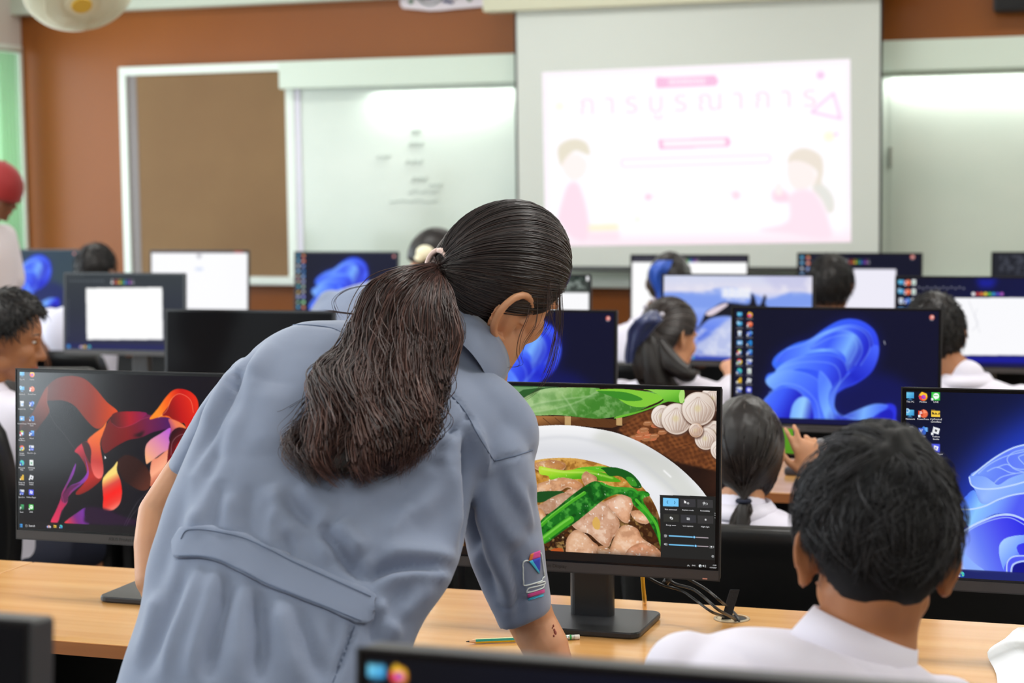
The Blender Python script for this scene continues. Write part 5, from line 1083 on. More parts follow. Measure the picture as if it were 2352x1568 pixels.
# ---------------------------------------------------------------- the instructor leaning over the desk
wroot = P(620, 1500, 2.50); wroot = (wroot[0]+.02, wroot[1]+.05, 0.0)
woman = thing('person', 'instructor in grey-blue belted uniform with long dark ponytail, leaning over the desk', 'person', wroot)
def lr(L, R, d, th, dl=0.0):
    """ring from left and right outline pixels at depth d; th = half thickness along the view"""
    a = P(L[0], L[1], d+dl); b = P(R[0], R[1], d-dl); c = (a+b)/2; A = (b-a)/2; ax = nrm(A); n_ = cf-ax*(cf@ax); n_ = nrm(n_); return (c, A, n_*th)
tor = [lr((160, 1960), (1010, 1960), 2.50, .17), lr((205, 1760), (975, 1800), 2.50, .165), lr((268, 1568), (938, 1560), 2.52, .155), lr((322, 1410), (965, 1440), 2.54, .135), lr((336, 1300), (1030, 1345), 2.57, .12), lr((372, 1180), (1068, 1250), 2.61, .115), lr((420, 1060), (1085, 1150), 2.65, .118),
       lr((470, 950), (1120, 1060), 2.69, .118), lr((520, 865), (1165, 990), 2.72, .11), lr((590, 790), (1180, 925), 2.75, .095), lr((680, 742), (1150, 880), 2.78, .080), lr((800, 735), (1090, 845), 2.80, .062)]
E_ = lambda px, py, d: P(px, py, d)
dress = MB(); loft(dress, tor, 48, 5)
# skirt part down to the shins
zb = .32; lo = tor[0]; c0 = lo[0]; 
sk = [(c0+np.array([0, .0, .03]), np.array([.25, .02, 0]), np.array([0, .17, 0])), (np.array([c0[0]+.0, c0[1]+.0, .50]), np.array([.27, .02, 0]), np.array([0, .17, 0])), (np.array([c0[0]+.0, c0[1]+.0, .30]), np.array([.28, .02, 0]), np.array([0, .18, 0]))]
loft(dress, sk, 40, 4)
# shoulders and sleeves
dress.caps(E_(1095, 965, 2.75), .075, E_(1130, 1000, 2.755), .072, 20)
sl = [lr((1060, 930), (1186, 950), 2.76, .060), lr((1065, 985), (1208, 995), 2.75, .080), lr((1070, 1040), (1222, 1048), 2.74, .088), lr((1058, 1150), (1234, 1130), 2.745, .085), lr((1068, 1262), (1247, 1230), 2.76, .078), lr((1102, 1345), (1256, 1305), 2.78, .070), lr((1132, 1410), (1262, 1360), 2.80, .064), lr((1146, 1448), (1266, 1400), 2.81, .060)]
loft(dress, sl, 36, 5)
# left shoulder and sleeve (behind the back)
sl2 = [lr((560, 815), (720, 800), 2.80, .075), lr((490, 900), (600, 960), 2.80, .080), lr((428, 990), (520, 1060), 2.80, .072), lr((386, 1070), (470, 1110), 2.79, .064)]
loft(dress, sl2, 32, 5)
# collar stand
dress.caps(E_(960, 770, 2.80), .070, E_(1035, 790, 2.81), .062, 20); dress.caps(E_(1020, 815, 2.80), .068, E_(1058, 862, 2.80), .062, 20)
def PXL(*p): return [np.array(q, float) for q in p]
def Z(*pts): return spline(np.array(pts, float)/1.766+[260, 680], 5)
# folds: (polyline, depth amplitude in m, width px)  (+ ridge, - valley)
FOLDS = [
 (Z((1395, 1105), (1280, 1100), (1170, 1098), (1085, 1115), (1030, 1160)), -.016, 15), (Z((1390, 1070), (1280, 1062), (1160, 1050), (1060, 1050)), .012, 30), (Z((1060, 1175), (1160, 1140), (1290, 1130), (1370, 1120)), .010, 20),
 (Z((850, 930), (890, 1000), (950, 1070), (1030, 1160)), -.016, 16), (Z((800, 900), (850, 990), (900, 1080)), .009, 30), (Z((900, 920), (960, 990), (1010, 1060)), .012, 32),
 (Z((690, 800), (740, 870), (800, 930), (850, 1010)), -.007, 18), (Z((640, 760), (690, 880), (740, 1000)), .007, 28), (Z((750, 760), (830, 850), (900, 900)), .006, 26),
 (Z((1430, 510), (1440, 600), (1440, 720), (1436, 860), (1436, 1000), (1420, 1080)), -.018, 14), (Z((1395, 540), (1370, 660), (1380, 800), (1390, 920), (1370, 1020)), .009, 24), (Z((1430, 500), (1470, 580), (1500, 660), (1520, 740)), .011, 18), (Z((1415, 520), (1340, 580), (1300, 650)), -.006, 16), (Z((1380, 560), (1330, 640), (1340, 740)), .006, 14),
 (Z((1500, 740), (1550, 860), (1600, 960), (1650, 1010)), .008, 20), (Z((1560, 700), (1620, 820), (1680, 920), (1720, 1010)), -.006, 16), (Z((1470, 800), (1500, 920), (1550, 1050), (1610, 1180), (1640, 1330)), .009, 26), (Z((1450, 900), (1470, 1020), (1500, 1120), (1560, 1250)), -.010, 22), (Z((1600, 1040), (1630, 1120), (1645, 1230), (1640, 1320)), -.008, 12), (Z((1590, 720), (1660, 860), (1710, 960)), .006, 18), (Z((1690, 760), (1720, 880), (1740, 1000)), -.006, 10),
 (Z((615, 150), (560, 230), (480, 380), (380, 560), (300, 720)), -.008, 10), (Z((560, 300), (500, 420), (430, 560), (380, 720), (330, 880)), -.011, 22), (Z((640, 180), (560, 330), (480, 480), (420, 640)), .009, 26), (Z((500, 260), (420, 400), (340, 520)), .006, 16), (Z((500, 290), (470, 370)), -.012, 8), (Z((520, 280), (560, 200), (600, 170)), -.006, 10),
 (Z((300, 720), (250, 900), (200, 1050), (150, 1250)), -.007, 26), (Z((420, 640), (350, 860), (300, 940)), .006, 26),
 (Z((480, 980), (470, 900), (480, 800)), .004, 16), (Z((560, 1000), (550, 880), (560, 760)), -.004, 14), (Z((640, 1040), (640, 940), (660, 860)), .004, 14), (Z((720, 1070), (700, 960)), -.005, 12), (Z((400, 960), (420, 840), (440, 740)), -.004, 16),
 # below the belt
 (Z((420, 1100), (400, 1230), (350, 1400), (310, 1560)), .007, 26), (Z((470, 1120), (440, 1260), (400, 1420), (380, 1560)), -.012, 20), (Z((540, 1150), (520, 1280), (510, 1420), (490, 1568)), .005, 26), (Z((600, 1190), (590, 1290), (600, 1420), (580, 1568)), -.012, 22), (Z((670, 1220), (690, 1330), (720, 1450), (760, 1568)), .006, 26), (Z((300, 1080), (250, 1220), (180, 1380), (110, 1560)), -.007, 20), (Z((350, 1080), (300, 1240), (240, 1400), (200, 1560)), .006, 16), (Z((760, 1260), (790, 1400), (850, 1568)), -.007, 20), (Z((180, 1180), (150, 1330), (90, 1500)), .006, 20), (Z((900, 1300), (880, 1420), (840, 1568)), -.004, 14),
 (Z((975, 1330), (950, 1420), (890, 1568)), -.008, 7), (Z((1070, 1230), (1110, 1310), (1150, 1400)), .008, 20), (Z((1090, 1270), (1060, 1350), (1080, 1420)), -.007, 16), (Z((1200, 1180), (1140, 1260), (1100, 1330)), -.006, 18), (Z((1300, 1170), (1220, 1230), (1150, 1310)), .006, 20),
 # shoulder yoke, seams
 (Z((620, 145), (730, 115), (850, 120), (920, 140), (1000, 190)), -.0028, 3), (Z((1300, 350), (1370, 400), (1430, 470), (1480, 560), (1545, 668)), -.0028, 3), (Z((1545, 668), (1620, 650), (1700, 625)), -.003, 3), (Z((1435, 490), (1400, 520), (1370, 545)), -.006, 4),
 (Z((650, 350), (640, 500), (650, 640)), .005, 50), (Z((1250, 700), (1180, 800), (1100, 850), (1000, 860)), -.006, 30), (Z((1330, 700), (1300, 800), (1200, 900)), .007, 30), (Z((1190, 640), (1290, 600), (1380, 600)), .004, 22), (Z((1180, 830), (1170, 900), (1100, 980)), .005, 20),
 (Z((1640, 1240), (1700, 1225), (1770, 1190)), -.0022, 3), (Z((1560, 1250), (1600, 1262), (1640, 1240)), -.0022, 3)]
def wfold(co, no):
    q = proj(co); face = np.clip(-(no@cf)*1.4+.15, 0, 1); d = np.zeros(len(co))
    for pl, amp, w in FOLDS:
        lo_ = pl.min(0)-4*w; hi_ = pl.max(0)+4*w; s = (q > lo_).all(1) & (q < hi_).all(1)
        if not s.any(): continue
        D, _, t = polydist(q[s], pl); ends = np.clip(np.minimum(t, 1-t)*3.5+.1, 0, 1) if w > 5 else 1.0
        d[s] += 1.5*amp*np.exp(-(D/w)**2)*ends
    r = np.sin(co[:, 0]*31+co[:, 2]*23)*np.sin(co[:, 2]*37-co[:, 1]*29+1)*.0011+np.sin(co[:, 0]*83+co[:, 2]*41+2*np.sin(co[:, 2]*30))*.0006
    return co+no*(d*face+r)[:, None]
o_dress, co_d = solid('uniform', dress, .0065, 9, mat('grey_blue_twill', (130, 142, 168), .78, sheen=.25, bump=((1400, 1400, 500), .25, .0006), noise=((9, 9, 9), (122, 134, 160), .35, .65, 3)), woman, post=wfold)
M_uni = MATS['grey_blue_twill']
bvh_d = BVHTree.FromPolygons([tuple(v) for v in co_d], [tuple(p.vertices) for p in o_dress.data.polygons])
def hit(bvh, px, py, lift=0.0, fallback=None):
    r = nrm(ray(px, py)); h = bvh.ray_cast(Vector(CAM), Vector(r), 8.0)
    if h[0] is None: return fallback
    return np.array(h[0])+np.array(h[1])*lift
def onsurf(bvh, name, poly_rows, m, parent, lift=.002, th=.0015, smooth=True):
    """grid of pixel rows draped on a surface and given a thickness"""
    G = []; last = None
    for row in poly_rows:
        g = []
        for (x, y) in row:
            h = hit(bvh, x, y, lift, last); last = h; g.append(h)
        G.append(g)
    G = np.array(G); n0, n1 = G.shape[:2]
    N = np.cross(np.gradient(G, axis=1), np.gradient(G, axis=0)); N /= np.linalg.norm(N, axis=2, keepdims=True)+1e-12; N *= np.sign(-(N@cf))[..., None]
    T = G+N*th; b = MB(); V = np.concatenate([G.reshape(-1, 3), T.reshape(-1, 3)]); F = []; k = n0*n1
    for i in range(n0-1):
        for j in range(n1-1):
            a = i*n1+j; q = (a, a+1, a+1+n1, a+n1); F.append(q[::-1]); F.append(tuple(z+k for z in q))
    rim = [j for j in range(n1)]+[i*n1+n1-1 for i in range(1, n0)]+[(n0-1)*n1+j for j in range(n1-2, -1, -1)]+[i*n1 for i in range(n0-2, 0, -1)]
    for a, c in zip(rim, rim[1:]+rim[:1]): F.append((a, c, c+k, a+k))
    b.add(V, F); return b.build(name, m, parent, smooth=smooth)
def quadrows(top, bot, n0=10, n1=60):
    t = spline(top, 12); b = spline(bot, 12)
    def rs(p, n):
        s = np.r_[0, np.cumsum(np.hypot(*np.diff(p, axis=0).T))]; u = np.linspace(0, s[-1], n); return np.stack([np.interp(u, s, p[:, 0]), np.interp(u, s, p[:, 1])], -1)
    t, b = rs(t, n1), rs(b, n1); return [[tuple(t[j]*(1-i/(n0-1))+b[j]*i/(n0-1)) for j in range(n1)] for i in range(n0)]
z2 = lambda pts: np.array(pts, float)/1.766+[260, 680]
M_belt = mat('grey_blue_twill_belt', (126, 138, 164), .8, sheen=.2, bump=((1400, 1400, 500), .25, .0006))
top_ = z2([(252, 996), (270, 968), (302, 937), (400, 940), (520, 966), (620, 1008), (720, 1060), (820, 1102), (920, 1150), (1050, 1208), (1064, 1240)])
bot_ = z2([(250, 1006), (256, 1050), (262, 1066), (350, 1066), (430, 1082), (520, 1126), (620, 1178), (740, 1226), (860, 1272), (1008, 1330), (1060, 1272)])
belt = onsurf(bvh_d, 'back_belt', quadrows(top_, bot_, 12, 80), M_belt, woman, .0035, .003)
def seam(bvh, name, pls, rad, m, parent, lift=.0012):
    b = MB()
    for pl in pls:
        pts = []
        for x, y in pl:
            h = hit(bvh, x, y, lift)
            if h is not None and (not pts or np.linalg.norm(h-pts[-1]) < .06): pts.append(h)
        if len(pts) > 2: b.tube(pts, rad, 5)
    return b.build(name, m, parent, smooth=True)
bv_b = BVHTree.FromPolygons([tuple(np.array(v.co)+np.array(wroot)) for v in belt.data.vertices], [tuple(p.vertices) for p in belt.data.polygons])
M_stitch = mat('stitch_thread', (98, 112, 138), .8)
seam(bv_b, 'stitching', [spline(z2([(275, 985), (305, 948), (400, 952), (520, 978), (620, 1020), (720, 1072), (920, 1162), (1045, 1218)]), 10), spline(z2([(266, 1054), (350, 1054), (430, 1070), (520, 1112), (620, 1164), (740, 1212), (860, 1258), (1005, 1316)]), 10)], .0009, M_stitch, belt, .0006)
seam(bvh_d, 'seam', [Z((625, 148), (730, 118), (850, 123), (920, 143), (1000, 193)), Z((1300, 352), (1370, 402), (1430, 472), (1480, 562), (1545, 670)), Z((1545, 668), (1620, 650), (1700, 625)), Z((980, 1335), (950, 1420), (890, 1568))], .0010, M_stitch, woman, .0004)
# collar flap
cc = P(1040, 838, 2.80); ca = nrm(P(1118, 770, 2.85)-P(1035, 850, 2.80)); c1 = nrm(np.cross(ca, cf)); c2 = np.cross(ca, c1); rs = []
for (h_, r_) in ((.048, .064), (.030, .066), (.0, .070), (-.004, .074), (.012, .080), (.040, .072), (.052, .069)):
    rs.append([cc+ca*h_+(c1*math.cos(a)+c2*math.sin(a)*1.0)*r_ for a in np.linspace(0, 2*math.pi, 48, endpoint=False)])
rs = [rs[1], rs[0], rs[6], rs[5], rs[4]]
rs.append([cc+ca*-.012+(c1*math.cos(a)+c2*math.sin(a))*.080 for a in np.linspace(0, 2*math.pi, 48, endpoint=False)])
MB().rings(rs, cap=False).build('collar', M_uni, woman, smooth=True)

# body: head, neck, arms, legs as one skin surface
HC = P(1142, 652, 2.86); Fv = cr*.62-cu*.30+cf*.68; Uv = cr*.516+cu*.808-cf*.114
H = Head(HC, Fv, Uv, 1.06)
skin = MB(); H.skin(skin, ears=False)
H.ear(skin, 1 if (H.S@cf) < 0 else -1, 1.32, .14, -.016, -.018, .010)
H.ear(skin, -1 if (H.S@cf) < 0 else 1, 1.1)
skin.caps(H.p(-.02, 0, -.04), .058, P(1085, 815, 2.83), .056, 20); skin.caps(P(1105, 790, 2.84), .056, P(1040, 850, 2.82), .066, 20)
skin.caps(P(1150, 775, 2.86), .040, P(1110, 835, 2.86), .040, 18)
skin.caps(P(1100, 860, 2.84), .045, P(1040, 900, 2.82), .05, 18)
# right arm
S0, EL = P(1150, 1040, 2.76), P(1222, 1430, 2.845)
skin.caps(P(1135, 1040, 2.76), .040, P(1158, 1240, 2.79), .038, 18); skin.caps(P(1158, 1240, 2.79), .038, EL, .037, 18)
WR = P(1285, 1548, 2.82); WR[2] = DZ+.028
skin.caps(EL, .037, EL*.5+WR*.5, .036, 18); skin.caps(EL*.5+WR*.5, .036, WR, .025, 18)
hd = nrm(np.array([.97, .10, -.04])); hand(skin, WR+hd*.008-np.array([0, 0, .006]), hd, (0, 0, 1), -1, .95, (.06, .05, .06, .1), .2)
# left arm
E2 = P(368, 1180, 2.80); W2 = P(350, 1330, 2.74)
skin.caps(P(580, 930, 2.80), .040, P(455, 1060, 2.80), .036, 18); skin.caps(P(440, 1075, 2.80), .036, E2, .034, 18); skin.caps(E2, .034, (E2+W2)/2, .034, 18); skin.caps((E2+W2)/2, .034, W2, .026, 18)
hand(skin, W2, -cu+cr*.3-cf*.1, -cr*.8+cf*.2, 1, .95, (.4, .45, .5, .5))
# legs
hip = np.array([c0[0], c0[1]+.02, .85])
for sx in (-.10, .10):
    kx = hip+np.array([sx, .02, -.40]); an = np.array([kx[0], kx[1]-.0, .09]); skin.caps(hip+np.array([sx, 0, -.22]), .075, kx, .058, 16); skin.caps(kx, .056, an, .036, 16)
o_body, co_b = solid('body', skin, .0032, 3, M_skin, woman)
bs = MB()
for sx in (-.10, .10):
    ax_, ay_ = hip[0]+sx, hip[1]+.02
    bs.rings([[np.array([ax_+x*w, ay_+.06+y*l, z]) for x, y in rrect(.09, .25, .04, 5)] for z, w, l in ((0, 1, 1), (.02, 1.02, 1.01), (.05, .95, .93), (.085, .7, .5))])
bs.build('shoes', M_shoe, woman, smooth=True)
H.eyes(woman, True)
# elbow graze
bvh_b = BVHTree.FromPolygons([tuple(v) for v in co_b], [tuple(p.vertices) for p in o_body.data.polygons])
b = MB()
for x, y, r in ((1277, 1437, 2.0), (1279, 1447, 2.6), (1281, 1453, 3.6), (1275, 1441, 1.5), (1278, 1460, 2.0)):
    h = hit(bvh_b, x-6, y, .0004)
    if h is not None: b.ell(h, [cr*r*.00066, cu*r*.0011, cf*.0016], 10, 6)
if b.v: b.build('graze', mat('graze_red', (158, 82, 70), .5), woman, smooth=True)
# sleeve badge: outlined computer and triangle
def zb2(pts): return np.array(pts, float)/5.6+[1120, 1200]
def patch(name, quad, m, lift=.0012, n=6):
    a, b_, c, d = zb2(quad); rows = []
    for i in range(n):
        s = i/(n-1); rows.append([tuple((a*(1-t)+b_*t)*(1-s)+(d*(1-t)+c*t)*s) for t in np.linspace(0, 1, n)])
    return onsurf(bvh_d, name, rows, m, badge, lift, .0008)
badge = seam(bvh_d, 'sleeve_badge', [spline(zb2(p), 4) for p in ([(520, 485), (490, 484), (462, 498), (452, 530), (456, 620), (460, 700), (462, 770), (470, 798), (500, 800), (560, 785), (640, 762), (690, 742), (700, 712), (726, 690)], [(726, 690), (718, 640), (704, 540), (690, 450), (680, 400), (668, 388)], [(630, 780), (670, 770), (724, 756), (722, 786), (650, 808), (560, 828), (520, 842), (502, 880), (520, 890), (600, 872), (700, 836), (716, 800)])], .0011, mat('thread_white', (228, 236, 236), .7), woman, .0012)
patch('badge_pink', [(560, 392), (664, 356), (664, 440), (520, 482)], mat('thread_pink', (224, 78, 160), .7))
patch('badge_orange', [(540, 400), (578, 386), (556, 476), (518, 484)], mat('thread_orange', (236, 128, 56), .7), .0018)
patch('badge_blue', [(556, 476), (664, 440), (662, 600), (652, 648)], mat('thread_blue', (46, 70, 200), .7))
patch('badge_cyan', [(518, 484), (562, 474), (658, 640), (648, 652)], mat('thread_cyan', (60, 190, 226), .7), .0018)
patch('badge_pink', [(508, 914), (716, 850), (722, 896), (514, 952)], MATS['thread_pink'])
patch('badge_cyan', [(514, 966), (706, 920), (708, 944), (520, 1000)], MATS['thread_cyan'])
# hair
rng = np.random.RandomState(11)
TIE = P(1008, 617, 2.80)
tl = TIE-H.p(0, 0, .010); tdir = nrm(np.array([tl@H.F, tl@H.S, tl@H.U]))
capo = H.cap('hair', woman, mat('hair_base_dark', (26, 21, 22), .4, spec=.4), .0125, .36, -.70, 96)
def slerp(a, b, t):
    w = np.arccos(np.clip((a*b).sum(-1), -1, 1))[..., None]; sw = np.sin(w)+1e-9; return (np.sin((1-t)*w)*a+np.sin(t*w)*b)/sw
def headpt(d, lift): R = H.rad(d[..., 0], d[..., 1], d[..., 2])+lift; return H.p(0, 0, .010)+(d[..., 0:1]*H.F+d[..., 1:2]*H.S+d[..., 2:3]*H.U)*R[..., None]
D = rng.randn(60000, 3); D /= np.linalg.norm(D, axis=1)[:, None]
mk = H.hairmask(D[:, 0], D[:, 1], D[:, 2], .36, -.70)
st = D[(mk > 0) & (mk < .34)][:4200]
N = 16; t = np.linspace(0, 1, N)
A_ = np.repeat(st[:, None], N, 1); B_ = np.broadcast_to(tdir, A_.shape); jit = rng.randn(len(st), 3)*.05
dd = np.stack([slerp(st, np.broadcast_to(nrm(tdir), st.shape), k) for k in t], 1)
side = np.cross(st, tdir); side /= np.linalg.norm(side, axis=1)[:, None]+1e-9
dd = dd+side[:, None]*(np.sin(t*math.pi)*rng.normal(0, .03, (len(st), 1)))[..., None]; dd /= np.linalg.norm(dd, axis=2, keepdims=True)
lift = .0105*H.sc+rng.uniform(.0, .004, (len(st), 1))*np.minimum(1, t*5+.15)+.002*np.sin(math.pi*t)+np.sin(t*9+rng.rand(len(st), 1)*6)*.0005
line = headpt(dd, np.broadcast_to(lift, dd.shape[:2]))
line = line*(1-np.clip((t-.82)/.18, 0, 1)[None, :, None]**2)+TIE*np.clip((t-.82)/.18, 0, 1)[None, :, None]**2
line += (rng.normal(0, .006, (len(st), 1, 3)))*np.clip((t-.85)/.15, 0, 1)[None, :, None]
def hc(n, a=(34, 29, 31), b=(64, 48, 46), p=2.0): k = rng.rand(n, 1)**p; return np.array(a)*(1-k)+np.array(b)*k
strands('hair_strands', line, .00075, hc(len(line)), M_hair, capo)
# hair tie
b = MB(); tn_ = nrm(P(985, 612, 2.79)-P(1030, 618, 2.83)); 
up_ = nrm(cu-tn_*(cu@tn_)); sd = np.cross(tn_, up_)
for k, (q, r) in enumerate(((-.006, .0255), (0, .0270), (.006, .0260))):
    cc = P(1010, 617, 2.802)+tn_*q; b.tube([cc+up_*r*1.05*math.cos(a)+sd*r*.8*math.sin(a) for a in np.linspace(0, 2*math.pi, 28)], .0038, 8)
b.build('hair_tie', mat('hair_tie_pink', (238, 206, 196), .6, sheen=.4), woman, smooth=True)
# ponytail: guides in photo pixels with depth, strands spread between a left and a right edge
def guide(pts): return spline(np.array([P(x, y, d) for x, y, d in pts]), 6)
GL = guide([(1002, 605, 2.79), (940, 622, 2.745), (872, 650, 2.72), (835, 720, 2.70), (805, 790, 2.675), (750, 850, 2.63), (735, 900, 2.60), (722, 960, 2.575), (688, 1010, 2.555), (690, 1060, 2.54), (720, 1100, 2.53)])
GM = guide([(1006, 618, 2.79), (965, 650, 2.735), (925, 710, 2.70), (905, 780, 2.67), (880, 850, 2.635), (862, 910, 2.60), (850, 960, 2.575), (830, 1010, 2.555), (805, 1060, 2.54), (795, 1092, 2.535), (785, 1112, 2.53)])
GR = guide([(1014, 632, 2.79), (1025, 665, 2.745), (1040, 720, 2.715), (1042, 780, 2.69), (1020, 850, 2.665), (1004, 900, 2.64), (1000, 950, 2.615), (985, 1000, 2.595), (960, 1035, 2.58), (925, 1060, 2.57), (895, 1082, 2.56)])
NG = len(GM)
def pony(n, w1, depth, wave, end=(0.78, 1.0), seed=1):
    r = np.random.RandomState(seed); s = r.uniform(-1, 1, n)*w1; N = 40; tt = np.linspace(0, 1, N); out = []
    nlk = 26; lockc = r.uniform(-1, 1, nlk); global LOCKB; LOCKB = []; lb = r.uniform(0, .45, nlk); lkp = r.uniform(0, 6.28, (nlk, 3)); lkf = r.uniform(.8, 1.35, nlk)
    for i in range(n):
        k = r.randint(nlk); si = np.clip(lockc[k]*.98+r.normal(0, .07), -1.03, 1.03); e = r.uniform(*end); u = tt*e*(NG-1); j = np.clip(u.astype(int), 0, NG-2); f = (u-j)[:, None]
        L = GL[j]*(1-f)+GL[j+1]*f; M = GM[j]*(1-f)+GM[j+1]*f; R = GR[j]*(1-f)+GR[j+1]*f
        p = M*(1-si)+R*si if si > 0 else M*(1+si)-L*si
        bul = math.sqrt(max(0, 1-si*si*.9)); prof = np.minimum(1, tt*5)*np.clip((1.05-tt)*4, .25, 1)
        dep = depth*bul*(.35+.65*r.rand()); p = p-cf*(dep*prof)[:, None]
        am = wave*np.clip(tt*2.2-.3, 0, 1.2); ph = lkp[k]
        p = p+cr*(am*np.sin(tt*10.5*lkf[k]+ph[0]+.3*r.rand())+.0012*np.sin(tt*30+r.rand()*6))[:, None]+cu*(am*.35*np.cos(tt*9*lkf[k]+ph[1]))[:, None]-cf*(am*.8*np.cos(tt*10.5*lkf[k]+ph[0]))[:, None]
        q0 = r.normal(0, 1, 3)*.0035; p = p+q0*np.clip(tt*8, .4, 1)[:, None]
        p[0] = TIE+r.normal(0, .006, 3)
        out.append(p); LOCKB.append(lb[k])
    return np.array(out)
pl = pony(3000, 1, .044, .017); kk = rng.rand(len(pl), 1)**1.5
kk = np.clip(kk*.6+np.array(LOCKB)[:, None], 0, 1); cols = np.array((36, 27, 29))*(1-kk)+np.array((122, 84, 74))*kk
pt = strands('ponytail', pl, .00078, cols, M_hair, woman)
pl2 = pony(500, 1.05, .046, .016, (.45, 1.02), 5); strands('loose_locks', pl2, .0006, hc(len(pl2), (48, 36, 36), (110, 78, 70), 1.2), M_hair, pt)
# core under the strands so that the back does not show through
cb = MB(); r_ = []
for j in range(2, NG-2, 3):
    w = np.linalg.norm(GR[j]-GL[j])/2*.80; c = (GL[j]+GR[j])/2*.5+GM[j]*.5; a = nrm(GR[j]-GL[j]); tz_ = (.014 if j < NG-14 else .008)*min(1, (NG-j)/10); r_.append([c+a*w*min(1, (NG-j)/9)*math.cos(q)-cf*tz_*math.sin(q)-cf*.006 for q in np.linspace(0, 2*math.pi, 20, endpoint=False)])
cb.rings(r_); cb.build('ponytail_core', MATS['hair_base_dark'], pt, smooth=True)
# loose wisps
W = []
def wisp(pts, n=6, sp=3.0, dsp=.01):
    for k in range(n):
        q = np.array(pts, float).copy(); g = rng.normal(0, 1, 2)*sp; m_ = np.linspace(.2, 1, len(q)); q[:, 0] += g[0]*m_; q[:, 1] += g[1]*m_; q[:, 2] += rng.normal(0, dsp)
        s = spline(np.array([P(*a) for a in q]), 8); u = np.linspace(0, len(s)-1.001, 36); j = u.astype(int); f = (u-j)[:, None]; W.append(s[j]*(1-f)+s[j+1]*f)
wisp([(1262, 560, 2.84), (1278, 620, 2.83), (1284, 690, 2.83), (1282, 760, 2.83), (1268, 830, 2.83), (1250, 875, 2.83)], 26, 9)
wisp([(1240, 660, 2.80), (1262, 710, 2.81), (1275, 770, 2.82), (1268, 830, 2.83), (1240, 890, 2.83), (1190, 925, 2.83), (1165, 930, 2.83)], 4, 3)
wisp([(1225, 650, 2.79), (1215, 720, 2.78), (1196, 770, 2.78), (1190, 810, 2.79), (1196, 840, 2.79), (1150, 845, 2.79), (1090, 845, 2.79)], 3, 4)
wisp([(1235, 660, 2.79), (1232, 740, 2.79), (1205, 790, 2.79), (1198, 820, 2.79)], 4, 4)
wisp([(1250, 600, 2.80), (1262, 680, 2.80), (1258, 740, 2.80), (1240, 770, 2.81)], 18, 8)
wisp([(1030, 690, 2.74), (1050, 715, 2.73), (1064, 760, 2.72), (1058, 785, 2.72), (1035, 798, 2.72), (1020, 797, 2.72)], 8, 3)
wisp([(870, 650, 2.72), (800, 665, 2.70), (768, 690, 2.69), (775, 720, 2.69), (785, 735, 2.69)], 4, 4)
wisp([(905, 720, 2.70), (830, 722, 2.69), (770, 716, 2.69), (745, 714, 2.69)], 8, 3)
wisp([(830, 800, 2.66), (770, 850, 2.64), (740, 880, 2.63), (745, 900, 2.63)], 5, 4)
wisp([(760, 880, 2.62), (700, 915, 2.61), (650, 945, 2.60), (635, 950, 2.60)], 3, 3)
wisp([(990, 840, 2.64), (1000, 920, 2.62), (990, 960, 2.61), (960, 1010, 2.6)], 6, 6)
for k in range(40):
    a = rng.uniform(0, 1); x = 1100+a*165; y = 488+(a**2)*95; wisp([(x, y+6, 2.86), (x+18, y+8, 2.86), (x+34, y+26+a*20, 2.86)], 1, 2)
strands('stray_hairs', np.array(W), .00034, hc(len(W), (40, 30, 30), (86, 58, 52), 1), M_hair, woman)
# ---------------------------------------------------------------- chairs
M_lea = mat('black_leather', (15, 15, 17), .38, coat=.1, bump=((120, 120, 120), .2, .001))
M_plas = mat('black_plastic', (20, 20, 22), .5)
M_knob = mat('knob_grey', (58, 60, 64), .45)
def chair(x, y, label, top=.86, yaw=0.0, w=.46, first=None):
    t = thing('office_chair', label, 'chair', (x, y, 0), 'black office chairs at the computer desks')
    b = MB(); n = 12; rs = []
    # backrest: curved padded slab, origin at the seat centre, back is towards -Y
    zs = np.linspace(.50, top, 9)
    for z in zs:
        u = (z-.50)/(top-.50); hw = w/2*(.90+.10*math.sin(u*math.pi)) if u < .9 else w/2*.86; yb = -.20-.05*u+.02*math.sin(u*math.pi); th = .035*(1 if 0 < u < .95 else .55)
        ring = []
        for k in range(n): a = k/(n-1)*2-1; ring.append((hw*a, yb-th+.035*(a*a), z))
        for k in range(n): a = 1-k/(n-1)*2; ring.append((hw*a, yb+th+.035*(a*a), z))
        rs.append(ring)
    b.rings(rs); o = b.build('backrest', M_lea, t, origin=(0, 0, 0), smooth=True, bevel=.012)
    b = MB(); b.rings([[(px_*s_, py_*s_, z) for px_, py_ in rrect(w, .44, .09, 5)] for z, s_ in ((.405, .93), (.415, 1), (.455, 1), (.47, .93))]); b.build('seat', M_lea, t, origin=(0, 0, 0), smooth=True)
    b = MB(); b.tube(spline([(0, -.05, .40), (0, -.20, .39), (0, -.27, .44), (0, -.275, .56)], 5), .018, 8); b.build('back_bracket', M_plas, t, origin=(0, 0, 0), smooth=True)
    b = MB(); b.tube([(0, -.30, .55), (0, -.265, .55)], .022, 14); b.build('knob', M_knob, t, origin=(0, 0, 0), smooth=True)
    MB().tube([(0, 0, .10), (0, 0, .41)], .026, 12).build('gas_column', M_plas, t, origin=(0, 0, 0), smooth=True)
    b = MB(); c = MB()
    for k in range(5):
        a = 2*math.pi*k/5+.3; d = np.array([math.cos(a), math.sin(a), 0]); b.tube([d*.02+[0, 0, .11], d*.28+[0, 0, .075]], [.024, .014], 8)
        q = np.cross(d, [0, 0, 1]); e = d*.285
        for s in (-1, 1): c.tube([e+q*s*.008+[0, 0, .027], e+q*s*.026+[0, 0, .027]], .027, 14)
    b.build('star_base', M_plas, t, origin=(0, 0, 0), smooth=True); c.build('casters', M_plas, t, origin=(0, 0, 0), smooth=True)
    t.rotation_euler = (0, 0, yaw); return t

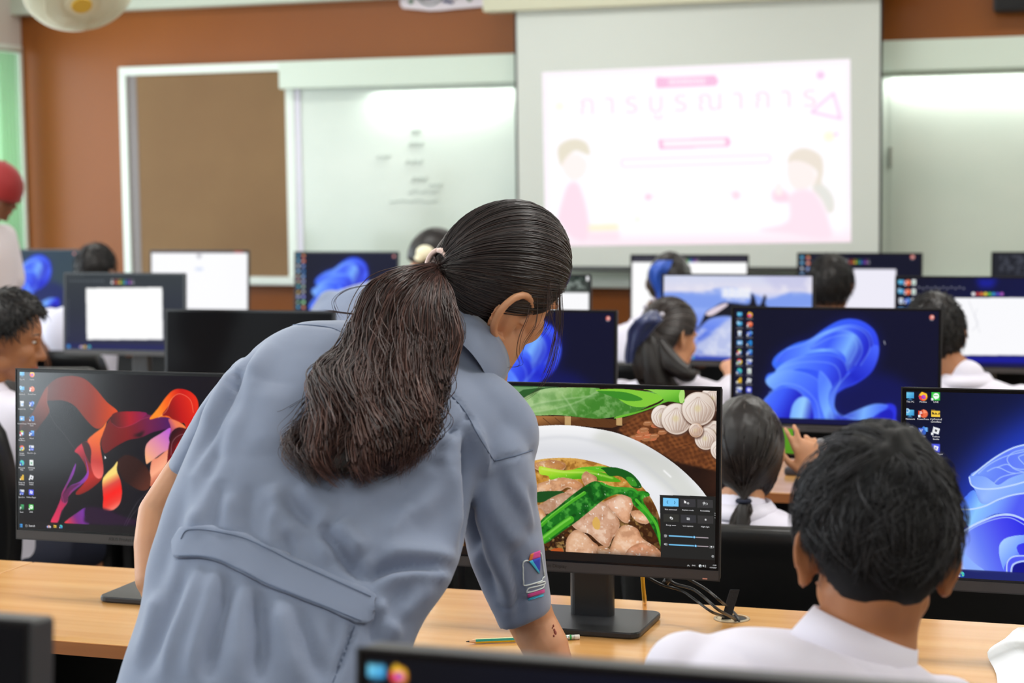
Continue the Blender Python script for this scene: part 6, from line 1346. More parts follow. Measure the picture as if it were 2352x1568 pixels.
# ---------------------------------------------------------------- seated pupils
def pupil(label, px, py, Y, F=(0, 1, 0), U=(0, 0, 1), sc=.95, skin=None, shirt=None, style='short', body=(0, 0), lean=0.0, seat=True, shoulders=None, neckdir=None, hands=True, earsz=1.0, seed=1, rightarm=None, shw=.165, face=True, nl=.195):
    C = PY(px, py, Y); skin = skin or M_skin2; shirt = shirt or M_shirt
    bx, by = C[0]+body[0], Y-.03+body[1]
    t = thing('person', label, 'person', (bx, by-.02, 0)); Hd = Head(C, F, U, sc)
    mb = MB(); Hd.skin(mb, True, earsize=earsz, face=face)
    zc = C[2]; k = sc
    nb = np.array([bx, by-.01, zc-(nl-.025)*k]); mb.caps(Hd.p(-.015, 0, -.05), .050*k, nb, .055*k, 16)
    zseat = .455; tor = MB()
    zsh = zc-nl*k; zw = max(zseat+.16, zsh-.36*k); fwd = lean
    X = np.array([1., 0, 0]); Yv = np.array([0, 1., 0])
    loft(tor, [(np.array([bx, by-.02, zseat+.03]), X*.165*k, Yv*.115*k), (np.array([bx, by-.02, zw-.06]), X*.150*k, Yv*.10*k), (np.array([bx, by-.03+fwd*.3, (zw+zsh)/2]), X*(shw-.008)*k, Yv*.108*k), (np.array([bx, by-.03+fwd*.7, zsh-.07*k]), X*shw*k, Yv*.098*k), (np.array([bx, by-.02+fwd, zsh+.00*k]), X*(shw-.015)*k, Yv*.075*k), (np.array([bx, by-.01+fwd, zsh+.035*k]), X*.090*k, Yv*.062*k)], 32, 4)
    tor.caps(nb-[0, 0, .02*k], .062*k, nb+[0, 0, .012*k], .060*k, 18)
    for s in (-1, 1):
        sh = np.array([bx+s*(shw-.022)*k, by-.02+fwd, zsh-.025*k])
        if s == 1 and rightarm is not None: el, wr, hdir, hn = rightarm
        else:
            el = np.array([bx+s*.20*k, by+.06, max(zsh-.27*k, DZ+.02)]); wr = np.array([bx+s*.11*k, by+.27, DZ+.035]); hdir, hn = (-.2*s, 1, -.03), (0, 0, 1)
        m_ = sh+(el-sh)*.62; tor.caps(sh, .052*k, m_, .050*k, 18)
        mb.caps(sh, .036*k, el, .030*k, 14); mb.caps(el, .030*k, wr, .021*k, 14)
        if s == 1 and rightarm is not None: rightarm_h = (wr, hdir, hn)
        if hands: hand(mb, np.asarray(wr), hdir, hn, -s, .88*k, (.35, .35, .4, .4) if not (s == 1 and rightarm is not None) else (.25, .3, .8, 1.0), .16)
    solid('body', mb, .0048, 3, skin, t)
    solid('shirt', tor, .008, 5, shirt, t)
    # collar
    b = MB(); rs = []
    for z, r in ((.022, .060), (.030, .064), (.004, .082), (-.004, .080)): rs.append([nb+np.array([r*1.08*k*math.cos(a), r*k*math.sin(a), z*k]) for a in np.linspace(0, 2*math.pi, 28, endpoint=False)])
    b.rings(rs, cap=False); b.build('collar', shirt, t, smooth=True)
    # lower body
    lg = MB(); sk = MB(); sho = MB()
    for s in (-1, 1):
        hp = np.array([bx+s*.08*k, by-.02, zseat+.075]); kn = np.array([bx+s*.10*k, by+.36, zseat+.05]); an = np.array([bx+s*.10*k, by+.40, .085])
        lg.caps(hp, .078*k, kn, .062*k, 16); sk.caps(kn, .05*k, an, .034*k, 14)
        sho.rings([[np.array([an[0], an[1]+.05, z])+np.array([x*w_, y*w_, 0]) for x, y in rrect(.085, .235, .038, 4)] for z, w_ in ((0, 1), (.02, 1.02), (.05, .9), (.085, .6))])
    solid('trousers', lg, .010, 3, M_navy, t); sk.build('lower_legs', skin, t, smooth=True); sho.build('shoes', M_shoe, t, smooth=True)
    if face: Hd.eyes(t)
    r = np.random.RandomState(seed)
    if style in ('short', 'girl'):
        cap = Hd.cap('hair', t, MATS['hair_base_dark'], .017 if style == 'short' else .015, .26 if style == 'short' else .34, -.72, 72, .0016, seed)
        S = 1500; D = r.randn(S*4, 3); D /= np.linalg.norm(D, axis=1)[:, None]; mk = Hd.hairmask(D[:, 0], D[:, 1], D[:, 2], .26 if style == 'short' else .34, -.72); D = D[mk > .02][:S]
        wv = nrm(np.array([-.45, .06, .88]))
        if style == 'short': shorthair(Hd, cap, D, wv, r, .028, .0013)
    if style == 'girl': pass
    return t, Hd, nb
def shorthair(Hd, parent, D, wv, r, L, rad, lift=(.004, .016), cols=((20, 19, 21), (52, 50, 52)), N=8, name='hair_strands', base=.013):
    tan = D-wv[None]*(D@wv)[:, None]*1.0; tan = -np.cross(np.cross(D, wv[None].repeat(len(D), 0)), D)*1.0; tan = -(wv[None]-D*(D@wv)[:, None]); tan /= np.linalg.norm(tan, axis=1)[:, None]+1e-6
    tan += r.normal(0, .28, tan.shape); t = np.linspace(0, 1, N); Ls = r.uniform(.6, 1.4, (len(D), 1))*L/.1
    curl = np.cross(D, tan)*r.normal(0, .35, (len(D), 1))
    dd = D[:, None]+tan[:, None]*(t*Ls)[..., None]+curl[:, None]*((t**2)*Ls)[..., None]; dd /= np.linalg.norm(dd, axis=2, keepdims=True)
    li = (base+r.uniform(*lift, (len(D), 1))*t**.8)*Hd.sc
    R = Hd.rad(dd[..., 0], dd[..., 1], dd[..., 2])+li
    ln = Hd.p(0, 0, .010)+(dd[..., 0:1]*Hd.F+dd[..., 1:2]*Hd.S+dd[..., 2:3]*Hd.U)*R[..., None]
    k = r.rand(len(D), 1)**2; return strands(name, ln, rad, np.array(cols[0])*(1-k)+np.array(cols[1])*k, M_hairdull, parent)

# ===== boy in front, seen from behind
BD = 2.13
FH = nrm(np.array([cf[0], cf[1], -.10])); bc = P(2014, 1228, BD)
broot = np.array([P(1880, 1500, BD)[0], P(1880, 1500, BD)[1]-.02, 0])
boy = thing('person', 'short-haired boy in white shirt seen from behind at the right monitor', 'person', broot)
HB = Head(bc, FH, np.array([0, 0, 1.0])+cr*.085, .965)
sk = MB(); HB.skin(sk, ears=False)
for r_ in (-1, 1): HB.ear(sk, r_, 1.12, out=1.3) if False else None
def backear(mb, Hd, r, e=1.0):
    k = Hd.sc*e; c = Hd.p(-.004, r*.076, -.030); o = nrm(Hd.S*r*1.0-Hd.F*.55)
    pts = []
    for a, q in ((-105, .026), (-75, .024), (-40, .021), (-5, .022), (30, .026), (60, .031), (85, .034), (110, .033), (140, .028), (165, .018)):
        A = math.radians(a); pts.append(c+(o*max(-.4, math.cos(A))*q*.80+Hd.U*math.sin(A)*q*1.0)*k+o*.004*k)
    mb.tube(spline(pts, 4), .0040*k, 8); n_ = nrm(np.cross(o, Hd.U))
    mb.ell(c+o*.006*k, [o*.018*k, Hd.U*.029*k, n_*.0038*k], 18, 12); mb.ell(c-Hd.U*.026*k+o*.008*k, [o*.0085*k, Hd.U*.009*k, n_*.006*k], 12, 8); mb.ell(c-o*.004*k, [o*.016*k, Hd.U*.020*k, Hd.F*.012*k], 12, 8)
for r_ in (-1, 1): backear(sk, HB, r_, 1.12)
nkb = P(1975, 1500, BD+.0)
sk.caps(HB.p(-.022, 0, -.045), .058, P(1998, 1420, BD), .056, 22); sk.caps(P(1998, 1420, BD), .056, nkb, .066, 22); sk.caps(HB.p(-.045, 0, -.06), .035, P(2000, 1400, BD-.02), .040, 20)
bz = lambda px, py, d: P(px, py, d)
tb = MB()
loft(tb, [lr((1800, 1452), (2105, 1520), BD, .070), lr((1690, 1446), (2142, 1552), BD, .088), lr((1598, 1482), (2172, 1600), BD, .102), lr((1540, 1552), (2205, 1690), BD, .112), lr((1515, 1700), (2215, 1820), BD, .118), lr((1560, 2000), (2190, 2020), BD, .118), lr((1570, 2320), (2190, 2320), BD, .125), lr((1560, 2540), (2210, 2540), BD+.03, .13)], 40, 4)
hipz = .50
for s, shp in ((-1, bz(1580, 1560, BD+.01)), (1, bz(2170, 1660, BD+.01))):
    el = shp+np.array([s*.06, .10, -.25]); wr = np.array([shp[0]-s*.02, shp[1]+.34, .64]); m_ = shp+(el-shp)*.65
    tb.caps(shp, .056, m_, .056, 20); sk.caps(shp, .036, el, .032, 16); sk.caps(el, .032, wr, .022, 16); hand(sk, wr, (-.15*s, 1, -.1), (0, 0, 1), -s, .92)
solid('body', sk, .0042, 4, M_skin2, boy)
def boyfold(co, no):
    q = proj(co); d = np.zeros(len(co))
    for pl, amp, w in ((spline([(1640, 1475), (1700, 1500), (1760, 1560)], 6), -.004, 12), (spline([(1815, 1440), (1880, 1475), (1950, 1515), (2015, 1550)], 6), -.005, 6), (spline([(1900, 1520), (1960, 1560), (2000, 1600)], 6), .004, 20), (spline([(2040, 1500), (2075, 1540), (2110, 1590)], 6), -.004, 10), (spline([(1700, 1460), (1800, 1500), (1900, 1580)], 6), .004, 30)):
        D, _, t = polydist(q, pl); d += amp*np.exp(-(D/w)**2)*np.clip(-(no@cf)+.1, 0, 1)
    return co+no*(d+np.sin(co[:, 0]*40+co[:, 2]*31)*np.sin(co[:, 2]*43)*.0010)[:, None]
solid('shirt', tb, .0065, 6, M_shirt, boy, post=boyfold)
# folded collar standing round the neck
b = MB(); rs = []
cA, cB = P(1876, 1398, BD), P(2098, 1490, BD); cc = (cA+cB)/2; ax = (cB-cA)/2; dn = nrm(-cu*.9-cr*.35)
for (s_, dz_, f_) in ((1.0, .030, 1.0), (1.0, .0, 1.0), (1.06, -.002, 1.06), (1.18, .020, 1.16), (1.36, .052, 1.34), (1.34, .053, 1.30)):
    rs.append([cc+ax*s_*math.cos(a)+nrm(cf-nrm(ax)*(cf@nrm(ax)))*.060*f_*math.sin(a)+dn*dz_*(1-.35*max(0, math.sin(a))) for a in np.linspace(0, 2*math.pi, 44, endpoint=False)])
b.rings(rs, cap=False); b.build('collar', M_shirt, boy, smooth=True)
lg = MB(); sho = MB(); lw_ = MB()
for s in (-1, 1):
    hp = np.array([broot[0]+s*.09, broot[1]+.02, .54]); kn = np.array([broot[0]+s*.11, broot[1]+.42, .52]); an = kn+np.array([0, .03, -.435])
    lg.caps(hp, .085, kn, .066, 16); lw_.caps(kn, .05, an, .035, 14); sho.rings([[np.array([an[0]+x*w_, an[1]+.05+y*w_, z]) for x, y in rrect(.09, .25, .04, 4)] for z, w_ in ((0, 1), (.02, 1.02), (.05, .9), (.085, .6))])
solid('trousers', lg, .010, 3, M_navy, boy); lw_.build('lower_legs', M_skin2, boy, smooth=True); sho.build('shoes', M_shoe, boy, smooth=True)
HB.eyes(boy)
r = np.random.RandomState(4)
def tuft(f, rr_, u): return .010*np.clip(u-.1, 0, 1)+.004*np.sin(rr_*14+1)*np.sin(f*11)*np.clip((u+.1)*3, 0, 1)
capb = HB.cap('hair', boy, mat('hair_base_boy', (15, 15, 17), .6, spec=.2), .0125, .26, -.86, 96, .0022, 7, extra=tuft)
D = r.randn(26000, 3); D /= np.linalg.norm(D, axis=1)[:, None]; mk = HB.hairmask(D[:, 0], D[:, 1], D[:, 2], .26, -.86); D = D[mk > .03]
wv = nrm(np.array([-.50, .05, .86]))
up_ = D[:, 2] > -.45
def grow(Dk, n_, L, rad, lift, cols, N, name, base, lock=120, sd_=.10):
    # locks: strands of one lock share direction and curl, so the hair clumps
    Dk = Dk[:n_]; c_ = Dk[:lock]; own = np.argmax(Dk@c_.T, 1); tl_ = -(wv[None]-c_*(c_@wv)[:, None]); tl_ /= np.linalg.norm(tl_, axis=1)[:, None]+1e-6; tl_ += r.normal(0, .30, tl_.shape); cu_l = r.normal(0, .5, lock); li_l = r.uniform(0, 1, lock)
    t = np.linspace(0, 1, N); tn_k = tl_[own]+r.normal(0, sd_, Dk.shape); low = np.clip((Dk[:, 2]+.55)/.9, .22, 1); Ls = (r.uniform(.7, 1.3, len(Dk))*L/.1*low)[:, None]
    cv_ = np.cross(Dk, tn_k)*cu_l[own][:, None]; dd = Dk[:, None]+tn_k[:, None]*(t*Ls)[..., None]+cv_[:, None]*((t**2)*Ls)[..., None]; dd /= np.linalg.norm(dd, axis=2, keepdims=True)
    li = base*low[:, None]**.3+((lift[0]+(lift[1]-lift[0])*li_l[own]*r.uniform(.6, 1.1, len(Dk)))*low)[:, None]*np.sin(t*2.2)[None]
    R = HB.rad(dd[..., 0], dd[..., 1], dd[..., 2])+li*HB.sc; ln = HB.p(0, 0, .010)+(dd[..., 0:1]*HB.F+dd[..., 1:2]*HB.S+dd[..., 2:3]*HB.U)*R[..., None]
    k = np.clip(r.rand(len(Dk), 1)**1.6*.7+li_l[own][:, None]*.3, 0, 1); return strands(name, ln, rad, np.array(cols[0])*(1-k)+np.array(cols[1])*k, M_hairdull, capb)
grow(D[up_], 8500, .052, .00060, (.002, .014), ((20, 20, 23), (70, 70, 75)), 12, 'hair_strands', .0125, 260, .18)
grow(D[up_][8500:], 1500, .060, .0006, (.004, .020), ((22, 22, 25), (96, 96, 102)), 12, 'hair_tufts', .0140, 130, .10)
grow(D[~up_], 2200, .085, .00045, (.0005, .002), ((18, 18, 20), (44, 42, 42)), 7, 'nape_hair', .008)
chair(broot[0], broot[1]-.02, 'black office chair under the short-haired boy at the front', top=.80)

# ===== girl with phone, row two
g_c = PY(1718, 1028, 4.13)
wr = PY(1866, 1092, 4.22); el = PY(1880, 1190, 4.10)
t1, H1, nb1 = pupil('dark-haired girl with low ponytail holding up a green phone', 1710, 1034, 4.13, F=nrm(np.array([-.20, .95, -.22])), U=(-.0, .2, 1), sc=.98, skin=M_skin, style='girl', rightarm=(el, wr, nrm(PY(1844, 1000, 4.24)-wr), nrm(np.array([.3, -1, .2]))), shw=.17, hands=True, seed=5, earsz=.9, nl=.165)
def longhair(Hd, parent, r, tie, n=900, cols=((30, 24, 24), (66, 54, 50)), rad=.0014):
    D = r.randn(n*12, 3); D /= np.linalg.norm(D, axis=1)[:, None]; mk = Hd.hairmask(D[:, 0], D[:, 1], D[:, 2], .34, -.72); D = D[(mk > 0) & (mk < .5)][:n]
    tl = tie-Hd.p(0, 0, .01); td = nrm(np.array([tl@Hd.F, tl@Hd.S, tl@Hd.U])); t = np.linspace(0, 1, 12); dd = np.stack([slerp(D, np.broadcast_to(td, D.shape), k) for k in t], 1); dd /= np.linalg.norm(dd, axis=2, keepdims=True)
    li = (.0135*Hd.sc+r.uniform(0, .004, (len(D), 1))+t*0)*np.ones((1, 12)); R = Hd.rad(dd[..., 0], dd[..., 1], dd[..., 2])+li; ln = Hd.p(0, 0, .010)+(dd[..., 0:1]*Hd.F+dd[..., 1:2]*Hd.S+dd[..., 2:3]*Hd.U)*R[..., None]
    e = np.clip((t-.8)/.2, 0, 1)[None, :, None]**2; ln = ln*(1-e)+tie*e; k = r.rand(len(D), 1); return strands('hair_strands', ln, rad, np.array(cols[0])*(1-k)+np.array(cols[1])*k, M_hair, parent)
def tail(parent, r, pts, w, n=500, cols=((28, 22, 22), (62, 50, 46)), rad=.0016, name='ponytail', wave=.004):
    g = spline(np.array(pts), 6); M = len(g); N = 18; u = np.linspace(0, M-1.001, N); j = u.astype(int); f = (u-j)[:, None]; c = g[j]*(1-f)+g[j+1]*f; t = np.linspace(0, 1, N); ws = np.interp(t, np.linspace(0, 1, len(w)), w)
    a = r.rand(n)*2*math.pi; q = np.sqrt(r.rand(n)); off = (cr[None]*np.cos(a)[:, None]+cf[None]*.7*np.sin(a)[:, None])*q[:, None]
    ln = c[None]+off[:, None]*ws[None, :, None]+cr[None, None]*(np.sin(t*8+r.rand(n, 1)*1.5)*wave)[..., None]; k = r.rand(n, 1)
    o = strands(name, ln, rad, np.array(cols[0])*(1-k)+np.array(cols[1])*k, M_hair, parent); mb = MB(); mb.tube(c, ws*.8, 14); mb.build('ponytail_core', MATS['hair_base_dark'], o, smooth=True); return o
r = np.random.RandomState(8)
hair1 = [c for c in t1.children if c.name.startswith('hair')][0]
tie1 = PY(1708, 1150, 4.03); longhair(H1, hair1, r, tie1, 1300)
# fuller bob-like mass of hair down to the tie
b = MB(); b.ell(PY(1708, 1060, 4.12), [cr*.077, cf*.075, np.array([0, 0, .095])], 30, 20); b.build('hair_mass', MATS['hair_base_dark'], hair1, smooth=True)
ln = []
for k in range(900):
    a = r.uniform(math.pi, 2*math.pi); x = math.cos(a); th = np.linspace(.25, 1.0, 14); z = np.cos(th*math.pi*.98); q = np.sin(th*math.pi*.98)
    p = PY(1708, 1060, 4.12)+cr*(.079*x*q)[:, None]+cf*(.077*math.sin(a)*q)[:, None]+np.array([0, 0, 1.])*(.097*z)[:, None]; p += r.normal(0, .0012, 3); e = np.clip((th-.8)/.2, 0, 1)[:, None]; ln.append(p*(1-e)+tie1*e)
k = r.rand(len(ln), 1); strands('long_strands', np.array(ln), .0013, np.array((28, 22, 22))*(1-k)+np.array((66, 54, 50))*k, M_hair, hair1)
MB().tube([tie1+np.array([.014*math.cos(a), .012*math.sin(a), 0]) for a in np.linspace(0, 2*math.pi, 16)], .005, 6).build('hair_tie', M_navy, t1, smooth=True)
tail(t1, r, [tie1, PY(1704, 1185, 4.02), PY(1698, 1240, 4.0), PY(1700, 1290, 4.0)], [.010, .022, .022, .008])
ring_c = PY(1846, 985, 4.25)
# phone with its green picture
pc = [PY(x, y, 4.30) for x, y in ((1786, 979), (1835, 983), (1839, 1046), (1790, 1042))]
ph = thing('phone', 'smartphone in green case held up by the girl with the low ponytail', 'phone', PY(1812, 1046, 4.30))
MB().prism(pc, (0, .009, 0)).build('case', mat('phone_case', (120, 86, 66), .4), ph, bevel=.003)
q = lambda u, v: pc[0]*(1-u)*(1-v)+pc[1]*u*(1-v)+pc[2]*u*v+pc[3]*(1-u)*v
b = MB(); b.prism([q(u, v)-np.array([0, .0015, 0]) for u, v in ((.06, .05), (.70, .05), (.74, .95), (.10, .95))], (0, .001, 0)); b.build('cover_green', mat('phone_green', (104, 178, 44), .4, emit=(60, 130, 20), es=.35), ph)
b = MB(); b.prism([q(u, v)-np.array([0, .0015, 0]) for u, v in ((.74, .05), (.97, .05), (.98, .95), (.82, .95))], (0, .001, 0)); b.build('cover_teal', mat('phone_teal', (76, 136, 160), .4), ph)
b = MB(); b.prism([q(.4, .12)+np.array([.003*math.cos(a), -.003, .003*math.sin(a)]) for a in np.linspace(0, 2*math.pi, 14, endpoint=False)], (0, .002, 0)); b.build('camera_lens', M_black, ph)
cx = PY(1735, 1100, 3.98)
chair(PY(1745, 1190, 3.95)[0], 4.02, 'black leather office chair behind the girl with the phone', top=CAMZ-(1192-405)/FPX*3.93, w=.56)

# ===== girl with the blue ribbon, row three
t2, H2, nb2 = pupil('girl with dark blue ribbon and long black ponytail before the whale picture', 1535, 772, 5.72, F=nrm(np.array([.52, .80, -.18])), U=(0, .1, 1), sc=.97, skin=M_skin, style='girl', body=(.03, 0), shw=.20, seed=6, nl=.165,
    rightarm=(PY(1690, 880, 5.80), PY(1672, 840, 6.0), nrm(np.array([.5, .8, .15])), (0, 0, 1)))
hair2 = [c for c in t2.children if c.name.startswith('hair')][0]; tie2 = PY(1490, 752, 5.63); longhair(H2, hair2, r, tie2, 1000, rad=.0016)
tail(t2, r, [tie2, PY(1490, 790, 5.59), PY(1497, 840, 5.58), PY(1512, 885, 5.58), PY(1530, 905, 5.58)], [.012, .044, .058, .060, .045], 900, rad=.0018)
tail(t2, r, [PY(1510, 780, 5.60), PY(1540, 830, 5.58), PY(1580, 860, 5.57), PY(1595, 850, 5.58)], [.02, .04, .035, .01], 400, rad=.0018, name='loose_hair')
M_rib = mat('ribbon_blue', (24, 40, 92), .35, sheen=.5, bump=((60, 60, 60), .5, .004)); M_rib2 = mat('ribbon_bright', (34, 84, 190), .4, bump=((60, 60, 60), .5, .004))
def ribbon(parent, name, pts, m, th=.010):
    b = MB(); C = [np.array(a) for a, _ in pts]; W_ = [w for _, w in pts]; c = spline(C, 5); w = np.interp(np.linspace(0, 1, len(c)), np.linspace(0, 1, len(W_)), W_); rs = []
    for p, q_ in zip(c, w): rs.append([p+cr*q_*math.cos(a)-cf*th*math.sin(a)*(1+.5*math.sin(a*5)) for a in np.linspace(0, 2*math.pi, 20, endpoint=False)])
    b.rings(rs); return b.build(name, m, parent, smooth=True)
rb = ribbon(t2, 'hair_ribbon', [(PY(1500, 712, 5.61), .010), (PY(1490, 735, 5.56), .045), (PY(1470, 760, 5.56), .040), (PY(1456, 800, 5.56), .022), (PY(1452, 835, 5.57), .020)], M_rib, .012)
ribbon(t2, 'hair_ribbon', [(PY(1476, 742, 5.56), .03), (PY(1458, 775, 5.56), .024), (PY(1447, 815, 5.57), .018), (PY(1446, 832, 5.57), .014)], M_rib, .008)
b = MB()
for x, y in ((1499, 688), (1482, 704), (1521, 722)): b.ell(PY(x, y, 5.59), [cr*.008, cf*.006, cu*.008], 12, 8)
b.build('ribbon_pearls', mat('pearl', (200, 196, 210), .2), rb, smooth=True)
chair(PY(1525, 880, 5.6)[0], 5.62, 'black office chair under the girl with the blue ribbon', top=.80)

# ===== row four pupils
t3, H3, nb3 = pupil('last-row pupil with a bright blue head ribbon, half hidden by the whale monitor', 1538, 650, 7.35, F=nrm(np.array([.1, 1, -.12])), sc=1.0, style='girl', shirt=M_shirt, seed=7, skin=M_skin3, body=(-.08, 0), shw=.17)
ribbon(t3, 'hair_ribbon', [(PY(1528, 598, 7.28), .030), (PY(1516, 615, 7.24), .042), (PY(1508, 640, 7.24), .030), (PY(1514, 670, 7.25), .014), (PY(1516, 690, 7.25), .014)], M_rib2, .02)
chair(nb3[0], 7.28, 'black office chair under the pupil with the bright blue ribbon', top=.80)
t4, H4, nb4 = pupil('short-haired boy in the last row beside the lilac white page', 1908, 655, 7.35, sc=.96, style='short', seed=9, skin=M_skin2)
chair(nb4[0], 7.28, 'black office chair under the boy beside the lilac white page', top=.80)
t5, H5, nb5 = pupil('boy in white shirt at the right, head before the sketch page monitor', 2146, 768, 5.75, F=nrm(np.array([-.12, 1, -.15])), sc=1.0, style='short', body=(.10, -.02), seed=10, shw=.185, nl=.165)
chair(nb5[0], 5.62, 'black office chair under the boy before the sketch page', top=.78)
t7, H7, nb7 = pupil('black-haired boy in the last row in front of the terracotta wall at the left', 220, 622, 7.35, sc=.96, style='short', seed=12, skin=M_skin2, body=(-.02, -.05), shw=.19)
chair(nb7[0], 7.25, 'black office chair under the boy by the terracotta wall', top=.80)
t6, H6, nb6 = pupil('boy at the left edge turned sideways, above the ribbon wallpaper monitor', 12, 772, 4.20, F=nrm(np.array([.86, .42, -.24])), U=(.1, .1, 1), sc=.98, style='short', seed=13, skin=M_skin2, body=(-.05, -.02), shw=.185, nl=.175)
chair(nb6[0]-.0, 4.05, 'black office chair with tall back at the left edge', top=CAMZ-(924-400)/FPX*4.42, w=.56)
chair(PY(160, 800, 5.5)[0], 5.5, 'empty black office chair between the two left monitors', top=CAMZ-(798-395)/FPX*6.35, w=.50)
# more chairs in row two, below the displays
chair(PY(900, 1200, 4.0)[0], 4.02, 'empty black office chair behind the food picture desk', top=.80)

# ===== standing pupil in the red cap at the far left
c8 = PX(-10, 440, -4.62)
t8 = thing('person', 'standing pupil in red cap and white tee at the far left window', 'person', (c8[0]-.03, c8[1], 0))
H8 = Head(c8, nrm(np.array([.93, .10, -.36])), (.3, 0, 1), .97)
mb = MB(); H8.skin(mb); base = np.array([c8[0]-.08, c8[1], 0]); zc = c8[2]
nb = np.array([c8[0]-.06, c8[1], zc-.15]); mb.caps(H8.p(-.015, 0, -.05), .05, nb, .054)
Fx = np.array([1., 0, 0]); Sy = np.array([0, 1., 0])
tee = MB(); loft(tee, [(base+[0, 0, .78], Sy*.17, Fx*.115), (base+[0, 0, 1.0], Sy*.16, Fx*.11), (base+[0, 0, zc-.28], Sy*.18, Fx*.115), (base+[.01, 0, zc-.18], Sy*.165, Fx*.085), (base+[.02, 0, zc-.14], Sy*.08, Fx*.065)], 30, 4)
for s in (-1, 1):
    sh = base+np.array([0, s*.165, zc-.20]); el = sh+np.array([.06 if s < 0 else .02, s*.02, -.25]); wr = el+np.array([.12, 0, -.20]); tee.caps(sh, .06, sh+(el-sh)*.72, .068, 18)
    mb.caps(sh, .04, el, .032); mb.caps(el, .032, wr, .023); hand(mb, wr, (.6, 0, -.7), (.7, 0, .6), s, .9)
for s in (-1, 1): mb.caps(base+np.array([0, s*.09, .80]), .075, base+np.array([0, s*.09, .45]), .05); mb.caps(base+np.array([0, s*.09, .45]), .05, base+np.array([-.01, s*.09, .09]), .034)
solid('body', mb, .006, 3, M_skin3, t8); solid('tee_shirt', tee, .009, 4, M_tee, t8)
sh_ = MB()
for s in (-1, 1): sh_.caps(base+np.array([0, s*.09, .86]), .10, base+np.array([0, s*.10, .48]), .085)
solid('shorts', sh_, .010, 3, M_navy, t8)
b = MB()
for s in (-1, 1): b.rings([[base+np.array([.05+x*w_, s*.09+y*w_, z]) for x, y in rrect(.25, .09, .04, 4)] for z, w_ in ((0, 1), (.02, 1.02), (.05, .9), (.085, .6))])
b.build('shoes', M_shoe, t8, smooth=True); H8.cap('hair', t8, MATS['hair_base_dark'], .012, .18, -.6, 60); H8.eyes(t8)
M_red = mat('red_cap', (136, 8, 12), .7, sheen=.2)
b = MB(); rs = []
for t_ in np.linspace(.02, 1.0, 9):
    th = t_*math.pi*.54; rs.append([H8.p(0, 0, .022)+(H8.F*math.cos(a)*.120*math.sin(th)+H8.S*math.sin(a)*.098*math.sin(th)+H8.U*(.118*math.cos(th)))*H8.sc-H8.U*.0 for a in np.linspace(0, 2*math.pi, 36, endpoint=False)])
rs.append([p_-H8.U*.018 for p_ in rs[-1]]); cpo = b.rings(rs).build('cap', M_red, t8, smooth=True)
b = MB(); rs = []
for u in np.linspace(0, 1, 6):   # peak worn to the back
    rs.append([H8.p(0, 0, .005)-H8.F*(.105+.055*u)*math.cos(a)*H8.sc+H8.S*.085*math.sin(a)*(1-.2*u)*H8.sc-H8.U*(.02+.030*u) for a in np.linspace(-1.2, 1.2, 14)]+[H8.p(0, 0, .005)-H8.F*(.105+.055*u)*math.cos(a)*H8.sc+H8.S*.085*math.sin(a)*(1-.2*u)*H8.sc-H8.U*(.024+.030*u) for a in np.linspace(1.2, -1.2, 14)])
b.rings(rs).build('cap_peak', M_red, cpo, smooth=True)
b = MB(); b.ell(H8.p(0, 0, .140), [H8.F*.008, H8.S*.008, H8.U*.005], 10, 6); b.build('cap_button', M_red, cpo, smooth=True)

# ===== second instructor bending in the background
c9 = P(994, 592, 7.47)
t9 = thing('person', 'second bending figure in the same grey-blue uniform, mostly behind the instructor', 'person', (c9[0]-.30, c9[1]-.05, 0))
H9 = Head(c9, nrm(cr*.7+cf*.4-cu*.45), cr*.4+cu*.9, 1.0)
mb = MB(); H9.skin(mb); u9 = MB(); sc9 = 7.47
u9c = [lr((560, 1160), (800, 1160), 7.37, .15), lr((590, 960), (830, 985), 7.38, .14), lr((650, 820), (880, 880), 7.40, .13), lr((706, 735), (930, 800), 7.42, .12), lr((752, 680), (955, 730), 7.45, .10), lr((830, 650), (975, 690), 7.47, .08), lr((900, 640), (985, 665), 7.48, .06)]
loft(u9, u9c, 34, 4); mb.caps(H9.p(-.01, 0, -.05), .052, P(950, 655, 7.47), .056)
lowc = u9c[0][0]
loft(u9, [(lowc, np.array([.20, .0, 0]), np.array([0, .15, 0])), (np.array([lowc[0], lowc[1], .45]), np.array([.22, 0, 0]), np.array([0, .17, 0])), (np.array([lowc[0], lowc[1], .30]), np.array([.23, 0, 0]), np.array([0, .17, 0]))], 30, 3)
for s, q0, q1 in ((-1, P(760, 700, 7.46), P(700, 800, 7.55)), (1, P(960, 700, 7.46), P(985, 800, 7.5))):
    u9.caps(q0, .062, q0+(q1-q0)*.75, .062); w9 = np.array([q1[0]+.04, 7.80, DZ+.03]) if False else q1+np.array([.05, .2, -.12]); mb.caps(q0, .04, q1, .032); mb.caps(q1, .032, w9, .023); hand(mb, w9, (.2, 1, -.2), (0, 0, 1), -s, .9)
for s in (-1, 1): mb.caps(np.array([lowc[0]+s*.09, lowc[1], .5]), .055, np.array([lowc[0]+s*.09, lowc[1], .09]), .036)
solid('body', mb, .006, 3, M_skin, t9); solid('uniform', u9, .010, 5, M_uni, t9)
b = MB()
for s in (-1, 1): b.rings([[np.array([lowc[0]+s*.09+x*w_, lowc[1]+.06+y*w_, z]) for x, y in rrect(.09, .25, .04, 4)] for z, w_ in ((0, 1), (.02, 1.02), (.05, .9), (.085, .6))])
b.build('shoes', M_shoe, t9, smooth=True)
cp9 = H9.cap('hair', t9, MATS['hair_base_dark'], .014, .34, -.7, 60); H9.eyes(t9)
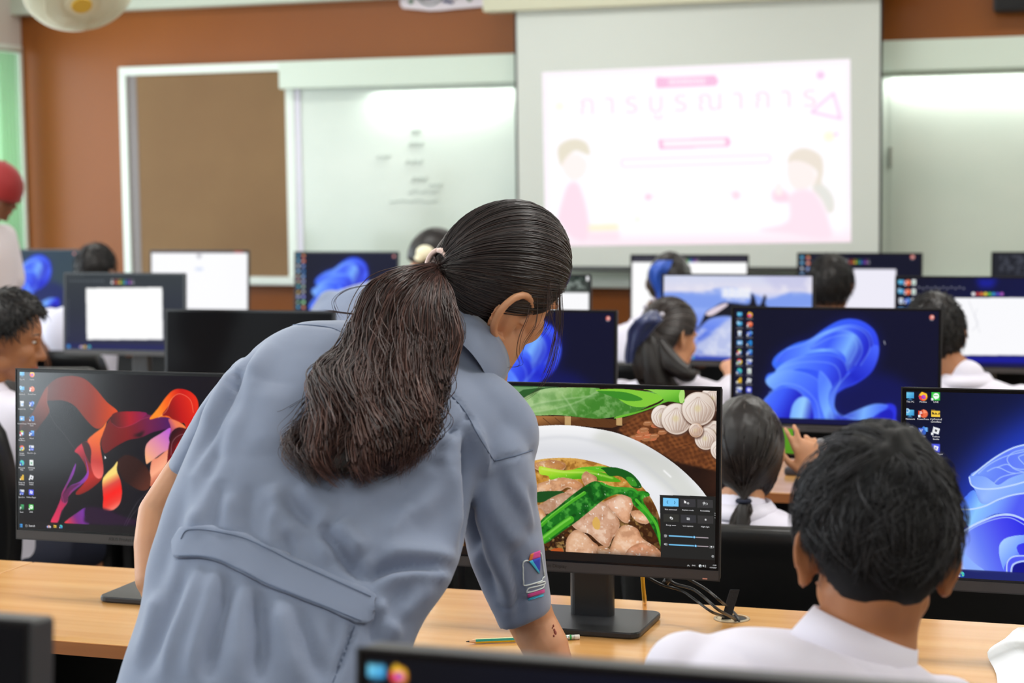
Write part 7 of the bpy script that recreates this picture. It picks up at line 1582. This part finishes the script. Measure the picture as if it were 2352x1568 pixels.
b = MB(); q9 = P(976, 580, 7.36); b.ell(q9, [cr*.036, cf*.02, cu*.030], 16, 10); b.ell(q9-cr*.022-cu*.022, [cr*.020, cf*.015, cu*.016], 12, 8); b.build('hair_scrunchie', mat('scrunchie_cream', (240, 234, 206), .7), t9, smooth=True)

# ---------------------------------------------------------------- things on the desk
# pencil
p0 = PZ(1070, 1473, DZ+.0045); p1 = PZ(1331, 1462, DZ+.0045); d = nrm(p1-p0); L = np.linalg.norm(p1-p0)
pen = thing('pencil', 'yellow and green striped pencil with white eraser lying under the instructor\'s arm', 'pencil', (p0+p1)/2*[1, 1, 0]+[0, 0, DZ])
sd = np.cross(d, [0, 0, 1]); up = np.array([0, 0, 1.0])
def hexr(q, r): return [p0+d*q+(sd*math.cos(a)+up*math.sin(a))*r for a in np.linspace(0, 2*math.pi, 6, endpoint=False)+.0]
R_ = .0042
mbp = MB(); mbp.rings([hexr(L*.085, R_), hexr(L*.885, R_)]); mbp.m = [0]*len(mbp.f)
for i in range(6): mbp.m[i] = [1, 2, 0, 1, 2, 0][i]
mbp.build('barrel', [mat('pencil_yellow', (238, 208, 40), .35), mat('pencil_green', (40, 150, 130), .35), mat('pencil_pale', (214, 226, 160), .35)], pen)
MB().rings([hexr(L*.03, R_*.38), hexr(L*.085, R_)]).build('sharpened_wood', mat('pencil_wood', (222, 178, 138), .6), pen)
MB().rings([hexr(0, .0003), hexr(L*.032, R_*.40)]).build('lead', mat('pencil_lead', (50, 50, 54), .4), pen)
MB().tube([p0+d*L*.885, p0+d*L*.955], R_*1.02, 16).build('ferrule', mat('ferrule', (206, 214, 208), .3, metal=.6), pen, smooth=True)
MB().tube([p0+d*L*.912, p0+d*L*.928], R_*1.06, 16).build('ferrule_band', mat('ferrule_green', (40, 160, 80), .4), pen, smooth=True)
MB().tube([p0+d*L*.955, p0+d*L], R_*.98, 16).build('eraser', mat('eraser_white', (236, 232, 226), .7), pen, smooth=True)
# cable outlet
gc = PZ(1681, 1421, DZ)
gr = thing('cable_outlet', 'clear round cable outlet ring set into the desk by the velcro strap', 'cable outlet', gc)
g = MB(); M_clear = mat('clear_plastic', (236, 222, 190), .12, alpha=.45)
rs = []
for rr_, z in ((.026, 0), (.032, 0), (.032, .0018), (.027, .003), (.026, .002)): rs.append([gc+np.array([rr_*math.cos(a), rr_*math.sin(a), z]) for a in np.linspace(0, 2*math.pi, 40, endpoint=False)])
g.rings(rs, cap=False).build('rim', M_clear, gr, smooth=True)
MB().prism([gc+np.array([.0255*math.cos(a)*1.0+.0, .0255*math.sin(a), .0004]) for a in np.linspace(-.9, 2.2, 20)], (0, 0, .0006)).build('opening_shade', M_black, gr)  # shade inside the hole put in as a black plate on the solid top
MB().prism([gc+np.array([.0258*math.cos(a), .0258*math.sin(a), .001]) for a in np.linspace(2.2, 2*math.pi-.9, 24)], (0, 0, .001)).build('cover', M_clear, gr)
def cable(name, label, pts, rad, m, cat='cable', group=None):
    o = MB().tube(spline(np.array(pts), 8), rad, 8).build(name, m, None, smooth=True); return tag(o, label, cat, group)
M_cab = mat('black_cable', (26, 26, 28), .35)
Yb = MONY[1]+.09
gpt = lambda px, py: PZ(px, py, DZ+.004)
cable('cable', 'upper black cable drooping from the food picture monitor into the outlet', [PY(1560, 1318, Yb), PY(1590, 1334, Yb), PY(1625, 1355, Yb-.01), PY(1655, 1380, Yb-.03), gpt(1680, 1400), gpt(1697, 1424), gc+[.006, 0, -.02]], .0024, M_cab, group='black monitor cables')
cable('cable', 'lowest black cable sagging from the food picture monitor towards the outlet', [PY(1482, 1322, Yb), PY(1520, 1342, Yb), PY(1565, 1356, Yb), PY(1600, 1380, Yb-.02), PY(1635, 1405, Yb-.05), gpt(1665, 1418), gc+[-.004, .003, -.02]], .0024, M_cab, group='black monitor cables')
cable('cable', 'middle black cable with a tie running from the food picture monitor to the outlet', [PY(1530, 1326, Yb+.01), PY(1550, 1340, Yb+.01), PY(1590, 1352, Yb), PY(1618, 1372, Yb-.02), PY(1650, 1400, Yb-.05), gpt(1690, 1424), gc+[.002, .004, -.02]], .0027, M_cab, group='black monitor cables')
o = MB().tube([PY(1527, 1340, Yb+.005), PY(1537, 1326, Yb+.005)], .006, 8).build('cable_tie', M_cab, smooth=True); tag(o, 'small black tie around the middle monitor cable', 'cable tie')
cable('cable', 'yellow network cable hanging behind the stand of the food picture monitor', [PY(1474, 1300, Yb+.02), PY(1477, 1340, Yb+.02), PY(1479, 1364, Yb+.03), PY(1480, 1378, Yb+.05), PZ(1481, 1383, DZ+.004)+[0, .0, 0], PZ(1480, 1372, DZ+.003), PZ(1478, 1366, DZ-.02)+[0, .02, -.1]], .0036, mat('yellow_cable', (226, 168, 24), .4))
st_ = [PZ(1670, 1428, DZ+.002), PZ(1672, 1410, DZ+.008)]
b = MB(); w_ = .0085; pts = [gc+np.array([-.007, -.012, .001]), gc+np.array([-.005, -.010, .020]), gc+np.array([.002, -.004, .045])]
pts = [P(x, y, 0+np.dot(gc-CAM, cf)-.01) for x, y in ((1666, 1430), (1672, 1408), (1680, 1380), (1688, 1354))]; pts = spline(pts, 5)
rs = [[p-cr*w_, p+cr*w_, p+cr*w_+cf*.002, p-cr*w_+cf*.002] for p in pts]; o = b.rings(rs).build('cable_strap', mat('velcro_black', (34, 35, 40), .9, bump=((700, 700, 700), .5, .001)), bevel=.0006)
tag(o, 'black velcro strap standing up from the cable outlet', 'strap')
# white paper sheet at the lower right
pp = [PZ(2268, 1497, DZ+.012), PZ(2288, 1545, DZ+.004), PZ(2305, 1620, DZ+.002), PZ(2420, 1660, DZ+.001), PZ(2500, 1600, DZ+.001), PZ(2440, 1500, DZ+.02), PZ(2352, 1440, DZ+.035), PZ(2308, 1466, DZ+.03)]
c = sum(pp)/len(pp)+np.array([0, 0, .012]); b = MB()
o_ = spline(pp, 4, True); V = [c]+list(o_); n = len(o_); F = [(0, 1+k, 1+(k+1) % n) for k in range(n)]; V2 = [v-np.array([0, 0, .0012]) for v in V]; F2 = [tuple(x+n+1 for x in f[::-1]) for f in F]; F3 = [(1+k, 1+(k+1) % n, n+2+(k+1) % n, n+2+k) for k in range(n)]
b.add(V+V2, F+F2+F3); o = b.build('paper_sheet', mat('paper_white', (238, 240, 244), .7), smooth=False); tag(o, 'curled white paper sheet on the desk at the lower right corner', 'paper')
# items on the second row desk near the phone
kq = PZ(1868, 1050, DZ+.0)
o = MB().box(PZ(1800, 1092, DZ)+[0, 0, .0005], PZ(1800, 1092, DZ)+[.10, .05, .02]).build('pencil_case', mat('dark_case', (40, 36, 44), .6), bevel=.006); tag(o, 'small dark pencil case on the second row desk', 'pencil case')
pq = PZ(1884, 1068, DZ); pg = thing('plug', 'white plug on a stiff black lead beside the second row monitor stand', 'plug', pq)
MB().tube([pq+[0, 0, .001], pq+[.002, 0, .03], pq+[-.001, 0, .046]], .005, 8).build('lead', M_cab, pg, smooth=True)
MB().ell(pq+[0, 0, .060], [cr*.014, cf*.010, np.array([0, 0, .012])], 14, 8).build('plug_body', mat('plug_white', (206, 202, 210), .5), pg, smooth=True)
q = PZ(1900, 1064, DZ); o = MB().ell(q+[0, 0, .024], [cr*.009, cf*.009, np.array([0, 0, .023])], 14, 8).build('eraser', mat('eraser_pink', (226, 176, 160), .6), smooth=True); tag(o, 'pale pink eraser beside the white plug on the second row desk', 'eraser')
